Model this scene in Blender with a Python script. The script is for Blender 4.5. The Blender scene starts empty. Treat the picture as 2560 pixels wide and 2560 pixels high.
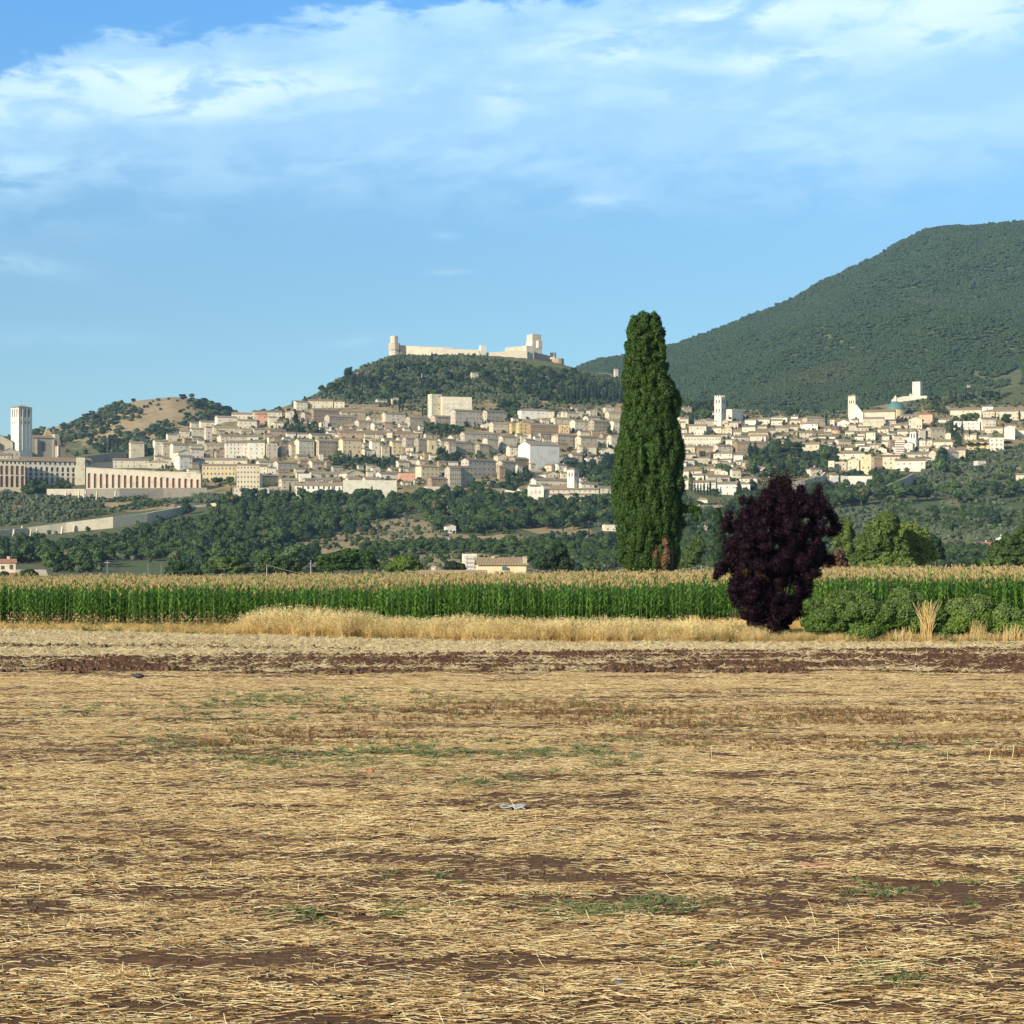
import bpy, math, random
import numpy as np
from mathutils import Vector, Matrix
R = math.radians
rng = np.random.default_rng(7)
random.seed(11)
scene = bpy.context.scene
COL = scene.collection

# ------------------------------------------------------------------ camera
F = 5000.0        # focal length in photograph pixels (photograph is 2560 wide)
CX, HY = 1280.0, 1415.0   # principal column and horizon row of the photograph
EYE = 4.0
HAZE = 0.00005
cd = bpy.data.cameras.new("camera")
cam = bpy.data.objects.new("camera", cd); COL.objects.link(cam)
cam.location = (0, 0, EYE); cam.rotation_euler = (R(90), 0, 0)
cd.sensor_width = 36; cd.lens = 36 * F / 2560; cd.shift_y = (HY - 1280) / 2560
cd.clip_start = 0.5; cd.clip_end = 30000
scene.camera = cam

# ------------------------------------------------------------------ light
SUN_EL, SUN_AZ = 22.0, 225.0          # azimuth clockwise from +Y
sl = bpy.data.lights.new("sun", 'SUN'); sl.energy = 5.0; sl.angle = R(0.5); sl.color = (1.0, 0.90, 0.74)
so = bpy.data.objects.new("sun", sl); COL.objects.link(so)
_e, _a = R(SUN_EL), R(SUN_AZ)
TOSUN = Vector((math.sin(_a) * math.cos(_e), math.cos(_a) * math.cos(_e), math.sin(_e)))
so.rotation_euler = TOSUN.to_track_quat('Z', 'Y').to_euler()
so.location = (-200, -120, 300)
vs = scene.view_settings
vs.view_transform = 'Standard'; vs.look = 'None'; vs.gamma = 1; vs.exposure = 0.56; vs.use_curve_mapping = False
scene.cycles.use_denoising = True
scene.cycles.max_bounces = 5; scene.cycles.diffuse_bounces = 2; scene.cycles.glossy_bounces = 1
scene.cycles.transmission_bounces = 2; scene.cycles.transparent_max_bounces = 4; scene.cycles.volume_bounces = 0
scene.cycles.caustics_reflective = False; scene.cycles.caustics_refractive = False

# ------------------------------------------------------------------ node helpers
class NT:
    def __init__(s, nt): s.t = nt; s.n = nt.nodes; s.l = nt.links
    def node(s, typ, **kw):
        n = s.n.new(typ)
        for k, v in kw.items(): setattr(n, k, v)
        return n
    def put(s, sock, v):
        if v is None: return
        if isinstance(v, (int, float)): sock.default_value = v
        elif isinstance(v, (tuple, list)):
            sock.default_value = tuple(v) + ((1.0,) if len(v) == 3 and len(sock.default_value) == 4 else ())
        else: s.l.new(v, sock)
    def m(s, op, a, b=None, c=None, clamp=False):
        n = s.node('ShaderNodeMath', operation=op); n.use_clamp = clamp
        s.put(n.inputs[0], a); s.put(n.inputs[1], b)
        if c is not None: s.put(n.inputs[2], c)
        return n.outputs[0]
    def vm(s, op, a, b=None):
        n = s.node('ShaderNodeVectorMath', operation=op); s.put(n.inputs[0], a); s.put(n.inputs[1], b)
        return n.outputs[0]
    def mix(s, f, a, b, blend='MIX'):
        n = s.node('ShaderNodeMix', data_type='RGBA', blend_type=blend)
        s.put(n.inputs[0], f); s.put(n.inputs[6], a); s.put(n.inputs[7], b)
        return n.outputs[2]
    def noise(s, vec, scale, detail=3, rough=0.5, out=0, dist=0):
        n = s.node('ShaderNodeTexNoise'); s.put(n.inputs['Vector'], vec)
        n.inputs['Scale'].default_value = scale; n.inputs['Detail'].default_value = detail
        n.inputs['Roughness'].default_value = rough; n.inputs['Distortion'].default_value = dist
        return n.outputs[out]
    def vor(s, vec, scale, out='Distance', feature='F1', rnd=1.0):
        n = s.node('ShaderNodeTexVoronoi', feature=feature); s.put(n.inputs['Vector'], vec)
        n.inputs['Scale'].default_value = scale; n.inputs['Randomness'].default_value = rnd
        return n.outputs[out]
    def sstep(s, v, a, b):
        n = s.node('ShaderNodeMapRange', interpolation_type='SMOOTHSTEP'); s.put(n.inputs[0], v)
        n.inputs[1].default_value = a; n.inputs[2].default_value = b
        return n.outputs[0]
    def lin(s, v, a, b, c=0.0, d=1.0):
        n = s.node('ShaderNodeMapRange'); s.put(n.inputs[0], v)
        for i, x in enumerate((a, b, c, d)): n.inputs[i + 1].default_value = x
        return n.outputs[0]
    def comb(s, x, y, z):
        n = s.node('ShaderNodeCombineXYZ'); s.put(n.inputs[0], x); s.put(n.inputs[1], y); s.put(n.inputs[2], z)
        return n.outputs[0]
    def sep(s, v):
        n = s.node('ShaderNodeSeparateXYZ'); s.put(n.inputs[0], v); return n.outputs
    def attr(s, name, typ='GEOMETRY', out='Fac'):
        n = s.node('ShaderNodeAttribute', attribute_name=name, attribute_type=typ); return n.outputs[out]

# ------------------------------------------------------------------ sky
world = bpy.data.worlds.new("World"); scene.world = world; world.use_nodes = True
w = NT(world.node_tree); w.n.clear()
wo = w.node('ShaderNodeOutputWorld'); bg = w.node('ShaderNodeBackground')
sky = w.node('ShaderNodeTexSky', sky_type='NISHITA'); sky.sun_disc = False
sky.sun_elevation = R(SUN_EL); sky.sun_rotation = R(SUN_AZ); sky.air_density = 1.0; sky.dust_density = 0.6; sky.ozone_density = 2.5
tc = w.node('ShaderNodeTexCoord')
dx, dy, dz = w.sep(tc.outputs['Generated'])
az = w.m('ARCTAN2', dx, dy); el = w.m('ARCSINE', dz)
U = w.m('MULTIPLY_ADD', az, F / 2560 * 1.02, 0.5)          # 0..1 across the field of view, then all round
V = w.m('MULTIPLY_ADD', el, F / 2560 * 1.02, 0.0)          # 0 at the horizon, about .55 at the top of the view
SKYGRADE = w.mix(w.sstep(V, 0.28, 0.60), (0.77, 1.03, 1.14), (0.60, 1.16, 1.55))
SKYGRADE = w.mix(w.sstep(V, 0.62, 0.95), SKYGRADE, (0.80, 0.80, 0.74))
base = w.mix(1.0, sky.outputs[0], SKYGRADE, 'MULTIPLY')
def gauss(u0, v0, su, sv, amp, shear=0.0):
    du = w.m('DIVIDE', w.m('SUBTRACT', U, u0), su)
    dv = w.m('DIVIDE', w.m('SUBTRACT', w.m('SUBTRACT', V, v0), w.m('MULTIPLY', w.m('SUBTRACT', U, u0), shear)), sv)
    r = w.m('ADD', w.m('MULTIPLY', du, du), w.m('MULTIPLY', dv, dv))
    return w.m('MULTIPLY', w.m('EXPONENT', w.m('MULTIPLY', r, -1.0)), amp)
P1 = w.comb(w.m('MULTIPLY', U, 4.2), w.m('MULTIPLY', w.m('SUBTRACT', V, w.m('MULTIPLY', U, 0.10)), 15.0), 3.7)
n1 = w.noise(P1, 1.0, 8, 0.55, dist=0.25)
P2 = w.comb(w.m('MULTIPLY', U, 13.0), w.m('MULTIPLY', w.m('SUBTRACT', V, w.m('MULTIPLY', U, 0.05)), 34.0), 9.1)
n2 = w.noise(P2, 1.0, 9, 0.60, dist=0.35)
# top edge of the cloud bank: climbs from V=.475 at the left to above the view at the right
edge = w.m('ADD', w.m('MULTIPLY', w.m('SQRT', w.m('MAXIMUM', U, 0.0)), 0.13), 0.462)
above = w.m('SUBTRACT', edge, V)                       # >0 inside the bank
ed = w.m('ADD', above, w.m('MULTIPLY', w.m('SUBTRACT', n2, 0.5), 0.11))
bank = w.sstep(ed, -0.006, 0.016)
fade = w.sstep(V, 0.33, 0.455)
# billow layer
bill = w.sstep(w.m('ADD', n1, w.m('MULTIPLY', w.m('SUBTRACT', n2, 0.5), 0.35)), 0.40, 0.66)
dens = w.m('MULTIPLY', w.m('MULTIPLY', bank, fade), w.m('MULTIPLY_ADD', bill, 0.36, 0.56))
def y2v(py): return (HY - py) / 2560 * 1.0
def blob(px, py, sx, sy, amp, shear=0.0): return gauss(px / 2560, y2v(py), sx / 2560, sy / 2560, amp, shear)
bright = [blob(250, 215, 190, 36, .75, .02), blob(520, 235, 170, 60, .6), blob(720, 215, 200, 30, .55, .02), blob(60, 290, 120, 50, .55), blob(15, 205, 40, 16, .6),
          blob(400, 275, 180, 40, .45), blob(420, 122, 110, 16, .35, .08), blob(1250, 250, 60, 45, .4), blob(1500, 125, 130, 36, .8, .04), blob(1850, 50, 300, 40, .75, .05),
          blob(2350, 55, 260, 60, .8), blob(2350, 120, 160, 30, .4), blob(1760, 250, 100, 25, .35), blob(1980, 160, 150, 40, .3), blob(1045, 222, 25, 12, .45), blob(1950, 170, 240, 30, .35)]
tot = bright[0]
for b_ in bright[1:]: tot = w.m('ADD', tot, b_)
hi = w.m('MULTIPLY', w.m('MULTIPLY', tot, bank), w.sstep(n2, 0.34, 0.60))
lows = [blob(0, 470, 120, 45, .75), blob(130, 430, 260, 40, .28), blob(60, 675, 150, 26, .55, -.12), blob(1475, 495, 105, 17, .62, .02), blob(1120, 672, 46, 7, .6),
        blob(860, 852, 90, 12, .35, .15), blob(120, 850, 260, 26, .2), blob(1110, 580, 30, 10, .3), blob(380, 545, 90, 16, .18), blob(700, 420, 900, 110, .24), blob(1900, 430, 700, 120, .30), blob(100, 560, 300, 60, .2)]
lt = lows[0]
for b_ in lows[1:]: lt = w.m('ADD', lt, b_)
lt = w.m('MULTIPLY', lt, w.sstep(n2, 0.34, 0.62))
dens = w.m('ADD', w.m('ADD', dens, w.m('MULTIPLY', hi, 0.62)), lt, clamp=True)
# cloud only where the view could see it plus a calm repeat elsewhere
cloudcol = w.mix(w.m('MULTIPLY', hi, 1.0, clamp=True), (4.5, 6.8, 8.4), (7.0, 8.5, 9.0))
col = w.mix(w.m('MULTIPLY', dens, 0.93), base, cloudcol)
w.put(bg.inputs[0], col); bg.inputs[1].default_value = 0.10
w.l.new(bg.outputs[0], wo.inputs[0])

# ------------------------------------------------------------------ things, labels
THINGS = []
def obj(name, mesh, parent=None, loc=None, rz=0.0):
    o = bpy.data.objects.new(name, mesh); COL.objects.link(o)
    if parent is not None: o.parent = parent
    if loc is not None: o.location = loc
    if rz: o.rotation_euler = (0, 0, rz)
    return o
def tag(o, label=None, cat=None, group=None, kind=None):
    if label: o["label"] = label
    if cat: o["category"] = cat
    if group: o["group"] = group
    if kind: o["kind"] = kind
    return o
def empty(name, loc, rz=0.0):
    return obj(name, None, None, loc, rz)
class MB:
    def __init__(s): s.v = []; s.f = []; s.m = []
    def face(s, pts, m=0):
        b = len(s.v); s.v += [tuple(p) for p in pts]; s.f.append(tuple(range(b, b + len(pts)))); s.m.append(m)
    def box(s, x0, x1, y0, y1, z0, z1, m=0, tx=0.0, ty=0.0):
        b = len(s.v)
        s.v += [(x0, y0, z0), (x1, y0, z0), (x1, y1, z0), (x0, y1, z0), (x0 + tx, y0 + ty, z1), (x1 - tx, y0 + ty, z1), (x1 - tx, y1 - ty, z1), (x0 + tx, y1 - ty, z1)]
        for q in ((0, 3, 2, 1), (4, 5, 6, 7), (0, 1, 5, 4), (1, 2, 6, 5), (2, 3, 7, 6), (3, 0, 4, 7)):
            s.f.append(tuple(b + i for i in q)); s.m.append(m)
    def prism(s, poly, y0, y1, m=0):           # polygon in xz extruded along y (counter-clockwise seen from -y)
        n = len(poly); b = len(s.v)
        s.v += [(x, y0, z) for x, z in poly] + [(x, y1, z) for x, z in poly]
        s.f.append(tuple(b + i for i in range(n))); s.m.append(m)
        s.f.append(tuple(b + n + i for i in reversed(range(n)))); s.m.append(m)
        for i in range(n):
            j = (i + 1) % n; s.f.append((b + j, b + i, b + n + i, b + n + j)); s.m.append(m)
    def tube(s, pts, rads, n=8, m=0, cap=True):
        pts = [Vector(p) for p in pts]; base = len(s.v)
        for i, p in enumerate(pts):
            d = (pts[min(i + 1, len(pts) - 1)] - pts[max(i - 1, 0)]).normalized()
            a = Vector((0, 0, 1)) if abs(d.z) < 0.9 else Vector((1, 0, 0))
            u = d.cross(a).normalized(); v = d.cross(u)
            for k in range(n):
                t = 2 * math.pi * k / n; s.v.append(tuple(p + (u * math.cos(t) + v * math.sin(t)) * rads[i]))
        for i in range(len(pts) - 1):
            for k in range(n):
                a_ = base + i * n + k; b_ = base + i * n + (k + 1) % n
                s.f.append((a_, b_, b_ + n, a_ + n)); s.m.append(m)
        if cap:
            s.f.append(tuple(base + k for k in range(n))[::-1]); s.m.append(m)
            s.f.append(tuple(base + (len(pts) - 1) * n + k for k in range(n))); s.m.append(m)
    def mesh(s, name, mats, smooth=False):
        me = bpy.data.meshes.new(name); me.from_pydata(s.v, [], s.f)
        for m in (mats if isinstance(mats, (list, tuple)) else [mats]): me.materials.append(m)
        me.polygons.foreach_set('material_index', s.m)
        if smooth: me.polygons.foreach_set('use_smooth', [True] * len(s.f))
        me.update(); return me
    def build(s, name, mats, parent=None, loc=None, rz=0.0, smooth=False):
        return obj(name, s.mesh(name, mats, smooth), parent, loc, rz)

# ------------------------------------------------------------------ noise for terrain
def _hash(ix, iy, seed):
    h = (ix.astype(np.int64) * 374761393 + iy.astype(np.int64) * 668265263 + seed * 974634777) & 0x7fffffff
    h = ((h ^ (h >> 13)) * 1274126177) & 0x7fffffff
    return ((h ^ (h >> 16)) & 0xffff) / 65535.0
def vnoise(x, y, seed=0):
    x = np.asarray(x, float); y = np.asarray(y, float)
    ix = np.floor(x); iy = np.floor(y); fx = x - ix; fy = y - iy
    fx = fx * fx * (3 - 2 * fx); fy = fy * fy * (3 - 2 * fy)
    ix = ix.astype(np.int64); iy = iy.astype(np.int64)
    a = _hash(ix, iy, seed); b = _hash(ix + 1, iy, seed); c = _hash(ix, iy + 1, seed); d = _hash(ix + 1, iy + 1, seed)
    return (a * (1 - fx) + b * fx) * (1 - fy) + (c * (1 - fx) + d * fx) * fy
def fbm(x, y, oct=4, seed=0):
    s = 0; a = 0.5; t = 0
    for i in range(oct):
        s = s + a * vnoise(x, y, seed + i * 17); t += a; a *= 0.5; x = x * 2.03; y = y * 2.03
    return s / t
def sst(x, a, b):
    t = np.clip((np.asarray(x, float) - a) / (b - a), 0, 1); return t * t * (3 - 2 * t)

# ------------------------------------------------------------------ terrain
PD = np.array([  0, 900, 1100, 1300, 1500, 1700, 1900, 2100, 2300, 2500, 2700, 2850, 4500.])
PZ = np.array([0.0, 0.6,  3.5, 11.0, 25.0, 45.0, 71.0, 111.0, 158.0, 211.0, 268.0, 312.0, 900.])
RX = np.array([-900, 0, 150, 300, 400, 480, 560, 640, 720, 780, 830, 880, 930, 980, 1100, 1250, 1350, 1400, 1460, 1520, 1580, 1640, 1700, 1800, 2000, 2150, 2250, 2400, 2560, 3600.])
RY = np.array([1150, 1150, 1165, 1165, 1112, 1080, 1055, 1040, 1012, 988, 958, 928, 908, 892, 888, 890, 898, 908, 925, 938, 952, 980, 1006, 1018, 1030, 1022, 1004, 984, 962, 930.])
def profile_py(D): return HY - (np.interp(D, PD, PZ) - EYE) / np.maximum(D, 1) * F
_DT = np.linspace(900, 2900, 1601); _PT = profile_py(_DT)
def warp_s(px): return np.interp(px, [-900, -100, 0, 580, 700, 800], [100, 105, 100, -45, -20, 0])
def warp_b(D): return np.exp(-((D - 1650) / 150.0) ** 2)
def inv_D(py, px=None):
    Du = np.interp(py, _PT[::-1], _DT[::-1])
    if px is None: return Du
    s = warp_s(px); D = Du
    for _ in range(12): D = 0.5 * D + 0.5 * (Du + s * warp_b(D))
    return D
def near_z(px, D):
    zr = np.interp(px, [-400, 600, 900, 1500, 1900, 2560, 3200], [0, 0, .15, .30, .60, .80, .80])
    k = sst(D, 103, 124)
    return k * (zr + 0.12 * np.clip((D - 124) / 76, 0, 1)) * (1 - sst(D, 250, 700))
def hill_z(X, Y):
    X = np.asarray(X, float); Y = np.asarray(Y, float)
    D = np.maximum(Y, 1.0); px = CX + F * X / D
    ry = np.interp(px, RX, RY); Dr = inv_D(ry)
    Du = D - warp_s(px) * warp_b(D)
    z = EYE + (np.interp(Du, PD, PZ) - EYE) / Du * D; z = z * sst(D, 600, 900)
    zr = np.interp(Dr, PD, PZ)
    over = D - Dr
    back = zr - 0.34 * np.maximum(over, 0) + 0.0
    z = np.where(over > 0, np.minimum(z, back), z)
    amp = sst(D, 900, 1400) * 3.0 * (1 - sst(D, Dr - 160, Dr - 40))
    z = z + amp * (fbm(X / 90, D / 90, 3, 5) - 0.5) * 2
    return np.maximum(z, -60) + near_z(px, D)
def hill_pt(px, py=None, D=None):
    if D is None: D = float(inv_D(py, px))
    X = (px - CX) / F * D
    return Vector((X, D, float(hill_z(X, D))))
def ray_hill(px, py, D0=900):
    """first point where the view line through (px, py) meets the hillside"""
    t = np.arange(D0, 2960, 2.0); X = (px - CX) / F * t; zr = EYE + (HY - py) / F * t
    hit = np.nonzero(hill_z(X, t) >= zr)[0]
    D = t[hit[0]] if len(hit) else float(inv_D(py))
    X = (px - CX) / F * D
    return Vector((X, D, float(hill_z(X, D))))
# mountain on the right
MX = np.array([1300, 1400, 1455, 1500, 1560, 1620, 1690, 1770, 1855, 1920, 1988, 2067, 2130, 2186, 2252, 2319, 2385, 2451, 2560, 2800, 3200, 3800.])
MY = np.array([1010, 958, 920, 902, 895, 882, 868, 838, 802, 778, 749, 702, 675, 649, 610, 580, 570, 567, 556, 540, 560, 700.])
MD0, MD1 = 2850.0, 5400.0
def mount_py(px, s): return 1075 + (np.interp(px, MX, MY) - 1075) * s ** 0.95
def mount_z(px, s):
    D = MD0 + (MD1 - MD0) * s
    z = EYE + (HY - mount_py(px, np.clip(s, 0, 1))) / F * D
    X = (px - CX) / F * D
    k = np.sin(np.clip(s, 0, 1) * math.pi) ** 0.7
    q = X * 0.8 + D * 0.25
    spur = (np.abs(((q / 620.0 + 0.9 * fbm(X / 900, D / 900, 3, 31)) % 1.0) - 0.5) * 2 - 0.5)
    z = z + k * (spur * 95 + (fbm(X / 260, D / 340, 4, 77) - 0.5) * 120) * sst(px, 1380, 1900)
    z = np.where(s > 1, z - (s - 1) * (MD1 - MD0) * 0.5, z)
    return X, D, z
# tan hill on the left
TX = np.array([-700, -200, 0, 60, 110, 200, 300, 350, 430, 480, 520, 575, 620, 700, 850.])
TY = np.array([1160, 1120, 1105, 1090, 1075, 1048, 1012, 1001, 992, 996, 1010, 1030, 1050, 1090, 1180.])
TD0, TD1 = 2450.0, 3250.0
def tan_z(px, s):
    D = TD0 + (TD1 - TD0) * s; sc = np.clip(s, 0, 1)
    py = 1200 + (np.interp(px, TX, TY) - 1200) * np.sin(sc * math.pi / 2) ** 1.1
    z = EYE + (HY - py) / F * D; X = (px - CX) / F * D
    z = z + np.sin(sc * math.pi) * (fbm(X / 120, D / 120, 4, 9) - 0.5) * 16
    return X, D, np.maximum(np.where(s > 1, z - (s - 1) * (TD1 - TD0) * 0.4, z), -60)
def grid_mesh(name, X, Y, Z, mats, attrs=None, smooth=True):
    nr, nc = X.shape
    co = np.stack([X.ravel(), Y.ravel(), Z.ravel()], 1).astype(np.float32)
    i = np.arange((nr - 1) * (nc - 1)); r = i // (nc - 1); c = i % (nc - 1)
    a = r * nc + c; f = np.stack([a, a + 1, a + 1 + nc, a + nc], 1).astype(np.int32)
    me = fast_mesh(name, co, f)
    for m in mats: me.materials.append(m)
    if smooth: me.polygons.foreach_set('use_smooth', np.ones(len(f), bool))
    for k, v in (attrs or {}).items():
        at = me.attributes.new(k, 'FLOAT', 'POINT'); at.data.foreach_set('value', v.ravel().astype(np.float32))
    me.update(); return me
def fast_mesh(name, co, f):
    """co (n,3); f (m,k) faces all of k corners"""
    me = bpy.data.meshes.new(name); k = f.shape[1]
    me.vertices.add(len(co)); me.vertices.foreach_set('co', np.asarray(co, np.float32).ravel())
    me.loops.add(f.size); me.loops.foreach_set('vertex_index', np.asarray(f, np.int32).ravel())
    me.polygons.add(len(f)); me.polygons.foreach_set('loop_start', np.arange(len(f), dtype=np.int32) * k)
    me.update(calc_edges=True); me.validate(); return me
# ------------------------------------------------------------------ materials
def newmat(name):
    m = bpy.data.materials.new(name); m.use_nodes = True
    t = NT(m.node_tree); t.n.clear()
    out = t.node('ShaderNodeOutputMaterial'); p = t.node('ShaderNodeBsdfPrincipled')
    t.l.new(p.outputs[0], out.inputs[0]); p.inputs['Roughness'].default_value = 0.8
    p.inputs['Specular IOR Level'].default_value = 0.25
    return m, t, p, out
def pos(t): return t.node('ShaderNodeNewGeometry').outputs['Position']
def objco(t): return t.node('ShaderNodeTexCoord').outputs['Object']
def rand(t): return t.node('ShaderNodeObjectInfo').outputs['Random']
def bump(t, p, h, strength=0.5, dist=0.1):
    b = t.node('ShaderNodeBump'); b.inputs['Strength'].default_value = strength; b.inputs['Distance'].default_value = dist
    t.put(b.inputs['Height'], h); t.l.new(b.outputs[0], p.inputs['Normal'])
def foliage(name, dark, light, scale=0.6, trans=0.18, spec=0.25, alt=None, altamt=0.0, rough=0.6):
    m, t, p, out = newmat(name)
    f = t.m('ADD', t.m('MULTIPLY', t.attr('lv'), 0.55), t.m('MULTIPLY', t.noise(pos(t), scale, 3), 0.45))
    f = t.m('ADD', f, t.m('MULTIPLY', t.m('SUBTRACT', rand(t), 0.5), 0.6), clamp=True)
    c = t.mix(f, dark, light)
    if alt:
        q = t.sstep(t.noise(pos(t), scale * 0.45, 2), 0.66 - altamt, 0.76 - altamt)
        c = t.mix(q, c, alt)
    t.put(p.inputs['Base Color'], c); p.inputs['Roughness'].default_value = rough; p.inputs['Specular IOR Level'].default_value = spec
    tr = t.node('ShaderNodeBsdfTranslucent'); t.put(tr.inputs[0], t.mix(0.5, c, (light[0] * 1.3, light[1] * 1.5, light[2] * 0.7)))
    mx = t.node('ShaderNodeMixShader'); mx.inputs[0].default_value = trans
    t.l.new(p.outputs[0], mx.inputs[1]); t.l.new(tr.outputs[0], mx.inputs[2]); t.l.new(mx.outputs[0], out.inputs[0])
    return m
def wallmat(name, c, var=0.12, stone=1.6):
    m, t, p, out = newmat(name)
    P = pos(t); n = t.noise(P, 0.35, 5, 0.65); n2 = t.noise(P, stone, 4, 0.7)
    a = tuple(x * (1 - var * 1.5) for x in c); b = tuple(min(x * (1 + var), 0.9) for x in c)
    k = t.mix(t.m('ADD', t.m('MULTIPLY', n, 0.6), t.m('MULTIPLY', n2, 0.4)), a, b)
    k = t.mix(t.m('MULTIPLY', t.sstep(t.noise(P, 0.16, 5, .7), .48, .68), 0.6), k, (c[0] * .62, c[1] * .60, c[2] * .58))
    rr = t.m('MULTIPLY_ADD', rand(t), 0.30, 0.82)
    k = t.mix(1.0, k, t.comb(rr, rr, t.m('POWER', rr, 1.3)), 'MULTIPLY')
    t.put(p.inputs['Base Color'], k); p.inputs['Roughness'].default_value = 0.9
    bump(t, p, n2, 0.3, 0.2); return m
def roofmat(name, c, wave=0.0, rot=0):
    m, t, p, out = newmat(name); P = pos(t); n = t.noise(P, 0.8, 4, 0.7)
    k = t.mix(n, tuple(x * 0.62 for x in c), tuple(x * 1.25 for x in c))
    v = t.vor(P, 1.7, 'Color'); k = t.mix(0.25, k, t.mix(1.0, k, v, 'MULTIPLY'))
    rr = t.m('MULTIPLY_ADD', rand(t), 0.5, 0.75); k = t.mix(1.0, k, t.comb(rr, rr, rr), 'MULTIPLY')
    h = n
    if wave:
        O = objco(t); x, y, z = t.sep(O); s = t.m('ABSOLUTE', t.m('SINE', t.m('MULTIPLY', x, math.pi / wave)))
        k = t.mix(t.sstep(s, 0.0, 0.55), tuple(q * 0.35 for q in c), k); h = s
    t.put(p.inputs['Base Color'], k); p.inputs['Roughness'].default_value = 0.9
    bump(t, p, h, 0.6, 0.15); return m
def plain(name, c, rough=0.8, var=0.15, scale=4.0, metal=0.0, spec=0.3):
    m, t, p, out = newmat(name); n = t.noise(pos(t), scale, 4, 0.6)
    t.put(p.inputs['Base Color'], t.mix(n, tuple(x * (1 - var) for x in c), tuple(x * (1 + var) for x in c)))
    p.inputs['Roughness'].default_value = rough; p.inputs['Metallic'].default_value = metal; p.inputs['Specular IOR Level'].default_value = spec
    return m
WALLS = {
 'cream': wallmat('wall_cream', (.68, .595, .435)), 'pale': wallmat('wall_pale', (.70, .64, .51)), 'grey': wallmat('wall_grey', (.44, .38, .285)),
 'stone': wallmat('wall_stone', (.57, .49, .36)), 'white': wallmat('wall_white', (.74, .69, .58), .06), 'ochre': wallmat('wall_ochre', (.68, .50, .24)),
 'pink': wallmat('wall_pink', (.66, .36, .24)), 'brown': wallmat('wall_brown', (.40, .29, .19)), 'yellow': wallmat('wall_yellow', (.68, .55, .33)),
}
ROOF = roofmat('roof_tile_grey', (.30, .24, .175)); ROOF_T = roofmat('roof_tile_tan', (.36, .26, .155)); ROOF_R = roofmat('roof_tile_red', (.42, .20, .12))
ROOF_NEAR = roofmat('roof_tile_rows', (.50, .36, .22), wave=0.36)
WIN = plain('window_dark', (.055, .045, .038), 0.5); SHUT = plain('shutter_brown', (.13, .075, .045), 0.7); GLASS = plain('window_glass', (.09, .11, .13), 0.2, spec=.6)
BRICK = wallmat('brick_recess', (.33, .17, .115)); DARKREC = plain('recess_dark', (.10, .075, .06), .9)
BARK = plain('bark', (.10, .075, .05), .95, .35); BARKG = plain('bark_grey', (.22, .19, .16), .9, .3)
DOME_G = plain('dome_copper', (.10, .19, .165), .6); DOME_P = plain('dome_purple_brown', (.16, .09, .10), .7); METAL = plain('metal_grey', (.35, .35, .34), .5)
POLE = plain('pole_concrete', (.34, .32, .28), .85); WHITE = plain('white_stone_trim', (.80, .77, .70), .8, .05)

F_BROAD = foliage('leaves_oak', (.024, .048, .014), (.105, .160, .045), .10, alt=(.15, .125, .05), altamt=0.02)
F_DARK = foliage('leaves_evergreen', (.014, .032, .014), (.055, .095, .036), .12)
F_CYP = foliage('leaves_cypress_far', (.012, .028, .014), (.042, .075, .032), .15)
F_OLIVE = foliage('leaves_olive', (.075, .100, .052), (.21, .24, .135), .15)
F_LIGHT = foliage('leaves_light', (.05, .09, .022), (.13, .19, .05), .15)
F_RED = foliage('leaves_rust', (.07, .045, .025), (.17, .09, .05), .15)
F_MOUNT = foliage('leaves_mountain_wood', (.046, .080, .030), (.095, .140, .050), .006, alt=(.10, .115, .045), altamt=0.03)
F_CYPN = foliage('leaves_cypress', (.006, .019, .003), (.052, .100, .012), 1.1, trans=.08)
F_CYPB = foliage('leaves_cypress_withered', (.08, .04, .022), (.26, .135, .075), 1.5, trans=.05)
F_PLUM = foliage('leaves_purple', (.004, .0014, .003), (.015, .004, .009), 2.0, trans=.04, spec=.1, rough=.6, alt=(.026, .014, .006), altamt=.05)
F_PINE = foliage('leaves_pine', (.03, .06, .012), (.17, .22, .045), .5, alt=(.12, .10, .04), altamt=-.02)
F_PINE2 = foliage('leaves_stone_pine', (.02, .05, .010), (.085, .15, .03), .5)
F_HEDGE = foliage('leaves_hedge', (.035, .08, .014), (.21, .30, .05), 1.3, trans=.2)
F_VINE = foliage('leaves_hedge_tips', (.06, .10, .03), (.19, .24, .09), 1.3, trans=.2)
F_CORN = foliage('leaves_corn', (.035, .10, .016), (.19, .34, .055), .8, trans=.28, spec=.5, rough=.42)
F_TASS = foliage('corn_tassel', (.30, .20, .085), (.60, .43, .21), .5, trans=.2)
F_CDRY = foliage('corn_dry_leaf', (.36, .24, .11), (.66, .50, .28), .8, trans=.15)
F_GRASSD = foliage('dry_grass', (.38, .235, .075), (.72, .49, .19), .35, trans=.25)
F_GRASSP = foliage('pale_oats', (.46, .36, .16), (.74, .62, .34), .35, trans=.25)
F_GRASSG = foliage('green_weed', (.07, .10, .035), (.19, .21, .085), .8, trans=.2)
F_WEEDR = foliage('rusty_weed', (.13, .07, .03), (.29, .17, .07), .8, trans=.2)
def strawmat():
    m, t, p, out = newmat('straw'); v = t.attr('lv'); r = rand(t)
    a = t.mix(t.sstep(v, 0, .35), (.10, .05, .022), (.46, .28, .10)); b = t.mix(t.sstep(v, .35, 1), a, (.92, .75, .40))
    n = t.noise(pos(t), .18, 3); c = t.mix(t.m('MULTIPLY', t.sstep(n, .4, .75), .45), b, (.40, .27, .13))
    t.put(p.inputs['Base Color'], c); p.inputs['Roughness'].default_value = .55; return m
STRAW = strawmat()
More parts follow.
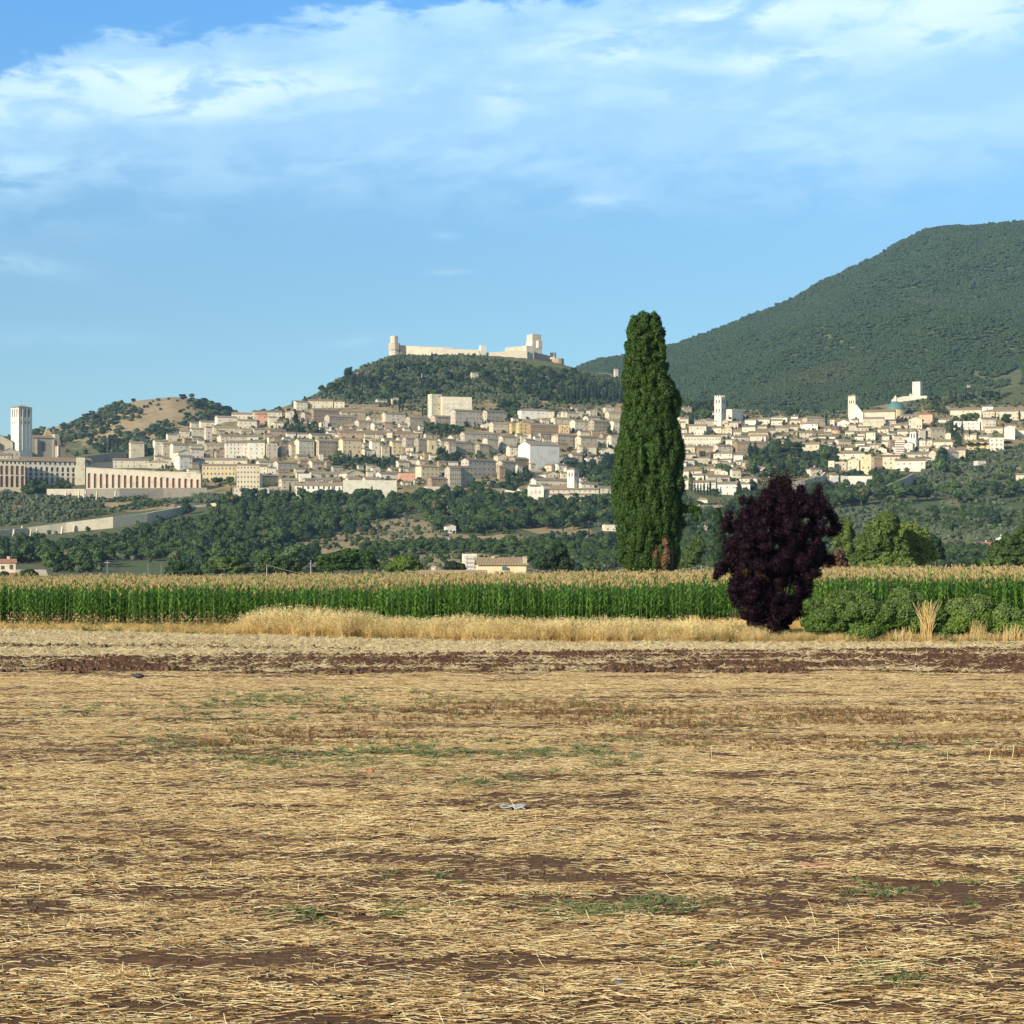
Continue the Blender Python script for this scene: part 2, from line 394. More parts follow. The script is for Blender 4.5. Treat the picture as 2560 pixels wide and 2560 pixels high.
def paleStraw():
    m, t, p, out = newmat('pale_straw'); v = t.attr('lv')
    t.put(p.inputs['Base Color'], t.mix(v, (.34, .24, .11), (.78, .64, .36))); p.inputs['Roughness'].default_value = .6; return m
STRAWP = paleStraw()
def soilmat():
    m, t, p, out = newmat('field_soil'); P = pos(t); x, y, z = t.sep(P)
    n = t.noise(P, 6.0, 6, .7); n2 = t.noise(P, .5, 4, .6)
    c = t.mix(n, (.036, .014, .006), (.125, .056, .024)); c = t.mix(t.m('MULTIPLY', n2, .25), c, (.18, .09, .045))
    S = t.comb(t.m('MULTIPLY', x, 5.0), t.m('MULTIPLY', y, 26.0), z); f = t.noise(S, 1.0, 4, .75)
    st = t.m('MULTIPLY', t.sstep(f, .47, .60), t.attr('straw'))
    c = t.mix(t.m('MULTIPLY', st, .45), c, (.36, .23, .10))
    t.put(p.inputs['Base Color'], c); p.inputs['Roughness'].default_value = .95; bump(t, p, n, .9, .06); return m
SOIL = soilmat()
def hillmat():
    m, t, p, out = newmat('hillside_ground'); P = pos(t)
    n = t.noise(P, .035, 6, .65); n2 = t.noise(P, .25, 4, .6)
    g = t.mix(n2, (.075, .095, .035), (.145, .145, .06)); d = t.mix(n, (.30, .215, .105), (.43, .32, .165))
    c = t.mix(t.sstep(t.m('ADD', t.attr('dry'), t.m('MULTIPLY', t.m('SUBTRACT', n, .5), .8)), .35, .65), g, d)
    c = t.mix(t.m('MULTIPLY', t.sstep(t.noise(P, .09, 4), .56, .7), .5), c, (.27, .17, .10))
    c = t.mix(t.attr('lush'), c, (.085, .125, .04))
    t.put(p.inputs['Base Color'], c); p.inputs['Roughness'].default_value = .95; bump(t, p, n2, .8, 2.0); return m
HILL = hillmat()
# ------------------------------------------------------------------ scattered stuff: one object, its own mesh carries the pieces and the spots
def scatter(name, temps, mats, P, rot, scl, pick, label=None, cat=None, kind='stuff'):
    """temps: list of (verts (n,3), faces list/array, material index array, lv array)."""
    V = []; Fc = []; Mi = []; T = []; L = []; b = 0
    for k, (v, f, mi, lv) in enumerate(temps):
        V.append(v); L.append(lv); T.append(np.full(len(v), k)); f = np.asarray(f); Fc.append(f + b); Mi.append(mi); b += len(v)
    k_ = max(x.shape[1] for x in Fc)
    n = len(P); V.append(P); T.append(np.full(n, -1)); L.append(np.zeros(n))
    V = np.concatenate(V); T = np.concatenate(T); L = np.concatenate(L); Fc = np.concatenate(Fc); Mi = np.concatenate(Mi)
    me = bpy.data.meshes.new(name)
    me.vertices.add(len(V)); me.vertices.foreach_set('co', V.astype(np.float32).ravel())
    me.loops.add(Fc.size); me.loops.foreach_set('vertex_index', Fc.astype(np.int32).ravel())
    me.polygons.add(len(Fc)); me.polygons.foreach_set('loop_start', np.arange(len(Fc), dtype=np.int32) * k_)
    for m in mats: me.materials.append(m)
    me.polygons.foreach_set('material_index', Mi.astype(np.int32))
    me.update(calc_edges=True)
    nt_ = len(V) - n
    def at(nm, typ, fld, vals):
        a = me.attributes.new(nm, typ, 'POINT'); a.data.foreach_set(fld, np.ascontiguousarray(vals).ravel())
    at('tid', 'INT', 'value', T.astype(np.int32)); at('lv', 'FLOAT', 'value', L.astype(np.float32))
    z3 = np.zeros((nt_, 3), np.float32)
    at('rot', 'FLOAT_VECTOR', 'vector', np.concatenate([z3, rot.astype(np.float32)]))
    at('scl', 'FLOAT_VECTOR', 'vector', np.concatenate([z3, scl.astype(np.float32)]))
    at('pick', 'INT', 'value', np.concatenate([np.zeros(nt_), pick]).astype(np.int32))
    o = obj(name, me)
    g = bpy.data.node_groups.new(name, 'GeometryNodeTree')
    g.interface.new_socket('Geometry', in_out='INPUT', socket_type='NodeSocketGeometry')
    g.interface.new_socket('Geometry', in_out='OUTPUT', socket_type='NodeSocketGeometry')
    N = g.nodes; Lk = g.links; gi = N.new('NodeGroupInput'); go = N.new('NodeGroupOutput'); jn = N.new('GeometryNodeJoinGeometry')
    def named(nm, typ):
        x = N.new('GeometryNodeInputNamedAttribute'); x.data_type = typ; x.inputs[0].default_value = nm; return x.outputs[0]
    def eq(sock, val):
        c = N.new('FunctionNodeCompare'); c.data_type = 'INT'; c.operation = 'EQUAL'
        Lk.new(sock, c.inputs[2]); c.inputs[3].default_value = val; return c.outputs[0]
    def sepg(sel):
        s = N.new('GeometryNodeSeparateGeometry'); s.domain = 'POINT'; Lk.new(gi.outputs[0], s.inputs[0]); Lk.new(sel, s.inputs[1]); return s.outputs[0]
    tid = named('tid', 'INT'); pk = named('pick', 'INT'); ro = named('rot', 'FLOAT_VECTOR'); sc = named('scl', 'FLOAT_VECTOR')
    pts = sepg(eq(tid, -1))
    e2r = N.new('FunctionNodeEulerToRotation'); Lk.new(ro, e2r.inputs[0])
    for k in range(len(temps)):
        ip = N.new('GeometryNodeInstanceOnPoints'); Lk.new(pts, ip.inputs['Points']); Lk.new(eq(pk, k), ip.inputs['Selection'])
        Lk.new(sepg(eq(tid, k)), ip.inputs['Instance']); Lk.new(e2r.outputs[0], ip.inputs['Rotation']); Lk.new(sc, ip.inputs['Scale'])
        Lk.new(ip.outputs[0], jn.inputs[0])
    Lk.new(jn.outputs[0], go.inputs[0])
    md = o.modifiers.new('scatter', 'NODES'); md.node_group = g
    tag(o, label, cat, None, kind); return o

# ------------------------------------------------------------------ leaf and blade pieces
def rdirs(n): d = rng.normal(size=(n, 3)); return d / np.linalg.norm(d, axis=1)[:, None]
def quads(c, nrm, su, sv, lv, tangent=None):
    """diamond leaves: centres c, normals nrm"""
    n = len(c)
    t = rdirs(n) if tangent is None else tangent
    u = np.cross(nrm, t); u /= np.linalg.norm(u, axis=1)[:, None] + 1e-9; v = np.cross(nrm, u)
    su = np.broadcast_to(su, n)[:, None]; sv = np.broadcast_to(sv, n)[:, None]
    V = np.stack([c - v * sv, c + u * su, c + v * sv, c - u * su], 1).reshape(-1, 3)
    Fq = np.arange(4 * n).reshape(n, 4)
    return V, Fq, np.repeat(lv, 4)
def lump_leaves(lumps, n, size, jit=0.55, reject=True, shell=(0.82, 1.08), low=-0.55, elong=1.5):
    L = np.asarray(lumps, float); area = (L[:, 3] * L[:, 5] + L[:, 3] * L[:, 4]); p = area / area.sum()
    k = rng.choice(len(L), size=int(n * 1.9), p=p); d = rdirs(len(k))
    d[:, 2] = np.where(d[:, 2] < low, -d[:, 2], d[:, 2])
    r = rng.uniform(*shell, len(k))[:, None]
    c = L[k, :3] + L[k, 3:] * d * r
    keep = np.ones(len(k), bool)
    if reject:
        for i in range(len(L)):
            q = (c - L[i, :3]) / L[i, 3:]; keep &= ~(((q * q).sum(1) < 0.62) & (k != i))
    idx = np.nonzero(keep)[0][:n]; c = c[idx]; d = d[idx]; k = k[idx]
    nr = d / L[k, 3:]; nr /= np.linalg.norm(nr, axis=1)[:, None]
    nr = nr + rng.normal(size=nr.shape) * jit; nr /= np.linalg.norm(nr, axis=1)[:, None]
    lv = np.clip(rng.uniform(0, 1, len(idx)) * 0.6 + 0.4 * rng.uniform(0, 1, len(L))[k], 0, 1)
    s = size * rng.uniform(0.6, 1.3, len(idx))
    return quads(c, nr, s, s * elong, lv)
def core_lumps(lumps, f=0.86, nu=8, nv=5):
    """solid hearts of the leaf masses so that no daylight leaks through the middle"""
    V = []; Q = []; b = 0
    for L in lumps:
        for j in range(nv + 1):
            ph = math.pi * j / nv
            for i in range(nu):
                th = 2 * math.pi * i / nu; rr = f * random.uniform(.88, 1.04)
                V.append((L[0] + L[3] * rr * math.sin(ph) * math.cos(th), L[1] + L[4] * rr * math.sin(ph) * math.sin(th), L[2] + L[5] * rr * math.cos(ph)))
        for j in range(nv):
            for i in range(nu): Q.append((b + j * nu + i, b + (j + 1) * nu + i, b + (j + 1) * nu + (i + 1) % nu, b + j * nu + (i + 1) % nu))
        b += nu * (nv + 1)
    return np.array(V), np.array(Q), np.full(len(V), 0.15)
def merge(parts):
    V = []; Q = []; L = []; M = []; b = 0
    for p in parts:
        v, q, lv = p[:3]; mi = p[3] if len(p) > 3 else 0
        V.append(v); Q.append(q + b); L.append(lv); M.append(np.full(len(q), mi)); b += len(v)
    return np.concatenate(V), np.concatenate(Q), np.concatenate(M), np.concatenate(L)
def leaf_mesh(name, parts, mats):
    V, Q, M, L = merge(parts); me = fast_mesh(name, V, Q)
    for m in mats: me.materials.append(m)
    me.polygons.foreach_set('material_index', M.astype(np.int32)[:len(me.polygons)])
    a = me.attributes.new('lv', 'FLOAT', 'POINT'); a.data.foreach_set('value', L.astype(np.float32)); me.update(); return me
def ribbon(pts, wid, lv, up=(0, 0, 1), keel=0.0):
    """a bent strip along pts"""
    pts = np.array(pts, float); n = len(pts); V = []
    for i in range(n):
        d = pts[min(i + 1, n - 1)] - pts[max(i - 1, 0)]; s = np.cross(d, up); s /= np.linalg.norm(s) + 1e-9
        w_ = wid[i] / 2; V += [pts[i] - s * w_, pts[i] + s * w_]
    Q = [(2 * i, 2 * i + 1, 2 * i + 3, 2 * i + 2) for i in range(n - 1)]
    return np.array(V), np.array(Q), np.full(len(V), lv)

# ------------------------------------------------------------------ the field in front
def edge_D(px): return np.interp(px, [-600, 0, 850, 1500, 3200], [133, 125, 109, 103, 103])      # far edge of the field
def dark_far(px): return 20000.0 / (np.interp(px, [-600, 0, 600, 1000, 1500, 2560], [1652, 1650, 1643, 1640, 1633, 1627]) - HY)
cols = np.linspace(-900, 3460, 760)
Dr_ = np.concatenate([[-60, -10, 4, 10], np.geomspace(13, 72.5, 520), np.arange(72.8, 104, 0.10), np.arange(104, 134, .6)])
PXg, Dg = np.meshgrid(cols, Dr_)
Xg = (PXg - CX) / F * np.maximum(Dg, 48)
Xg = np.where(Dg < 6, (PXg - CX) / F * 100, Xg)
Zg = near_z(PXg, Dg) + (fbm(Xg / 1.2, Dg / .25, 3, 3) - .5) * 0.05 + (fbm(Xg / 6, Dg / 4, 3, 4) - .5) * .12
dk = sst(Dg + 6 * (fbm(Xg / 2.5, Dg / 5, 3, 90) - .5), 73.0, 77.0) * (1 - sst(Dg, dark_far(PXg) - .5, dark_far(PXg) + 1.5))
rows_ = 0.5 + 0.5 * np.sin(Dg * 2 * math.pi / 3.1 + 1.5 * fbm(Xg / 7, Dg / 7, 2, 8))
Zg = Zg + dk * ((fbm(Xg / .28, Dg / .28, 3, 12) - .42) * 0.34 + rows_ * .10) * sst(Dg, 20, 60)
Zg = Zg - 0.10 * sst(Dg, 127, 133)
strawf = (1 - .6 * sst(Dg, 35, 60)) * np.clip(sst(Dg, 14, 20) * (1 - dk * .8) * (1 - 0.8 * sst(Dg, edge_D(PXg), edge_D(PXg) + 1)), 0, 1)
field = obj('field', grid_mesh('field', Xg, np.where(Dg < 6, Dg, Dg), Zg, [SOIL], {'straw': strawf})); tag(field, None, None, None, 'structure')
def field_z(X, D): 
    px = CX + F * X / D; return near_z(px, D) + (fbm(X / 6, D / 4, 3, 4) - .5) * .12

# hillside sheet: from behind the field edge to the crest with the castle
c2 = np.linspace(-900, 3460, 620)
D2 = np.concatenate([[112, 125, 150, 200, 250, 300, 400, 500, 600, 700, 800], np.arange(850, 3000, 7.0), [3060, 3200, 3500, 4000]])
P2g, Dg2 = np.meshgrid(c2, D2); X2 = (P2g - CX) / F * Dg2; Z2 = hill_z(X2, Dg2); Z2[0, :] -= 0.4
def inpoly(px, py, poly):
    px = np.asarray(px, float); py = np.asarray(py, float); r = np.zeros(np.broadcast(px, py).shape, bool); n = len(poly)
    for i in range(n):
        x0, y0 = poly[i]; x1, y1 = poly[(i + 1) % n]
        if y0 == y1: continue
        c = ((y0 > py) != (y1 > py)) & (px < (x1 - x0) * (py - y0) / (y1 - y0) + x0); r ^= c
    return r
DRY = [[(560, 1400), (690, 1372), (800, 1345), (930, 1308), (1010, 1292), (1075, 1305), (1090, 1330), (1200, 1340), (1290, 1335), (1340, 1350), (1250, 1362), (1060, 1358), (900, 1372), (760, 1392), (640, 1412)],
       [(940, 1400), (1060, 1388), (1160, 1382), (1300, 1392), (1300, 1425), (940, 1432)], [(1290, 1318), (1400, 1312), (1480, 1325), (1480, 1340), (1350, 1335)],
       [(230, 1250), (420, 1252), (440, 1268), (330, 1280), (240, 1262)], [(2310, 1328), (2400, 1322), (2480, 1330), (2490, 1352), (2400, 1366), (2330, 1350)], [(2340, 1255), (2400, 1250), (2400, 1270)],
       [(860, 935), (905, 928), (900, 985), (865, 985)], [(0, 1262), (120, 1268), (120, 1280), (0, 1276)], [(380, 1335), (470, 1330), (460, 1350), (380, 1350)]]
PY2 = HY - (Z2 - EYE) / Dg2 * F
dry = np.full(X2.shape, 0.12); lush = np.zeros(X2.shape)
for p_ in DRY: dry = np.where(inpoly(P2g, PY2, p_), 0.95, dry)
dry = np.where(inpoly(P2g, PY2, [(380, 1250), (380, 990), (1560, 1000), (2560, 1010), (2560, 1110), (2100, 1200), (1000, 1240)]), .55, dry)
dry = np.where(Dg2 < 800, .8, dry)
lush = np.where(inpoly(P2g, PY2, [(2080, 1270), (2560, 1230), (2560, 1400), (2080, 1420)]) | inpoly(P2g, PY2, [(300, 1405), (420, 1405), (420, 1440), (260, 1440)]), .6, lush)
hill = obj('hillside', grid_mesh('hillside', X2, Dg2, Z2, [HILL], {'dry': dry, 'lush': lush})); tag(hill, kind='structure')

# tan hill
pt, s_ = np.meshgrid(np.linspace(-700, 850, 200), np.linspace(-.05, 1.6, 130)); Xt, Dt, Zt = tan_z(pt, s_)
PYt = HY - (Zt - EYE) / Dt * F
dt_ = 0.66 - 0.5 * sst(PYt, 1085, 1150)
dt_ = np.where(inpoly(pt, PYt, [(160, 1105), (200, 1105), (200, 1118), (160, 1118)]), 0, dt_)
tanhill = obj('hill', grid_mesh('hill', Xt, Dt, Zt, [HILL], {'dry': dt_, 'lush': dt_ * 0})); tag(tanhill, kind='structure')
# mountain
pm, sm_ = np.meshgrid(np.linspace(1150, 3800, 420), np.linspace(-.12, 1.5, 220)); Xm, Dm, Zm = mount_z(pm, sm_)
PYm = HY - (Zm - EYE) / Dm * F
FARM = [(2375, 990), (2395, 960), (2410, 950), (2490, 945), (2560, 912), (2560, 1000), (2400, 995)]
dm = np.where(inpoly(pm, PYm, FARM), .3, .05); dm = np.where(inpoly(pm, PYm, [(2430, 560), (2480, 558), (2480, 572), (2430, 572)]), 1, dm)
mountain = obj('mountain', grid_mesh('mountain', Xm, Dm, Zm, [HILL], {'dry': dm, 'lush': np.clip(.35 - dm, 0, 1)})); tag(mountain, kind='structure')

# ------------------------------------------------------------------ straw, clods, weeds of the field
def strips(n, L0, L1, W, box, spread, lift, jumble=0.0, up=0.0, lvlo=0.0, bend=.25):
    V = []; Q = []; lv = []
    for i in range(n):
        x = random.uniform(-box[0] / 2, box[0] / 2); y = random.uniform(-box[1] / 2, box[1] / 2); L = random.uniform(L0, L1) * random.choice((.6, 1, 1, 1.25))
        a = random.gauss(0, spread) if random.random() < .8 else random.uniform(-1.57, 1.57)
        e = abs(random.gauss(0, .06 + jumble)); 
        if random.random() < up: e = random.uniform(.7, 1.5); L *= .7
        d = np.array([math.cos(a) * math.cos(e), math.sin(a) * math.cos(e), math.sin(e)]) * random.choice((1, -1)); d[2] = abs(d[2])
        z = random.uniform(0.004, lift); w = random.uniform(.6, 1.25) * W
        c = np.array([x, y, z]); sd = np.cross(d, (0, 0, 1)); sd /= np.linalg.norm(sd) + 1e-9; sd = sd * w / 2
        q = random.gauss(0, bend) * L * .3; mid = c + d * L * .5 + np.cross(d, (0, 0, 1)) * q + np.array((0, 0, w * .6))
        tz = np.array((0, 0, w * .5))
        b = len(V)
        V += [c - sd, c + tz, c + sd, mid - sd, mid + tz, mid + sd, c + d * L - sd, c + d * L + tz, c + d * L + sd]
        Q += [(b, b + 3, b + 4, b + 1), (b + 1, b + 4, b + 5, b + 2), (b + 3, b + 6, b + 7, b + 4), (b + 4, b + 7, b + 8, b + 5)]
        lv += [random.uniform(lvlo, 1)] * 9
    return np.array(V), np.array(Q), np.zeros(len(Q)), np.array(lv)
def z_rot(n, s=0.15, flip=True):
    r = np.zeros((n, 3)); r[:, 2] = rng.normal(0, s, n) + (rng.integers(0, 2, n) * math.pi if flip else 0); return r
T_THIN = [strips(18, .05, .24, .007, (.7, .5), .6, .02, 0.03, .02) for _ in range(3)]
T_STRAW = [strips(30, .06, .28, .0075, (.62, .42), .34, .035, 0.05, .012) for _ in range(5)]
def sample(n, d0, d1, p0=-260, p1=2820):
    """even over the ground between two distances"""
    u = rng.uniform(0, 1, n); D = np.sqrt(d0 ** 2 + (d1 ** 2 - d0 ** 2) * u); px = rng.uniform(p0, p1, n); return px, D, (px - CX) / F * D
def bareness(X, D):
    a = fbm(X / 2.2 + 40, D / .36, 3, 21); b = fbm(X / 9.0, D / 1.7, 3, 22); return a * .6 + b * .4
px, D, X = sample(15000, 15.5, 75.5)
_b = bareness(X, D); k = _b < np.interp(D, [16, 24, 45, 75], [np.quantile(_b, .50), np.quantile(_b, .57), np.quantile(_b, .50), np.quantile(_b, .56)]); px, D, X = px[k], D[k], X[k]
P = np.stack([X, D, field_z(X, D) + .005], 1)
scatter('straw_litter', T_STRAW, [STRAW], P, z_rot(len(P), .2), rng.uniform(.8, 1.3, (len(P), 1)) * np.array([[1, 1, 1]]), rng.integers(0, 5, len(P)), 'dry broken straw lying over the brown harvested field')
px, D, X = sample(9000, 15.5, 76)
X2_ = rng.uniform(-19, 19, 9000); D2_ = rng.uniform(11, 40, 9000); k = (np.abs(X2_ + .0) > .30 * D2_) | (D2_ < 15.5); X2_, D2_ = X2_[k], D2_[k]
X = np.concatenate([X, X2_]); D = np.concatenate([D, D2_]); P = np.stack([X, D, field_z(X, D) + .004], 1)
scatter('loose_straw', T_THIN, [STRAW], P, z_rot(len(P), .3), rng.uniform(.7, 1.2, (len(P), 1)) * np.array([[1, 1, 1]]), rng.integers(0, 3, len(P)), 'loose single straws scattered over the bare soil streaks')
# jumbled pale straw along the ploughed strip
T_J = [strips(46, .12, .42, .017, (.9, .7), .9, .05, .12, .03, .1, .8) for _ in range(4)]
px, D, X = sample(15000, 73.5, 128)
inb = D < edge_D(px) - .2
dz_ = (D < dark_far(px)) & (D > 73.5); leftrow = (px < 900) & (np.abs(D - np.interp(px, [0, 900], [99, 94])) < 1.6)
str_ = fbm(X / 5, D / .9, 3, 55)
k = inb & np.where(dz_ | leftrow, (str_ > .50) , str_ < .62)
k &= rng.uniform(0, 1, len(k)) < np.where(dz_, .28, .9)
px, D, X = px[k], D[k], X[k]
P = np.stack([X, D, field_z(X, D) + np.where((D < dark_far(px)), .07, .01)], 1)
scatter('straw_windrow', T_J, [STRAWP], P, z_rot(len(P), 1.0), rng.uniform(.7, 1.2, (len(P), 1)) * np.array([[1, 1, 1]]), rng.integers(0, 4, len(P)), 'pale crumpled straw strewn beside the ploughed furrows')
def clod(seed):
    r = np.random.default_rng(seed); V, Q, L = core_lumps([(0, 0, 0, 1, 1, .7)], 1.0, 7, 5); V = V * (1 + r.uniform(-.28, .28, (len(V), 1)))
    return V, Q, np.zeros(len(Q)), r.uniform(0, 1, len(V))
CLOD = newmat('clod_soil'); 
CLOD[1].put(CLOD[2].inputs['Base Color'], CLOD[1].mix(CLOD[1].attr('lv'), (.050, .026, .013), (.17, .095, .052)))
px, D, X = sample(26000, 73.2, 112)
dz_ = ((D < dark_far(px) + .6) & (D + 6 * (fbm(X / 2.5, D / 5, 3, 90) - .5) > 74.2)) | ((px < 900) & (np.abs(D - np.interp(px, [0, 900], [99, 94])) < 1.5)); rr = rng.uniform(0, 1, len(px)) < .8
k = dz_ & rr & (D < edge_D(px)); px, D, X = px[k], D[k], X[k]
s = rng.uniform(.025, .10, len(px)) * rng.choice([.7, 1, 1, 1.4], len(px))
scatter('soil_clods', [clod(i) for i in range(4)], [CLOD[0]], np.stack([X, D, field_z(X, D) + .07], 1), rng.uniform(0, 6, (len(px), 3)), s[:, None] * np.array([[1.3, 1, 1]]), rng.integers(0, 4, len(px)), 'turned brown earth clods of the ploughed strip')
px, D, X = sample(5000, 15.5, 34); k = bareness(X, D) > .53; px, D, X = px[k], D[k], X[k]
s = rng.uniform(.008, .028, len(px))
scatter('soil_crumbs', [clod(i) for i in range(4)], [CLOD[0]], np.stack([X, D, field_z(X, D)], 1), rng.uniform(0, 6, (len(px), 3)), s[:, None] * np.array([[1.3, 1, 1]]), rng.integers(0, 4, len(px)), 'small dark soil crumbs in the bare streaks')
# standing stubble stalks
def stub(h): v, q, l = ribbon([(0, 0, 0), (.02, 0, h * .5), (random.uniform(-.06, .06), 0, h)], [.010, .009, .006], .9); return v, q, np.zeros(len(q)), l
px, D, X = sample(700, 17, 74)
scatter('stubble', [stub(.16), stub(.22), stub(.3)], [STRAW], np.stack([X, D, field_z(X, D)], 1), np.stack([rng.normal(0, .25, len(px)), rng.normal(0, .4, len(px)), rng.normal(0, .4, len(px))], 1), rng.uniform(.5, 1.1, (len(px), 1)) * np.array([[1, 1, 1]]), rng.integers(0, 3, len(px)), 'single standing stubble stalks in the field')
# weeds
def tuft(n, h, w, spread, mi=0):
    ps = []
    for i in range(n):
        a = random.uniform(0, 6.28); r = random.uniform(0, spread * .4); b = random.uniform(.2, 1) * spread; hh = h * random.uniform(.5, 1)
        x, y = r * math.cos(a), r * math.sin(a); ps.append(ribbon([(x, y, 0), (x + b * .35 * math.cos(a), y + b * .35 * math.sin(a), hh * .6), (x + b * math.cos(a), y + b * math.sin(a), hh)], [w, w, w * .3], random.uniform(0, 1), up=(math.cos(a + 1), math.sin(a + 1), .3)) + (mi,))
    V, Q, M, L = merge(ps); return V, Q, M, L
BANDS = [(480, 1080, 1756, 12, .9), (1080, 1560, 1752, 8, .25), (0, 420, 1775, 10, .2), (520, 780, 1800, 10, .3), (560, 900, 1908, 15, 1.0), (820, 1130, 1890, 16, 1.1), (1040, 1500, 1880, 14, 1.0), (1450, 1700, 1862, 12, .6), (1450, 1660, 1915, 14, .7), (2200, 2380, 1870, 12, .4), (1080, 1280, 1960, 10, .5),
         (1380, 1700, 2265, 16, .7), (1430, 1520, 2285, 14, .9), (680, 800, 2285, 12, .45), (930, 1130, 2270, 10, .5), (2160, 2450, 2245, 18, .5), (2440, 2560, 2215, 14, .4), (1700, 1800, 2400, 14, .5), (2060, 2260, 2430, 12, .45), (2180, 2300, 2460, 9, .5), (1240, 1290, 1860, 8, .4), (1000, 1160, 2180, 12, .12), (300, 700, 1850, 22, .2), (1500, 2100, 1790, 14, .2)]
pp = []
for a, b, y, sy, dn in BANDS:
    n = int((b - a) * sy * dn * .075); x_ = rng.uniform(a, b, n) + rng.normal(0, 60, n); y_ = y + rng.normal(0, sy * 1.0, n); D_ = EYE * F / np.maximum(y_ - HY, 20)
    X_ = (x_ - CX) / F * D_; kk = fbm(X_ / .6, D_ / .6, 2, 71) > .47; pp.append(np.stack([X_, D_], 1)[kk])
pp = np.concatenate(pp); sc_ = np.interp(pp[:, 1], [16, 30, 60], [.5, .8, 1.25]) * rng.uniform(.5, 1.2, len(pp))
scatter('green_weeds', [tuft(16, .10, .012, .12) for _ in range(4)], [F_GRASSG], np.stack([pp[:, 0], pp[:, 1], field_z(pp[:, 0], pp[:, 1])], 1), z_rot(len(pp), 3), sc_[:, None] * np.array([[1.2, 1.2, 1]]), rng.integers(0, 4, len(pp)), 'low green weeds in broken lines across the field')
px, D, X = sample(9000, 40, 63, 500, 2560)
yy = EYE * F / D + HY; k = (fbm(X / 6, D / 2.2, 3, 91) + .28 * np.exp(-((yy - 1800) / 26) ** 2) * (px > 800) - .06 * (px < 700)) > .585; px, D, X = px[k], D[k], X[k]
scatter('rusty_weeds', [tuft(14, .13, .010, .08) for _ in range(3)], [F_WEEDR], np.stack([X, D, field_z(X, D)], 1), z_rot(len(px), 3), rng.uniform(.6, 1.2, (len(px), 1)) * np.array([[1, 1, 1]]), rng.integers(0, 3, len(px)), 'reddish brown dried weeds patching the field')

# ------------------------------------------------------------------ corn
def corn(h, lower_dry, seed):
    random.seed(seed); ps = []
    ps.append(ribbon([(0, 0, 0), (.01, 0, h * .5), (0, 0, h * .93)], [.03, .026, .014], .4, up=(0, 1, 0)) + (0,)); ps.append(ribbon([(0, 0, 0), (0, .01, h * .5), (0, 0, h * .93)], [.03, .026, .014], .4, up=(1, 0, 0)) + (0,))
    for i in range(12):
        z = h * (.10 + .070 * i) ; a = (i % 2) * math.pi + random.gauss(0, .45); L = random.uniform(.6, .85) * (1 if i < 9 else .85); e = 1.15 + random.gauss(0, .13) - .03 * (12 - i)
        dryl = i < lower_dry; 
        if dryl: e = .9; L *= .8
        pts = []; x = r_ = 0.0; zz = z; ang = e
        for j in range(6):
            pts.append((r_ * math.cos(a), r_ * math.sin(a), zz)); r_ += L / 5 * math.cos(ang); zz += L / 5 * math.sin(ang); ang -= (.30 + .12 * j) * random.uniform(.6, 1.15) if not dryl else .62
        W = random.uniform(.075, .105)
        ps.append(ribbon(pts, [W * .6, W, W, W * .85, W * .5, .008], random.uniform(0, 1), up=(math.cos(a) * -.5 + .1, math.sin(a) * -.5, 1)) + (2 if dryl else 0,))
    for i in range(9):
        a = random.uniform(0, 6.28); s = random.uniform(.02, .11); t = random.uniform(.15, .27)
        ps.append(ribbon([(0, 0, h * .93), (s * .6 * math.cos(a), s * .6 * math.sin(a), h * .93 + t * .6), (s * math.cos(a), s * math.sin(a), h * .93 + t)], [.012, .028, .014], random.uniform(.2, 1), up=(math.sin(a), 0.3 - math.cos(a), .1)) + (1,))
    V, Q, M, L = merge(ps); return V, Q, M, L
CORN = [corn(2.72, 1, 1), corn(2.62, 2, 2), corn(2.78, 1, 3), corn(2.6, 3, 4), corn(2.7, 4, 5)]
def corn_front(px): return np.interp(px, [-600, 0, 600, 1500, 2560, 3200], [133.5, 131, 128, 122, 117, 115])
XX, DD = np.meshgrid(np.arange(-75, 75, .26), np.arange(115, 202, .56)); XX = XX.ravel(); DD = DD.ravel()
XX = XX + rng.normal(0, .05, len(XX)); DD = DD + rng.normal(0, .05, len(DD)); pxc = CX + F * XX / DD
k = (DD > corn_front(pxc)) & (pxc > -420) & (pxc < 2980) & (rng.uniform(0, 1, len(XX)) < np.interp(DD, [115, 135, 200], [1, .95, .75]))
XX, DD, pxc = XX[k], DD[k], pxc[k]
sc_ = rng.normal(1, .065, len(XX)) * (1 + .16 * (fbm(XX / 5, DD / 5, 2, 3) - .5)); rz_ = np.zeros((len(XX), 3)); rz_[:, 2] = rng.uniform(0, 6.28, len(XX)); rz_[:, 0] = rng.normal(0, .04, len(XX)); rz_[:, 1] = rng.normal(0, .04, len(XX))
pk = rng.integers(0, 3, len(XX)); fr = (DD < corn_front(pxc) + 1.6) & (pxc < 720); pk = np.where(fr, rng.integers(3, 5, len(XX)), pk)
scatter('corn_crop', CORN, [F_CORN, F_TASS, F_CDRY], np.stack([XX, DD, hill_z(XX, DD) - .03], 1), rz_, sc_[:, None] * np.array([[1, 1, 1]]), pk, 'tall green corn with tan tassels filling the field beyond')
print('corn', len(XX))

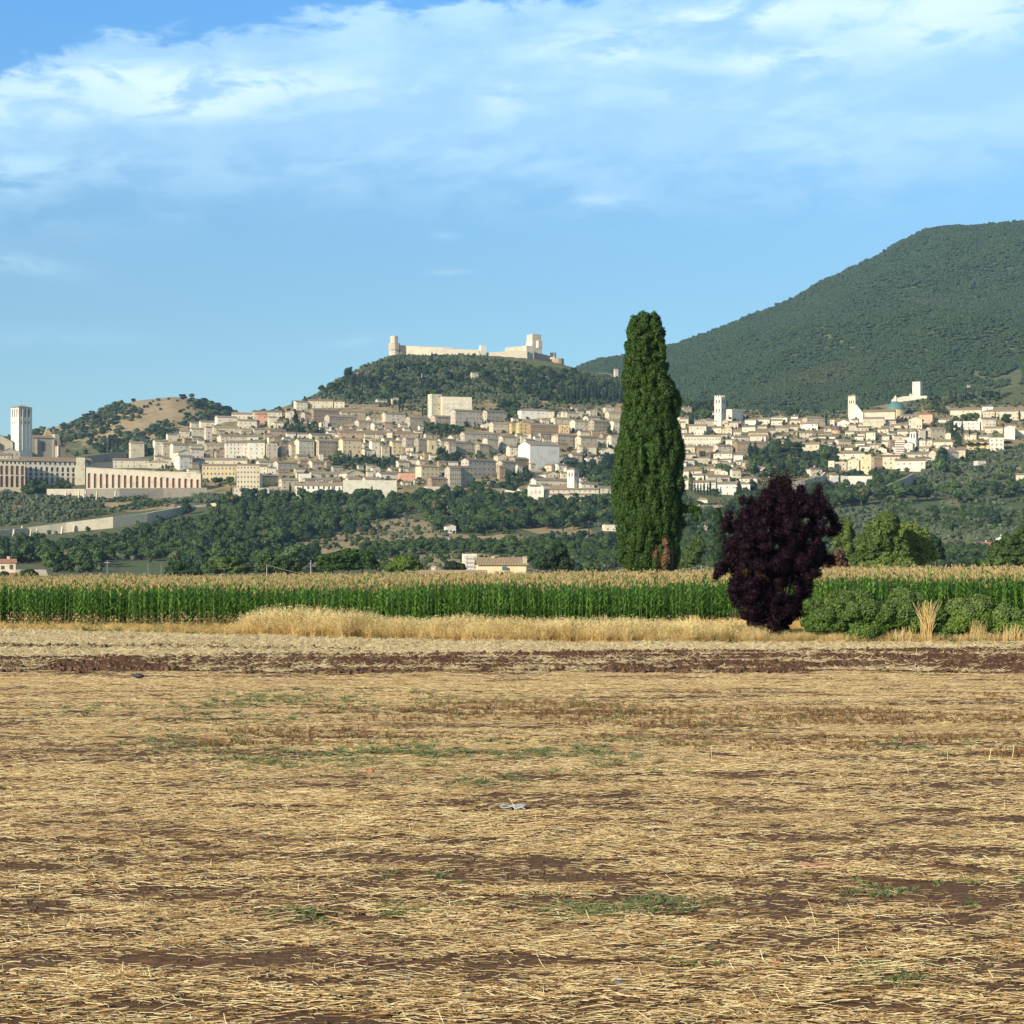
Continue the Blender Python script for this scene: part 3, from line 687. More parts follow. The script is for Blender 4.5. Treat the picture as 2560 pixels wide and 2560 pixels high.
# ------------------------------------------------------------------ dry grass bank in front of the corn
def grass(n, h, head, seed, lean=.35):
    random.seed(seed); ps = []
    for i in range(n):
        x, y = random.gauss(0, .16), random.gauss(0, .16); a = random.uniform(0, 6.28); l = abs(random.gauss(0, lean)) * h; hh = h * random.uniform(.55, 1.05); w_ = random.uniform(.007, .014)
        ps.append(ribbon([(x, y, 0), (x + l * .25 * math.cos(a), y + l * .25 * math.sin(a), hh * .55), (x + l * math.cos(a), y + l * math.sin(a), hh)], [w_, w_, w_ * .6], random.uniform(0, 1), up=(0.3, 1, 0)) + (0,))
        if random.random() < head:
            t = np.array((x + l * math.cos(a), y + l * math.sin(a), hh))
            for q in range(3):
                b = random.uniform(0, 6.28); ps.append(ribbon([t - (0, 0, .12 * q), t + np.array((.05 * math.cos(b), .05 * math.sin(b), .06 - .12 * q)), t + np.array((.10 * math.cos(b), .10 * math.sin(b), .0 - .12 * q))], [.006, .022, .010], random.uniform(.4, 1), up=(0, 1, .2)) + (1,))
    return merge(ps)
GR = [grass(34, 1.25, .6, 1), grass(34, 1.1, .7, 2), grass(30, .95, .2, 3), grass(26, .45, 0, 4, .8), grass(26, .35, 0, 5, 1.0)]
px, D, X = sample(30000, 101, 133, -150, 2720)
e0 = edge_D(px) + .35; e1 = corn_front(px) - .5
hgt = np.interp(px, [-400, 560, 600, 640, 880, 960, 1500, 1880, 1960, 2560], [.0, .0, .6, 1.15, 1.12, .88, .86, .76, .45, .45]) * (.72 + .6 * fbm(X / 1.6, D / 1.6, 2, 41)) + .05
k = (D > e0) & (D < e1) & (rng.uniform(0, 1, len(px)) < np.where(px < 600, .45, .8)); px, D, X, hgt = px[k], D[k], X[k], hgt[k]
hgt = hgt * np.interp(D - edge_D(px), [0, .8, 1.8, 4.5, 8, 20], [.35, .8, 1.0, .95, .42, .3])
short = (hgt < .35); pk = np.where(short, rng.integers(3, 5, len(px)), rng.integers(0, 3, len(px)))
s = np.where(short, rng.uniform(.5, 1.2, len(px)), np.clip(hgt, .35, 1.35))
scatter('dry_grass', GR, [F_GRASSD, F_GRASSP], np.stack([X, D, hill_z(X, D) - .02], 1), z_rot(len(px), 3), np.stack([s * .5 + .5, s * .5 + .5, s], 1), pk, 'tall golden dry grass and oats along the field edge')
px, D, X = sample(5000, 101, 133, -150, 2720); k = (D > edge_D(px) - .2) & (D < corn_front(px)) & ((px < 640) | (fbm(X / 2.2, D / 1.5, 2, 61) > .62)); px, D, X = px[k], D[k], X[k]
scatter('green_verge', [tuft(22, .38, .02, .3) for _ in range(3)], [F_GRASSG], np.stack([X, D, hill_z(X, D) - .02], 1), z_rot(len(px), 3), rng.uniform(.5, 1.2, (len(px), 1)) * np.array([[1, 1, 1]]), rng.integers(0, 3, len(px)), 'low green grass along the foot of the corn')
# ------------------------------------------------------------------ tree kinds (unit size: 1 high)
def crown_broad(seed, n=420, wide=.42, low=.18, nl=11, size=.036):
    random.seed(seed); L = []
    for i in range(nl):
        a = random.uniform(0, 6.28); r = random.uniform(0, wide * .62); z = random.uniform(low + .2, .82); q = wide * random.uniform(.38, .58) * (1 - .35 * max(0, z - .6) / .4)
        L.append((r * math.cos(a), r * math.sin(a), z, q, q, q * random.uniform(.7, .95)))
    L.append((0, 0, .5, wide * .75, wide * .75, .34))
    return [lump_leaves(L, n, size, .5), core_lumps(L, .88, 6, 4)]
def crown_cyp(seed, n=260, r=.075, size=.022):
    random.seed(seed); L = []
    for i in range(9):
        z = .08 + i * .10; q = r * (1.0 if i < 6 else 1 - (i - 5) * .2) * random.uniform(.85, 1.1) * min(1, .6 + i * .25)
        L.append((random.uniform(-.012, .012), random.uniform(-.012, .012), z + .03, q, q, .10))
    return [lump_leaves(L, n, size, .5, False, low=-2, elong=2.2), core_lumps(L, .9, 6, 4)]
def crown_pine(seed, n=380):
    random.seed(seed); L = []
    for i in range(12):
        a = random.uniform(0, 6.28); r = random.uniform(.05, .48); L.append((r * math.cos(a), r * math.sin(a), .80 - .25 * r + random.uniform(-.03, .03), .2, .2, .11))
    L.append((0, 0, .80, .3, .3, .14)); return [lump_leaves(L, n, .034, .5), core_lumps(L, .85, 6, 4)]
def crown_fir(seed, n=380):
    random.seed(seed); L = []
    for i in range(10):
        z = .14 + i * .088; q = .27 * (1 - i / 10.5)
        for j in range(3 if i < 7 else 1):
            a = random.uniform(0, 6.28) + j * 2.1; L.append((q * .5 * math.cos(a), q * .5 * math.sin(a), z, q * .65 + .02, q * .65 + .02, .07))
    return [lump_leaves(L, n, .028, .5), core_lumps(L, .85, 6, 4)]
def trunk_mesh(name, h, r, limbs=3, seed=0, mat=None):
    random.seed(seed); b = MB(); b.tube([(0, 0, -.05 * h), (.01 * h, 0, h * .5), (0, .01 * h, h)], [r * 1.3, r, r * .5], 6)
    for i in range(limbs):
        a = random.uniform(0, 6.28) ; z = h * random.uniform(.5, .9); b.tube([(0, 0, z), (.1 * math.cos(a), .1 * math.sin(a), z + .12), (.22 * math.cos(a), .22 * math.sin(a), z + .22)], [r * .5, r * .35, r * .15], 5)
    return b.mesh(name, mat or BARK)
T1 = trunk_mesh('trunk', .45, .03, 4, 1); T2 = trunk_mesh('trunk_thin', .3, .014, 0, 2); T3 = trunk_mesh('trunk_tall', .72, .022, 4, 3)
KIND = {}
def kind(k, name, crown_parts, mat, trunk, label, cat, wide, group):
    KIND[k] = dict(name=name, crowns=[leaf_mesh(name + '_crown', c, [mat]) for c in crown_parts], parts=crown_parts, mat=mat, trunk=trunk, label=label, cat=cat, wide=wide, group=group)
kind('b', 'broadleaf_tree', [crown_broad(i) for i in range(4)], F_BROAD, T1, 'round green tree', 'tree', 1.0, 'leafy trees on the hillside')
kind('d', 'holm_oak', [crown_broad(i + 10, wide=.5, low=.05) for i in range(3)], F_DARK, T1, 'dark bushy evergreen', 'tree', 1.0, 'dark evergreens on the hillside')
kind('c', 'cypress_tree', [crown_cyp(i) for i in range(3)], F_CYP, T2, 'slim dark cypress', 'tree', 1.0, 'slim cypresses on the hillside')
kind('o', 'olive_tree', [crown_broad(i + 20, 300, .55, .05) for i in range(3)], F_OLIVE, T1, 'small silvery olive', 'tree', 1.0, 'olive trees on the hillside')
kind('p', 'umbrella_pine', [crown_pine(i) for i in range(2)], F_DARK, T3, 'flat-topped umbrella pine', 'tree', 1.0, 'umbrella pines in the town')
kind('f', 'cedar_tree', [crown_fir(i) for i in range(2)], F_DARK, T2, 'pointed dark conifer', 'tree', 1.0, 'pointed conifers in the town')
kind('l', 'light_green_tree', [crown_broad(i + 40) for i in range(2)], F_LIGHT, T1, 'bright green tree', 'tree', 1.0, 'bright green trees')

REG = []      # (object, px, py, base phrase, category): labels are written at the end
def place_tree(k, p, h, wd=1.0, px=None, py=None):
    K = KIND[k]; n = len([1 for r in REG if r[5] == k]); r = empty(K['name'], p, random.uniform(0, 6.28)); r.scale = (h * wd, h * wd, h)
    c = obj('crown', K['crowns'][n % len(K['crowns'])], r); t = obj('trunk', K['trunk'], r)
    REG.append((r, px, py, None, K['cat'], k, h)); return r
def tree_at(k, px, yb, hp, wd=1.0):
    """a tree whose foot shows at (px, yb) and which is hp photograph pixels high"""
    if yb < profile_py(2900) : pass
    p = hill_pt(px, yb - 1) if yb <= 1436 else None
    ry = float(np.interp(px, RX, RY))
    if yb < ry + 2: p = hill_pt(px, ry + 3)
    h = hp * p.y / F; return place_tree(k, p, h, wd, px, yb - hp / 2)
def Z(i):
    return {1: (0, 960, 3.019), 2: (540, 800, 3.019), 3: (1060, 760, 3.019), 4: (1640, 900, 4.2), 5: (2060, 900, 3.864), 6: (0, 980, 6.9)}[i]
TREES = {
 1: [('c', 795, 520, 135), ('c', 825, 522, 142), ('c', 858, 521, 135), ('c', 886, 520, 128), ('d', 757, 528, 90), ('c', 1100, 492, 70), ('d', 1140, 542, 58), ('d', 440, 785, 68), ('d', 290, 792, 46), ('d', 150, 785, 55),
     ('d', 1410, 1005, 100), ('d', 1205, 1062, 78), ('b', 1580, 985, 70), ('b', 1690, 1000, 95), ('b', 1625, 772, 68), ('b', 1730, 772, 66), ('b', 1480, 782, 45), ('b', 1370, 1190, 70), ('d', 1245, 1300, 95), ('d', 1000, 1240, 90),
     ('d', 790, 1200, 90), ('d', 640, 1210, 80), ('b', 610, 1390, 110), ('b', 460, 1400, 110), ('b', 1060, 1250, 60), ('d', 1890, 930, 130), ('c', 1745, 1195, 90), ('c', 1660, 1160, 95), ('o', 370, 1130, 40), ('o', 150, 1150, 40), ('o', 420, 1130, 36), ('o', 1030, 1070, 45), ('o', 660, 1110, 42), ('b', 1380, 1420, 130), ('l', 1130, 1365, 50), ('d', 660, 560, 50), ('b', 760, 1410, 70)],
 2: [('c', 575, 662, 56), ('f', 600, 795, 120), ('c', 1300, 642, 72), ('c', 1245, 642, 60), ('c', 1385, 685, 118), ('c', 1408, 690, 112), ('c', 1560, 730, 85), ('b', 920, 1048, 70), ('b', 1060, 1052, 44), ('d', 240, 1385, 110), ('b', 1105, 1395, 120), ('b', 800, 1392, 72), ('b', 705, 1335, 50),
     ('c', 940, 1445, 110), ('f', 1195, 1425, 115), ('c', 115, 1325, 70), ('b', 1525, 1612, 62), ('c', 730, 1800, 88), ('b', 1088, 1742, 42), ('d', 1290, 1500, 90), ('d', 1380, 1480, 100), ('l', 1090, 1470, 60), ('d', 1130, 1620, 100), ('d', 1010, 1640, 110), ('d', 860, 1670, 110), ('b', 640, 1680, 110), ('b', 480, 1690, 110),
     ('b', 330, 1560, 90), ('b', 430, 1500, 80), ('d', 700, 1700, 90), ('o', 1000, 1640, 40), ('o', 505, 1700, 36), ('o', 1130, 1640, 30), ('b', 1330, 1780, 60), ('b', 1690, 1765, 80), ('b', 1790, 1765, 80), ('d', 1000, 1070, 45), ('b', 1730, 860, 85), ('f', 1640, 900, 75), ('f', 1250, 420, 80), ('d', 1000, 430, 80), ('d', 1330, 470, 70), ('d', 1240, 460, 75),
     ('c', 1215, 375, 60), ('c', 1385, 340, 55), ('c', 1350, 350, 50), ('d', 1840, 470, 90), ('d', 1760, 460, 80), ('d', 1650, 470, 60), ('c', 1625, 330, 70), ('b', 30, 1250, 60), ('b', 110, 1255, 68), ('c', 780, 1380, 60)],
 3: [('c', 190, 1570, 170), ('c', 380, 1655, 175), ('c', 225, 1590, 150), ('c', 600, 1560, 140), ('c', 988, 1590, 155), ('c', 1030, 1625, 170), ('c', 1065, 1570, 110), ('c', 1048, 1720, 190), ('c', 1172, 1805, 110), ('c', 1246, 1785, 92), ('c', 1395, 1545, 125), ('c', 1240, 1570, 115), ('c', 1300, 1565, 120), ('d', 890, 1505, 96),
     ('d', 1098, 1255, 78), ('c', 1258, 1295, 140), ('d', 1390, 1262, 138), ('d', 1300, 1295, 100), ('d', 1400, 1345, 105), ('l', 1295, 1345, 50), ('f', 630, 1395, 125), ('d', 785, 1335, 80), ('f', 315, 935, 90), ('b', 415, 1145, 48), ('c', 385, 950, 70), ('d', 145, 1225, 120), ('f', 1400, 985, 88), ('d', 1125, 962, 30), ('c', 505, 1835, 80), ('b', 650, 1875, 130),
     ('p', 1350, 1640, 130), ('b', 930, 1710, 115), ('b', 1130, 1710, 120), ('d', 760, 1700, 130), ('b', 800, 1620, 110), ('d', 600, 1740, 90), ('f', 340, 1740, 110), ('f', 420, 1745, 100), ('b', 940, 1840, 110), ('b', 1370, 1870, 120), ('d', 680, 1510, 95), ('c', 683, 1690, 150), ('f', 690, 1660, 110), ('b', 560, 1610, 90),
     ('c', 240, 1660, 120), ('c', 460, 1640, 110), ('c', 350, 1600, 130), ('c', 1440 - 20, 1300, 90), ('d', 1180, 1300, 80), ('c', 330, 1410, 75), ('c', 190, 1500, 100), ('b', 740, 1330, 60), ('c', 60, 450, 90), ('d', 445, 570, 90), ('d', 350, 530, 60), ('d', 1210, 860, 30), ('b', 660, 770, 90), ('d', 590, 790, 90), ('d', 840, 800, 70)]
    + [('c', x, 735 + (i % 3) * 12 - (x - 1050) * .02, 110 + (i * 37) % 50) for i, x in enumerate(range(1055, 1520, 27))],
 4: [('f', 375, 655, 105), ('b', 520, 650, 150), ('f', 990, 1030, 160), ('f', 1045, 1030, 170), ('b', 490, 1045, 90), ('d', 1245, 1010, 175), ('d', 1130, 1105, 160), ('b', 1290, 1095, 160), ('p', 1480, 1020, 150), ('d', 1585, 1105, 130), ('b', 1765, 1070, 150), ('d', 1450, 1225, 165), ('b', 1000, 1195, 150), ('b', 660, 1200, 120), ('b', 760, 1215, 125), ('b', 870, 1212, 90), ('l', 1180, 1170, 90), ('d', 1010, 1410, 155), ('b', 810, 1275, 62),
     ('c', 375, 1425, 105), ('c', 408, 1430, 125), ('c', 440, 1436, 130), ('c', 470, 1440, 120), ('c', 505, 1443, 145), ('c', 542, 1440, 125), ('c', 570, 1445, 160), ('c', 668, 1410, 95), ('c', 706, 1405, 150), ('c', 754, 1430, 120), ('f', 872, 1450, 185), ('d', 620, 1450, 85), ('c', 1035, 585, 80), ('c', 1300, 1210, 190), ('c', 1340, 1200, 170), ('c', 1615, 1110, 110), ('c', 1210, 1100, 80), ('f', 1235, 830, 50), ('f', 1690, 830, 50), ('p', 780, 1060, 55), ('f', 1870, 960, 100), ('c', 1790, 680, 110), ('b', 780, 640, 45), ('b', 1500, 830, 55), ('d', 740, 480, 60), ('d', 840, 510, 60), ('b', 380, 1300, 90), ('c', 730, 1500, 60), ('c', 680, 1500, 45), ('d', 410, 1070, 50)],
 5: [('b', 190, 1425, 185), ('b', 362, 1418, 195), ('b', 545, 1402, 185), ('b', 722, 1398, 215), ('b', 905, 1385, 185), ('b', 1000, 1372, 140), ('b', 1290, 1395, 225), ('b', 1182, 1342, 150), ('b', 1482, 1375, 225), ('b', 1668, 1348, 185), ('b', 1832, 1325, 175), ('f', 1090, 1562, 155), ('d', 1650, 1592, 155), ('d', 1785, 1597, 85),
     ('c', 1335, 738, 150), ('c', 1655, 585, 90), ('c', 1885, 585, 100), ('c', 1170, 555, 75), ('c', 1405, 782, 110), ('b', 1270, 600, 65), ('b', 1350, 592, 80), ('b', 1400, 592, 88), ('b', 1470, 590, 88), ('d', 1760, 614, 95), ('b', 1300, 845, 82), ('b', 1030, 505, 80), ('p', 1420, 875, 82), ('p', 1490, 875, 80), ('p', 1560, 875, 80), ('p', 1715, 865, 85), ('p', 1772, 865, 85), ('c', 1385, 990, 130), ('d', 1140, 1010, 160), ('l', 1125, 1100, 160),
     ('b', 872, 1075, 85), ('b', 700, 1135, 85), ('b', 800, 1105, 65), ('b', 500, 1130, 75), ('b', 600, 1130, 70), ('b', 1270, 1125, 115), ('b', 1510, 1105, 95), ('b', 1190, 660, 70), ('b', 1050, 650, 60), ('b', 590, 890, 40), ('c', 1280, 470, 50), ('b', 1500, 465, 40), ('b', 1225, 1655, 110), ('b', 1300, 1735, 80), ('b', 1420, 1885, 120), ('b', 1900, 880, 70), ('c', 20, 650, 110), ('d', 570, 870, 60), ('b', 1000, 750, 60), ('b', 90, 1190, 80), ('b', 310, 1210, 60), ('b', 1950, 1290, 130), ('b', 80, 1270, 60)],
}
ntree = 0
for zi, lst in TREES.items():
    ox, oy, sc = Z(zi)
    for k, x, yb, h in lst:
        px = ox + x / sc; py = oy + yb / sc
        if zi == 1 and 560 > yb > 480 and x < 900:          # cypress clump at the foot of the tan hill
            D = 2440; p = Vector(((px - CX) / F * D, D, EYE + (HY - py) / F * D)); place_tree(k, Vector((p.x, p.y, p.z)), h / sc * D / F, 1.0, px, py - h / sc / 2)
        elif zi == 4 and yb < 600 and x > 1000: continue
        else: tree_at(k, px, py, h / sc, 1.0 if k in 'cf' else random.uniform(.95, 1.15))
        ntree += 1
print('trees', ntree)

# ------------------------------------------------------------------ woods that read as one mass
GARD = [[(705, 1052), (760, 1068), (805, 1055), (808, 1085), (730, 1095), (705, 1080)], [(1050, 1055), (1100, 1050), (1155, 1075), (1150, 1098), (1060, 1095)], [(820, 1148), (990, 1146), (985, 1175), (830, 1175)],
        [(1083, 1128), (1150, 1130), (1150, 1162), (1085, 1160)], [(1260, 1185), (1320, 1180), (1330, 1215), (1270, 1222)], [(1430, 1140), (1540, 1120), (1540, 1225), (1490, 1222), (1440, 1190)],
        [(1872, 1118), (1935, 1108), (2010, 1116), (2090, 1130), (2100, 1180), (1980, 1195), (1880, 1190), (1862, 1150)], [(2325, 1000), (2345, 995), (2370, 1012), (2360, 1035), (2335, 1030)],
        [(1255, 1010), (1290, 995), (1300, 1045), (1262, 1060)], [(1700, 1035), (1780, 1030), (1780, 1058), (1705, 1058)], [(2320, 1060), (2400, 1070), (2400, 1105), (2350, 1100)], [(1180, 1215), (1300, 1222), (1300, 1240), (1180, 1240)]]
W_DARK = [[(0, 1376), (150, 1376), (280, 1352), (420, 1328), (520, 1300), (560, 1268), (640, 1250), (800, 1248), (1000, 1255), (1060, 1268), (1000, 1290), (930, 1306), (800, 1345), (690, 1372), (600, 1392), (560, 1400), (380, 1405), (280, 1400), (200, 1412), (0, 1400)],
          [(0, 1395), (250, 1400), (250, 1432), (120, 1432), (120, 1410), (0, 1410)], [(430, 1410), (560, 1402), (660, 1412), (780, 1392), (800, 1432), (430, 1434)],
          [(1010, 1250), (1130, 1238), (1300, 1250), (1420, 1252), (1530, 1262), (1560, 1330), (1480, 1322), (1300, 1325), (1150, 1345), (1090, 1332), (1060, 1300)],
          [(900, 1356), (1060, 1352), (1180, 1345), (1290, 1355), (1400, 1345), (1540, 1345), (1540, 1430), (1350, 1432), (1290, 1392), (1060, 1386), (930, 1398), (890, 1380)],
          [(1680, 1195), (1720, 1260), (1800, 1290), (1850, 1250), (2080, 1205), (2110, 1195), (2300, 1212), (2330, 1240), (2300, 1250), (2090, 1270), (1850, 1330), (1700, 1330)],
          [(0, 1215), (100, 1222), (170, 1225), (180, 1236), (60, 1246), (0, 1246)], [(2250, 1360), (2330, 1370), (2560, 1365), (2560, 1432), (2250, 1432)], [(1700, 1330), (2080, 1310), (2080, 1430), (1700, 1430)]]
W_ROCCA = [[(1560, 960), (1600, 965), (1700, 1008), (1800, 1021), (2000, 1032), (2150, 1025), (2240, 1008), (2250, 1022), (2140, 1040), (2000, 1044), (1850, 1036), (1700, 1032), (1560, 1015)], [(2318, 1000), (2560, 965), (2560, 985), (2330, 1012)], [(560, 1050), (640, 1042), (780, 992), (800, 1000), (700, 1020), (640, 1048)],[(770, 992), (800, 975), (850, 938), (880, 915), (920, 905), (960, 925), (1100, 912), (1250, 935), (1420, 935), (1500, 950), (1545, 965), (1560, 1005), (1530, 1018), (1380, 1005), (1300, 1010), (1200, 985), (1130, 990), (1050, 985), (1000, 1010), (950, 1020), (880, 1005)]]
W_OLIVE = [[(980, 890), (1190, 890), (1400, 925), (1545, 948), (1545, 975), (1400, 945), (1190, 912), (980, 905)], [(560, 1052), (780, 985), (880, 908), (1000, 887), (1400, 925), (1560, 960), (1560, 1020), (1400, 1040), (1150, 1045), (1000, 1020), (800, 1010), (700, 1035)], [(1560, 960), (1700, 1012), (2000, 1035), (2200, 1025), (2330, 995), (2560, 965), (2560, 1010), (2350, 1020), (2200, 1045), (1700, 1050)], [(0, 1240), (180, 1242), (290, 1262), (430, 1252), (540, 1240), (600, 1248), (520, 1262), (430, 1262), (300, 1280), (180, 1306), (0, 1328)], [(225, 1248), (430, 1250), (520, 1240), (520, 1252), (420, 1268), (250, 1275)], [(120, 1244), (520, 1236), (520, 1246), (300, 1256), (120, 1256)], [(0, 1362), (200, 1358), (200, 1380), (0, 1382)], [(350, 1330), (560, 1300), (600, 1340), (380, 1372)],
           [(2080, 1280), (2250, 1262), (2560, 1240), (2560, 1375), (2320, 1372), (2240, 1390), (2080, 1400)], [(880, 912), (1000, 890), (1190, 893), (1390, 922), (1400, 945), (1100, 925), (950, 940)], [(800, 985), (1000, 970), (1300, 975), (1350, 1005), (1050, 990), (950, 1018), (820, 1000)], [(2340, 1130), (2560, 1118), (2560, 1240), (2300, 1250), (2290, 1200)], [(1400, 1390), (1530, 1385), (1530, 1430), (1400, 1430)]]
def in_any(px, py, polys):
    r = np.zeros(len(px), bool)
    for p in polys: r |= inpoly(px, py, p)
    return r
def wood(name, polys, dens, kinds, mats, label, hrange, seed, forbid=None, thin=None, clump=.0, cyp=.93):
    g = np.random.default_rng(seed); Pp = []
    for poly in polys:
        poly = [(-350 if x <= 0 else 2900 if x >= 2560 else x, y) for x, y in poly]; a = np.array(poly); x0, y0 = a.min(0); x1, y1 = a.max(0); n = int((x1 - x0) * (y1 - y0) * dens); x = g.uniform(x0, x1, n); y = g.uniform(y0, y1, n); k = inpoly(x, y, poly); Pp.append(np.stack([x[k], y[k]], 1))
    Pp = np.concatenate(Pp); px, py = Pp.T; D = inv_D(py, px); ry = np.interp(px, RX, RY); k = py > ry + 1; px, py, D = px[k], py[k], D[k]; X = (px - CX) / F * D
    if clump: k = fbm(X / 45, D / 60, 3, seed) > clump; px, py, D, X = px[k], py[k], D[k], X[k]
    if forbid is not None: k = ~in_any(px, py, forbid); px, py, D, X = px[k], py[k], D[k], X[k]
    T = []; off = []
    for kd in kinds:
        for c in KIND[kd]['parts'][:3]: V, Q, M, L = merge(c); T.append((V, Q, np.full(len(Q), mats.index(KIND[kd]['mat'])), L)); off.append(kd)
    fam = np.clip(((fbm(X / 70, D / 90, 2, seed + 3) - .3) / .42 * len(kinds)).astype(int), 0, len(kinds) - 1); mixr = g.uniform(0, 1, len(X)) < .35; fam = np.where(mixr, g.integers(0, len(kinds), len(X)), fam)
    if 'c' in kinds: fam = np.where((fam == kinds.index('c')) & (g.uniform(0, 1, len(X)) < cyp), g.integers(0, 2, len(X)), fam)
    per = len(T) // len(kinds) if all(len(KIND[q]['parts'][:3]) == len(KIND[kinds[0]]['parts'][:3]) for q in kinds) else None
    idx = {q: [i for i, o_ in enumerate(off) if o_ == q] for q in kinds}
    pick = np.array([idx[kinds[f]][g.integers(0, len(idx[kinds[f]]))] for f in fam])
    hs = np.array([hrange[kinds[f]] for f in fam]); h = hs[:, 0] + (hs[:, 1] - hs[:, 0]) * g.uniform(0, 1, len(X)) ** 1.3
    rot = np.zeros((len(X), 3)); rot[:, 2] = g.uniform(0, 6.28, len(X)); sc = np.stack([h * g.uniform(.9, 1.2, len(X)), h * g.uniform(.9, 1.2, len(X)), h], 1)
    print(name, len(X))
    return scatter(name, T, mats, np.stack([X, D, hill_z(X, D) - .3], 1), rot, sc, pick, label)
HR = {'b': (6, 13), 'd': (5, 11), 'c': (9, 16), 'o': (3.2, 5.0), 'p': (8, 12), 'f': (8, 14), 'l': (5, 9)}
wood('woodland', W_DARK[:3] + W_DARK[3:4] + W_DARK[5:7], .026, ['o', 'b', 'd', 'b', 'o', 'c'], [F_BROAD, F_DARK, F_OLIVE, F_CYP], 'dense mixed woodland below the hill town', HR, 1, forbid=DRY[:1])
wood('hedgerow_scrub', [W_DARK[4]] + W_DARK[7:], .040, ['b', 'o', 'd', 'b'], [F_BROAD, F_DARK, F_OLIVE], 'low bushy scrub and hedgerows between the dry fields', {**HR, 'b': (3, 7), 'd': (3, 6), 'o': (2.5, 4)}, 12, forbid=DRY, clump=.33)
wood('hilltop_wood', W_ROCCA, .030, ['o', 'd', 'b', 'o', 'c'], [F_DARK, F_BROAD, F_OLIVE, F_CYP], 'dark wood on the slope under the castle', {**HR, 'b': (5, 10), 'd': (5, 11)}, 2, clump=.40, cyp=.8)
wood('olive_grove', W_OLIVE, .030, ['o', 'o', 'b'], [F_OLIVE, F_BROAD], 'silvery olive groves on the lower slopes', {**HR, 'b': (3, 5)}, 3, clump=.34)
wood('garden_greenery', GARD, .032, ['b', 'o', 'd', 'c'], [F_BROAD, F_DARK, F_CYP, F_OLIVE], 'garden trees crowded between the town houses', {'b': (4, 8), 'd': (4, 7), 'c': (8, 13), 'o': (3, 5)}, 4, cyp=.8)
wood('crest_scrub', [W_OLIVE[0]], .06, ['o', 'b'], [F_OLIVE, F_BROAD], 'olive-green scrub on the slope just below the castle walls', {'o': (3, 5), 'b': (3, 5)}, 14)
wood('field_scrub', [DRY[0], DRY[1], [(380, 1150), (700, 1030), (1560, 1030), (2560, 1030), (2560, 1110), (2100, 1190), (1560, 1220), (400, 1220)]], .009, ['o', 'b'], [F_OLIVE, F_BROAD], 'sparse low scrub dotting the dry slope', {'o': (2.5, 4.5), 'b': (2.5, 5)}, 5)

def sheet_scatter(name, fn, px, s, T, mats, h, pick, label, sink=.3):
    X, D, z = fn(px, s); rot = np.zeros((len(X), 3)); rot[:, 2] = rng.uniform(0, 6.28, len(X))
    return scatter(name, T, mats, np.stack([X, D, z - sink], 1), rot, np.stack([h * 1.2, h * 1.2, h * .85], 1), pick, label)
# mountain forest: canopy masses
def tmpl(kinds, mats, scale_n=None):
    T = []
    for kd in kinds:
        for c in KIND[kd]['parts']: V, Q, M, L = merge(c); T.append((V, Q, np.full(len(Q), mats.index(KIND[kd]['mat'])), L))
    return T
def canopy(seed):
    random.seed(seed); L = [(random.uniform(-.45, .45), random.uniform(-.45, .45), random.uniform(.35, .6), random.uniform(.22, .34), random.uniform(.22, .34), random.uniform(.2, .34)) for i in range(6)]
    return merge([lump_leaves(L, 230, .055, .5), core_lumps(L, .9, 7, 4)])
TM = []
for i in range(5): V, Q, M, L = canopy(i + 70); TM.append((V, Q, M, L))
n = 105000; px = rng.uniform(1180, 3000, n); s = rng.uniform(-.05, 1.03, n) 
Xq, Dq, zq = mount_z(px, s); pyq = HY - (zq - EYE) / Dq * F
k = ~(inpoly(px, pyq, FARM) & (fbm(Xq / 60, Dq / 60, 2, 4) > .42)) & ~inpoly(px, pyq, [(2430, 556), (2480, 556), (2480, 566), (2430, 566)]) & (rng.uniform(0, 1, n) < np.interp(px, [1180, 1400, 2600, 3000], [.3, 1, 1, .5]))
px, s, Dk = px[k], s[k], Dq[k]
hh = rng.uniform(6, 11, len(px)) * np.interp(Dk, [2900, 5400], [.8, 1.35]); print('mount', len(px))
sheet_scatter('mountain_forest', mount_z, px, s, TM, [F_MOUNT], hh, rng.integers(0, 5, len(px)), 'thick forest covering the large mountain flank')
# tan hill scrub and wood
n = 5200; px = rng.uniform(-200, 760, n); s = rng.uniform(.0, 1.0, n); Xq, Dq, zq = tan_z(px, s); pyq = HY - (zq - EYE) / Dq * F
TW = [[(-50, 1200), (-50, 1110), (80, 1085), (150, 1068), (230, 1042), (280, 1012), (315, 1012), (355, 1030), (350, 1050), (300, 1060), (260, 1085), (220, 1095), (150, 1110), (150, 1200)], [(370, 1070), (430, 1055), (500, 1035), (470, 1010), (490, 1000), (560, 1015), (620, 1040), (640, 1080), (520, 1100), (460, 1110), (380, 1115)], [(230, 1100), (330, 1075), (440, 1085), (430, 1130), (300, 1150), (240, 1150)]]
k = (in_any(px, pyq, TW) & (fbm(Xq / 50, Dq / 60, 3, 3) > .40)) | (rng.uniform(0, 1, n) < .045); px, s = px[k], s[k]
sheet_scatter('hill_scrub', tan_z, px, s, tmpl(['b', 'd', 'o'], [F_BROAD, F_DARK, F_OLIVE]), [F_BROAD, F_DARK, F_OLIVE], rng.uniform(3.5, 11, len(px)), rng.integers(0, 10, len(px)), 'bushes and small woods on the tan bare hill')

# ------------------------------------------------------------------ near trees
def finish(name, leaf_parts, mats, trunk_mb, loc, label, cat='tree', group=None, bark=BARK, extra=None):
    r = empty(name, loc); obj('crown', leaf_mesh('crown', leaf_parts, mats), r)
    if trunk_mb: trunk_mb.build('trunk', bark, r, smooth=True)
    tag(r, label, cat, group); return r
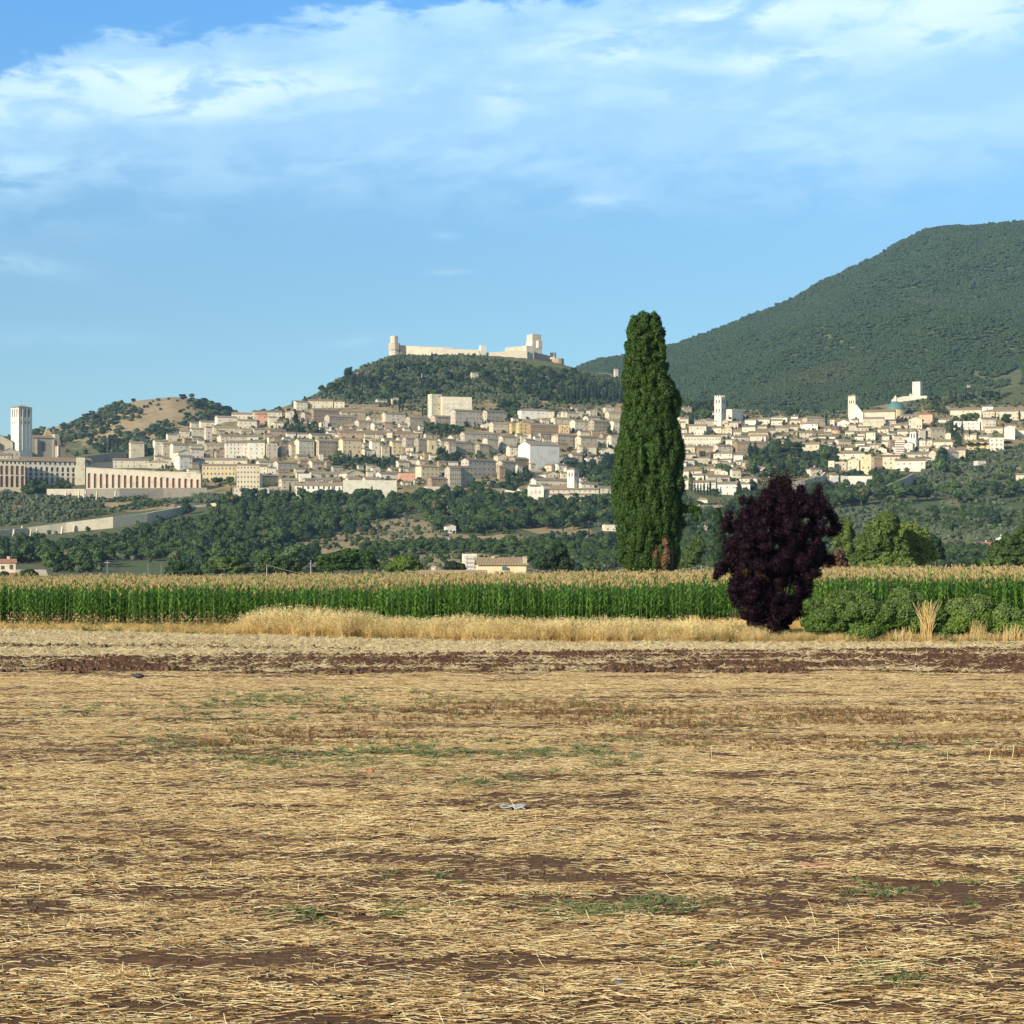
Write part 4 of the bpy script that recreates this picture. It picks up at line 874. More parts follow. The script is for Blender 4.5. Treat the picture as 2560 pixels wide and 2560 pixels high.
# the tall cypress
CYD = 207.0; base_z = float(hill_z((1622 - CX) / F * CYD, CYD)); cyx = (1622 - CX) / F * CYD
prof = np.array([(1440, 1568, 1690), (1428, 1566, 1690), (1391, 1550, 1699), (1325, 1537, 1707), (1258, 1534, 1710), (1190, 1534, 1714), (1126, 1540, 1709), (1060, 1553, 1697), (1000, 1559, 1704), (965, 1561, 1690), (930, 1557, 1672), (880, 1560, 1671), (830, 1568, 1660), (800, 1579, 1651), (785, 1595, 1639), (775, 1610, 1624)], float)
def pz(y): return EYE + (HY - y) / F * CYD - base_z
random.seed(5); Lc = []; Lb = []
zs = np.array([pz(y) for y, a, b in prof]); cxs = np.array([((a + b) / 2 - 1622) / F * CYD for y, a, b in prof]); rs = np.array([(b - a) / 2 / F * CYD for y, a, b in prof])
o_ = np.argsort(zs); zs, cxs, rs = zs[o_], cxs[o_], rs[o_]
H = zs[-1]
for i in range(1150):
    z = random.uniform(0.4, H - .6); r = float(np.interp(z, zs, rs)); cx_ = float(np.interp(z, zs, cxs)); a = random.uniform(0, 6.28)
    q = random.uniform(.22, .50) * (1.0 if z < H * .8 else .8); r *= .88 + .15 * float(vnoise(a * 1.6 + 9, z / 1.5, 4)); rr = max(r - q * random.uniform(.5, 1.2), 0) * random.choice([1, 1, 1.05, .92])
    L_ = (cx_ + rr * math.cos(a), rr * .92 * math.sin(a), z, q, q, q * random.uniform(1.3, 2.6) * (1.25 if z < H * .62 else .75))
    wither = (z < 1.8 and random.random() < .62) or (z < 6.2 and math.sin(a) < .1 and .1 < math.cos(a) < .85 and random.random() < .55 and z > 2)
    (Lb if wither else Lc).append(L_)
core = []
for z in np.arange(.6, H - .8, .8): r = float(np.interp(z, zs, rs)); core.append((float(np.interp(z, zs, cxs)), 0, z, max(r - .55, .2), max(r - .55, .2) * .92, .9))
tr = MB(); tr.tube([(0, 0, -.3), (0, 0, 2), (0, 0, 14), (0, 0, 22)], [.55, .42, .25, .1], 10)
br = MB()
bz = pz(1322); bx = (1690 - 1622) / F * CYD
tr.tube([(bx * .3, 0, bz - .6), (bx, -.2, bz - .1), (bx + 1.1, -.4, bz + .35), (bx + 1.8, -.5, bz + 1.3)], [.14, .10, .07, .04], 6)
tr.tube([(bx + .7, -.35, bz + .2), (bx + 1.3, -.5, bz + .9), (bx + 1.4, -.6, bz + 1.7)], [.06, .045, .03], 5)
Lp = [(bx + 1.0, -.5, bz + 1.9, .75, .5, .38), (bx + 1.6, -.5, bz + 2.05, .7, .5, .36), (bx + 2.15, -.5, bz + 1.7, .45, .4, .3), (bx + .5, -.3, bz + 2.1, .6, .5, .5), (bx + 1.9, -.6, bz + 1.0, .38, .35, .22)]
finish('cypress', [lump_leaves(Lc, 170000, .052, .75, True, (.80, 1.18), -2, 2.2), core_lumps(Lc, .78, 7, 5), core_lumps(core, .98, 14, 6), lump_leaves(Lb, 24000, .055, .6, False, (.8, 1.12), -2, 1.7) + (1,), core_lumps(Lb, .84) + (1,), lump_leaves(Lp, 3500, .08, .6, True) , core_lumps(Lp, .8)],
       [F_CYPN, F_CYPB], tr, (cyx, CYD, base_z), 'huge tall cypress with a withered brown foot, towering above the corn')
# purple-leaved tree
PLD = 105.5; plx = (1940 - CX) / F * PLD; pbz = float(hill_z(plx, PLD))
po = [(1198, 1932, 1955), (1215, 1925, 1975), (1240, 1915, 1995), (1262, 1880, 2070), (1290, 1830, 2085), (1330, 1812, 2092), (1380, 1800, 2075), (1430, 1792, 2062), (1470, 1796, 2050), (1500, 1822, 2030), (1530, 1842, 2010), (1560, 1868, 1985), (1582, 1895, 1962)]
py_ = np.array([p[0] for p in po]); pl = np.array([p[1] for p in po]); pr = np.array([p[2] for p in po])
random.seed(8); Lq = []
for i in range(760):
    y = random.uniform(1212, 1580); a, b = np.interp(y, py_, pl), np.interp(y, py_, pr); u = random.uniform(-1, 1); v = random.uniform(-1, 1)
    if u * u + v * v > 1: continue
    q = random.uniform(.16, .42) * (.6 if y > 1540 else 1); hw = (b - a) / 2 / F * PLD; cx_ = ((a + b) / 2 - 1940) / F * PLD; m_ = max(hw - q * .7, .05)
    Lq.append((cx_ + u * m_, v * m_ * .85, EYE + (HY - y) / F * PLD - pbz, q, q, q * random.uniform(.7, 1.2)))
for (x, y, w_) in [(1935, 1212, .25), (1945, 1225, .35), (2045, 1222, .2), (2042, 1240, .3), (2055, 1262, .4), (1912, 1240, .3), (1855, 1252, .22), (2085, 1300, .3), (2098, 1318, .25), (1798, 1425, .3), (1790, 1440, .2), (1880, 1262, .35), (2000, 1225, .25), (1968, 1208, .18), (2075, 1285, .3), (1815, 1310, .3), (1880, 1585, .2), (1895, 1592, .18), (1822, 1290, .25), (2020, 1250, .3), (2075, 1400, .3)]:
    Lq.append(((x - 1940) / F * PLD, random.uniform(-.4, .4), EYE + (HY - y) / F * PLD - pbz, w_, w_, w_ * 1.3))
def sprays(L, n, ln, size, upw=.25):
    """short leafy shoots reaching out of the crown"""
    V = []; 
    c = []; nr = []
    for i in range(n):
        l = random.choice(L); d = rdirs(1)[0]; d[2] = abs(d[2]) * .8 + upw; d /= np.linalg.norm(d); p0 = np.array(l[:3]) + d * np.array(l[3:]) * .9
        for j in range(9): c.append(p0 + d * ln * j / 8 * random.uniform(.8, 1.1) + rng.normal(0, .025, 3)); nr.append(rdirs(1)[0])
    c = np.array(c); nr = np.array(nr); return quads(c, nr, size * .6, size, rng.uniform(0, 1, len(c)))
tr = MB(); tr.tube([(0, 0, -.2), (.02, 0, .6), (-.05, 0, 1.6), (0, 0, 4.5)], [.17, .13, .10, .05], 8)
for a, ln in ((.4, 2.5), (2.6, 2.8), (1.5, 3.5), (4.2, 2.4), (5.4, 2.9), (3.3, 3.2)): tr.tube([(0, 0, .5), (.35 * ln * math.cos(a) * .5, .35 * ln * math.sin(a) * .5, 1.6), (.45 * ln * math.cos(a), .45 * ln * math.sin(a), 1.5 + ln)], [.08, .06, .02], 6)
finish('purple_plum_tree', [lump_leaves(Lq, 85000, .032, .9, True, (.75, 1.15), -2, 1.6), core_lumps(Lq, .80, 7, 5), sprays(Lq, 2000, .55, .040), sprays([l for l in Lq if l[2] > 3.2], 900, .95, .038, 1.3)], [F_PLUM], tr, (plx, PLD, pbz), 'dark purple-leaved tree standing at the edge of the corn')
# bright pines right of it
def pine_group(lumps_px, D, name, label, mat, n, size, trunks, cat='tree', jit=.5, elong=1.5, spray=0, mats=None):
    x0 = lumps_px[0][0]; bx_ = (x0 - CX) / F * D; bz_ = float(hill_z(bx_, D)); L = []
    random.seed(int(x0))
    for (x, y, rx, rz) in lumps_px:
        cx_, cz_ = (x - CX) / F * D - bx_, EYE + (HY - y) / F * D - bz_; a, c = rx / F * D, rz / F * D
        L.append((cx_, 0, cz_, a * .74, a * .74, c * .78))
        for j in range(22):
            t = random.uniform(0, 6.28); ph = random.uniform(-.6, 1.3); q = random.uniform(.16, .34)
            L.append((cx_ + a * .80 * math.cos(t) * math.cos(ph), a * .80 * math.sin(t) * math.cos(ph), cz_ + c * .86 * math.sin(ph), a * q, a * q, c * q * 1.1))
    tr = MB()
    for (x, y) in trunks: tx = (x - CX) / F * D - bx_; tr.tube([(tx, 0, -.2), (tx + .2, 0, (EYE + (HY - y) / F * D - bz_) * .5), (tx, 0, EYE + (HY - y) / F * D - bz_)], [.28, .2, .1], 8)
    parts = [lump_leaves(L, n, size, jit, True, elong=elong), core_lumps(L, .84)]
    if spray: parts.append(sprays(L, spray, .5, size * 1.2))
    return finish(name, parts, [mat], tr, (bx_, D, bz_), label, cat)
pine_group([(2195, 1345, 48, 42), (2215, 1315, 42, 30), (2170, 1375, 40, 35), (2150, 1410, 35, 25), (2230, 1380, 45, 40)], 330, 'aleppo_pine', 'broad sunlit yellow-green pine beside the purple tree', F_PINE, 15000, .16, [(2195, 1370), (2225, 1380)])
pine_group([(2285, 1350, 40, 38), (2262, 1330, 28, 26), (2310, 1385, 30, 40), (2275, 1400, 36, 28)], 338, 'aleppo_pine', 'yellow-green pine with a shaded far side, behind the first pine', F_PINE, 12000, .16, [(2285, 1370), (2305, 1390)])
pine_group([(2110, 1340, 26, 45), (2120, 1385, 26, 30)], 345, 'aleppo_pine', 'narrow yellow-green pine half hidden behind the purple tree', F_PINE, 7000, .16, [(2112, 1370)])
pine_group([(2335, 1365, 22, 28), (2345, 1385, 18, 22)], 420, 'holm_oak', 'small dark tree behind the yellow-green pines', F_DARK, 5000, .18, [(2338, 1400)])
pine_group([(2520, 1375, 40, 36), (2565, 1355, 38, 40), (2495, 1395, 26, 20), (2550, 1395, 50, 30)], 300, 'walnut_tree', 'dense green tree rising over the corn at the right edge', F_BROAD, 15000, .15, [(2530, 1390), (2560, 1390)])
pine_group([(2460, 1412, 26, 14), (2490, 1408, 22, 14)], 250, 'bush', 'low yellow-green bush at the edge of the corn', F_LIGHT, 3500, .14, [(2460, 1415)], 'bush')
pine_group([(2210, 1418, 40, 20), (2170, 1422, 30, 14), (2260, 1415, 30, 20)], 260, 'bush', 'olive-green bush under the yellow-green pines', F_PINE, 6000, .14, [(2210, 1420)], 'bush')
pine_group([(2095, 1405, 26, 28), (2075, 1412, 24, 20)], 262, 'bush', 'brownish bare bush beside the purple tree', F_RED, 4500, .12, [(2095, 1412)], 'bush')
pine_group([(1730, 1392, 26, 30), (1745, 1370, 20, 22), (1715, 1410, 22, 20)], 262, 'round_tree', 'round green tree between the cypress and the purple tree', F_BROAD, 8000, .14, [(1730, 1400)])
pine_group([(1795, 1300, 13, 26), (1797, 1335, 18, 30), (1800, 1375, 21, 35), (1802, 1405, 22, 26)], 300, 'small_cypress', 'grey-green cypress rising behind the purple tree', F_DARK, 10000, .14, [(1797, 1380)])
pine_group([(850, 1398, 40, 16), (815, 1402, 28, 15), (880, 1392, 36, 18), (905, 1400, 32, 22), (925, 1412, 22, 18), (865, 1388, 30, 12), (860, 1418, 50, 14), (820, 1420, 30, 12)], 500, 'stone_pine', 'wide rounded stone pine behind the utility poles', F_PINE2, 16000, .22, [(830, 1415), (870, 1410), (905, 1415)])
pine_group([(1005, 1412, 34, 16), (990, 1420, 30, 14), (1035, 1418, 22, 14), (1015, 1402, 22, 10)], 430, 'broad_bush', 'spreading green tree left of the low tiled roof', F_HEDGE, 9000, .2, [(1005, 1420)])
pine_group([(565, 1415, 40, 20), (530, 1422, 26, 18), (600, 1425, 30, 16)], 480, 'walnut_tree', 'round dark green tree beside the pole at the roadside', F_BROAD, 9000, .24, [(565, 1420)])
pine_group([(700, 1418, 34, 24), (670, 1412, 28, 22), (735, 1425, 20, 16)], 480, 'walnut_tree', 'round dark green tree left of the stone pine', F_BROAD, 9000, .24, [(700, 1420)])
pine_group([(450, 1425, 34, 16), (480, 1430, 30, 12), (425, 1430, 20, 10)], 520, 'dark_bush', 'low dark bush among the trees left of the poles', F_DARK, 6000, .26, [(450, 1430)], 'bush')
pine_group([(1378, 1400, 30, 26), (1395, 1378, 22, 20), (1410, 1410, 26, 22), (1358, 1415, 18, 16)], 420, 'holm_oak', 'dark round tree right of the tiled farmhouse', F_DARK, 9000, .2, [(1385, 1410)])
pine_group([(1130, 1418, 22, 13), (1150, 1422, 16, 12)], 520, 'dark_bush', 'low dark bush beside the building wrapped in scaffolding', F_DARK, 4000, .22, [(1130, 1425)], 'bush')
pine_group([(70, 1438, 22, 12), (10, 1440, 12, 10)], 380, 'bush', 'green bush hiding part of the low farm shed', F_BROAD, 3000, .2, [(70, 1440)], 'bush')
# hedge thicket at the right end
def hedge(lst, D, name, label, n):
    x0 = lst[0][0]; bx_ = (x0 - CX) / F * D; bz_ = float(hill_z(bx_, D)); L = []; random.seed(int(x0))
    for (x, y, rx, rz) in lst:
        for j in range(14):
            a, c = rx / F * D, rz / F * D; t = random.uniform(0, 6.28); ph = random.uniform(-.4, 1.4); q = random.uniform(.3, .5)
            L.append(((x - CX) / F * D - bx_ + a * .7 * math.cos(t) * math.cos(ph), a * .6 * math.sin(t) * math.cos(ph), EYE + (HY - y) / F * D - bz_ + c * .7 * math.sin(ph), a * q, a * q, c * q))
        L.append(((x - CX) / F * D - bx_, 0, EYE + (HY - y) / F * D - bz_, a * .8, a * .7, c * .8))
    r = empty(name, (bx_, D, bz_)); tips = [l for l in L if l[2] > 1.2] or L
    obj('foliage', leaf_mesh('foliage', [lump_leaves(L, n, .05, .7, True, (.85, 1.1)), core_lumps(L, .8), lump_leaves(tips, int(n * .16), .05, .8, True, (1.0, 1.14), .1) + (1,)], [F_HEDGE, F_VINE]), r); tag(r, label, 'hedge'); return r
hedge([(2060, 1560, 50, 36), (2100, 1530, 45, 46), (2150, 1540, 50, 56), (2200, 1550, 48, 48), (2250, 1540, 48, 58), (2290, 1550, 36, 55), (2030, 1520, 26, 26), (2170, 1580, 60, 30), (2330, 1560, 40, 40), (2350, 1580, 30, 24)], 104.6, 'hedge', 'large rounded green hedge overgrown with climbers, right of the purple tree', 52000)
hedge([(2400, 1555, 45, 50), (2450, 1550, 45, 52), (2500, 1562, 40, 46), (2550, 1570, 45, 44), (2600, 1570, 50, 44), (2360, 1585, 30, 30)], 104.8, 'hedge', 'lower dark green hedge beyond the golden grass clump', 30000)
# one tall clump of golden reeds between the hedges
def reeds(px, D, n, h, label, seed, wd=.35):
    random.seed(seed); ps = []
    for i in range(n):
        x, y = random.gauss(0, wd * .6), random.gauss(0, wd * .4); l = random.gauss(0, .14) * h; hh = h * random.uniform(.45, 1.05)
        ps.append(ribbon([(x, y, 0), (x + l * .3, y, hh * .6), (x + l, y - .05, hh)], [.02, .022, .012], random.uniform(0, 1), up=(0.2, 1, 0)) + (0 if random.random() < .6 else 1,))
    x = (px - CX) / F * D; r = obj('grass_clump', leaf_mesh('grass_clump', ps, [F_GRASSD, F_GRASSP]), None, (x, D, float(hill_z(x, D)))); tag(r, label, 'grass clump')
reeds(2318, 103.8, 100, 2.2, 'tall golden grass clump between the two green hedges', 3, .22)
reeds(2440, 103.6, 50, 1.2, 'thin golden grass clump before the lower green hedge', 4, .35)
reeds(1735, 105.8, 130, 1.35, 'golden grass clump leaning left of the purple tree', 5, .4)
reeds(1508, 106.5, 70, 1.35, 'pale feathery grass clump in the verge before the corn', 6, .3)
reeds(2262, 103.3, 50, .9, 'thin golden grass clump at the foot of the large hedge', 7, .5)
reeds(2530, 103.6, 60, 1.0, 'golden grass clump at the foot of the lower hedge', 8, .5)
# ------------------------------------------------------------------ buildings
def W0(px, py, D): return Vector(((px - CX) / F * D, D, EYE + (HY - py) / F * D))
_wm = {}
def winmesh(w, h, mat=None, arch=False):
    key = (round(w, 1), round(h, 1), mat.name if mat else '', arch)
    if key not in _wm:
        b = MB(); w_, h_ = key[0], key[1]
        if arch:
            pts = [(-w_ / 2, 0), (w_ / 2, 0)] + [(w_ / 2 * math.cos(t), h_ - w_ / 2 + w_ / 2 * math.sin(t)) for t in np.linspace(0, math.pi, 9)]
            b.prism(pts, -.05, .25, 0)
        else: b.box(-w_ / 2, w_ / 2, -.05, .25, 0, h_, 0)
        if not arch: b.box(-w_ / 2 - .12, w_ / 2 + .12, -.14, .2, -.16, 0, 1)
        _wm[key] = b.mesh('window', [mat or WIN, WHITE])
    return _wm[key]
def add_win(root, x, y, z, rot, w=1.1, h=1.7, mat=None, arch=False, name='window'):
    o = obj(name, winmesh(w, h, mat, arch), root, (x, y, z), rot); return o
def roof_gable(b, w, d, z, rise, ov=.45, th=.28):
    """ridge along x; slabs on both slopes"""
    x0, x1 = -w / 2 - ov, w / 2 + ov; k = rise / (d / 2)
    for s in (-1, 1):
        ye = s * (d / 2 + ov); ze = z - ov * k
        q = [(x0, ye, ze), (x1, ye, ze), (x1, 0, z + rise), (x0, 0, z + rise)]
        if s > 0: q = q[::-1]
        top = [(a, c, e + th) for a, c, e in q]; b.face(top); b.face(q[::-1])
        for i in range(4): j = (i + 1) % 4; b.face([q[i], q[j], top[j], top[i]])
def roof_hip(b, w, d, z, rise, ov=.5, th=.28):
    x0, x1, y0, y1 = -w / 2 - ov, w / 2 + ov, -d / 2 - ov, d / 2 + ov; m = min(w, d) / 2
    rx = max(w / 2 - m, 0.01); ry = max(d / 2 - m, 0.01); k = rise / m; ze = z - ov * k + th
    c = [(x0, y0, ze), (x1, y0, ze), (x1, y1, ze), (x0, y1, ze)]; l = [(a, e, f - th) for a, e, f in c]
    t = z + rise + th
    if w >= d: A, B = (-rx, 0, t), (rx, 0, t); fs = [[c[0], c[1], B, A], [c[1], c[2], B], [c[2], c[3], A, B], [c[3], c[0], A]]
    else: A, B = (0, -ry, t), (0, ry, t); fs = [[c[0], c[1], A], [c[1], c[2], B, A], [c[2], c[3], B], [c[3], c[0], A, B]]
    for f in fs: b.face(f)
    b.face(l[::-1])
    for i in range(4): j = (i + 1) % 4; b.face([l[i], l[j], c[j], c[i]])
WNAME = {'cream': 'cream', 'pale': 'pale', 'grey': 'grey stone', 'stone': 'tan stone', 'white': 'white', 'ochre': 'ochre', 'pink': 'pink', 'brown': 'brown stone', 'yellow': 'bright yellow'}
HC = []      # house records for counts
def house(px0, px1, yt, yb, col='cream', style='x', rot=None, win=1, roofm=None, D=None, name='house', nwin=None, depth=None, chim=None, phrase=None, cat='house', wsize=None):
    pc = (px0 + px1) / 2
    if D is None:
        ry = float(np.interp(pc, RX, RY)); D = float(inv_D(max(yb, ry + 1.5), pc))
    a = R(rot if rot is not None else 0); ca, sa = abs(math.cos(a)), abs(math.sin(a))
    W = (px1 - px0) / F * D; Htot = (yb - yt) / F * D
    # footprint w x d whose turned width is W
    ratio = depth if depth else (min(.85, 12.5 / W) if style != 'y' else 1.0)
    w_ = W / (ca + sa * ratio); d_ = w_ * ratio
    off = (w_ * sa + d_ * ca) / 2
    X = (pc - CX) / F * D * (1 + off / D); Y = D + off
    zb = EYE + (HY - yb) / F * D
    zg = min(zb, float(hill_z(X, Y)), float(hill_z(X, D))) if D > 700 else zb
    r = empty(name, (X, Y, zb), a)
    span = d_ if style == 'x' else w_ if style == 'y' else min(w_, d_)
    rise = {'x': .40, 'y': .40, 'h': .40, 'f': 0}[style] * span / 2 if style != 'f' else 0
    rise = min(rise, Htot * .45, 4.2); hw = Htot - rise - (.28 if style != 'f' else 0)
    fnd = zb - zg + 6 if D > 700 else .6
    b = MB(); x0, x1, y0, y1 = -w_ / 2, w_ / 2, -d_ / 2, d_ / 2
    if style == 'x': 
        b2 = [(y0, -fnd), (y1, -fnd), (y1, hw), (0, hw + rise), (y0, hw)]; m = MB(); m.prism(b2, x0, x1); b.v = [(y, x, z) for x, y, z in m.v]; b.f = [f[::-1] for f in m.f]; b.m = m.m
    elif style == 'y': b.prism([(x0, -fnd), (x1, -fnd), (x1, hw), (0, hw + rise), (x0, hw)], y0, y1)
    else: b.box(x0, x1, y0, y1, -fnd, hw)
    if style == 'f': 
        for (p, q, u, v) in ((x0, x1, y0, y0 + .4), (x0, x1, y1 - .4, y1), (x0, x0 + .4, y0 + .402, y1 - .402), (x1 - .4, x1, y0 + .402, y1 - .402)): b.box(p, q, u, v, hw + .002, hw + .7)
    b.build('wall', WALLS[col], r)
    rb = MB()
    if style == 'x': roof_gable(rb, w_, d_, hw + .01, rise)
    elif style == 'y': 
        m = MB(); roof_gable(m, d_, w_, hw + .01, rise); rb.v = [(y, -x, z) for x, y, z in m.v]; rb.f = m.f; rb.m = m.m
    elif style == 'h': roof_hip(rb, w_, d_, hw + .01, rise)
    if style != 'f': rb.build('roof', roofm or (ROOF if random.random() < .72 else ROOF_T), r)
    else: rb.box(x0 + .45, x1 - .45, y0 + .45, y1 - .45, hw + .003, hw + .12); rb.build('roof', ROOF, r)
    if chim if chim is not None else (random.random() < .45 and style != 'f'):
        c = MB(); cw = .45; ch = random.uniform(1.0, 1.7); c.box(-cw, cw, -cw, cw, -1.2, ch); c.box(-cw - .12, cw + .12, -cw - .12, cw + .12, ch + .002, ch + .2)
        k = random.uniform(-.35, .35) * w_; kk = random.uniform(-.25, .2) * d_; zz = hw + rise * (1 - abs((kk if style == 'x' else k) / ((d_ if style == 'x' else w_) / 2)))
        c.build('chimney', WALLS['brown' if random.random() < .4 else 'stone'], r, (k, kk, zz))
    n = 0; st = max(1, int(round(hw / 4.7))); sm = SHUT if random.random() < .5 else WIN
    ww, wh = wsize or (random.choice((.9, 1.0, 1.2)), min(random.choice((1.5, 1.7, 2.0)), hw / st * .62))
    if win and hw > 2.2:
        nc = nwin or max(1, int(w_ / random.uniform(3.6, 5.6))); fh = hw / st
        gap = w_ / nc
        for s in range(st):
            for c in range(nc):
                if n > 80 or (not nwin and random.random() < .24): continue
                add_win(r, x0 + gap * (c + .5) + (random.uniform(-.3, .3) if not nwin else 0), y0, fh * s + fh * .32, 0, ww, wh if s < st - 1 else wh * random.choice((1, .75)), sm); n += 1
        if abs(rot or 0) > 7:
            side = -1 if a > 0 else 1; ns = max(1, int(d_ / 4.5)); xs = x0 if side < 0 else x1
            for s in range(st):
                for c in range(ns):
                    if n > 95 or random.random() < .35: continue
                    add_win(r, xs, y0 + d_ / ns * (c + .5), fh * s + fh * .32, side * R(90), ww, wh, sm); n += 1
    size = 'long' if W > 26 else 'tall' if Htot > W * .95 and Htot > 9 else 'small' if W < 9.5 else 'broad' if W > 17 else ''
    rf = {'x': 'gabled', 'y': 'gable-fronted', 'h': 'hipped', 'f': 'flat-roofed'}[style]
    ph = phrase or ' '.join(x for x in (size, WNAME[col], rf, 'house') if x)
    REG.append((r, pc, (yt + yb) / 2, ph, cat, 'house', Htot)); HC.append((px0, px1, yt, yb)); return r
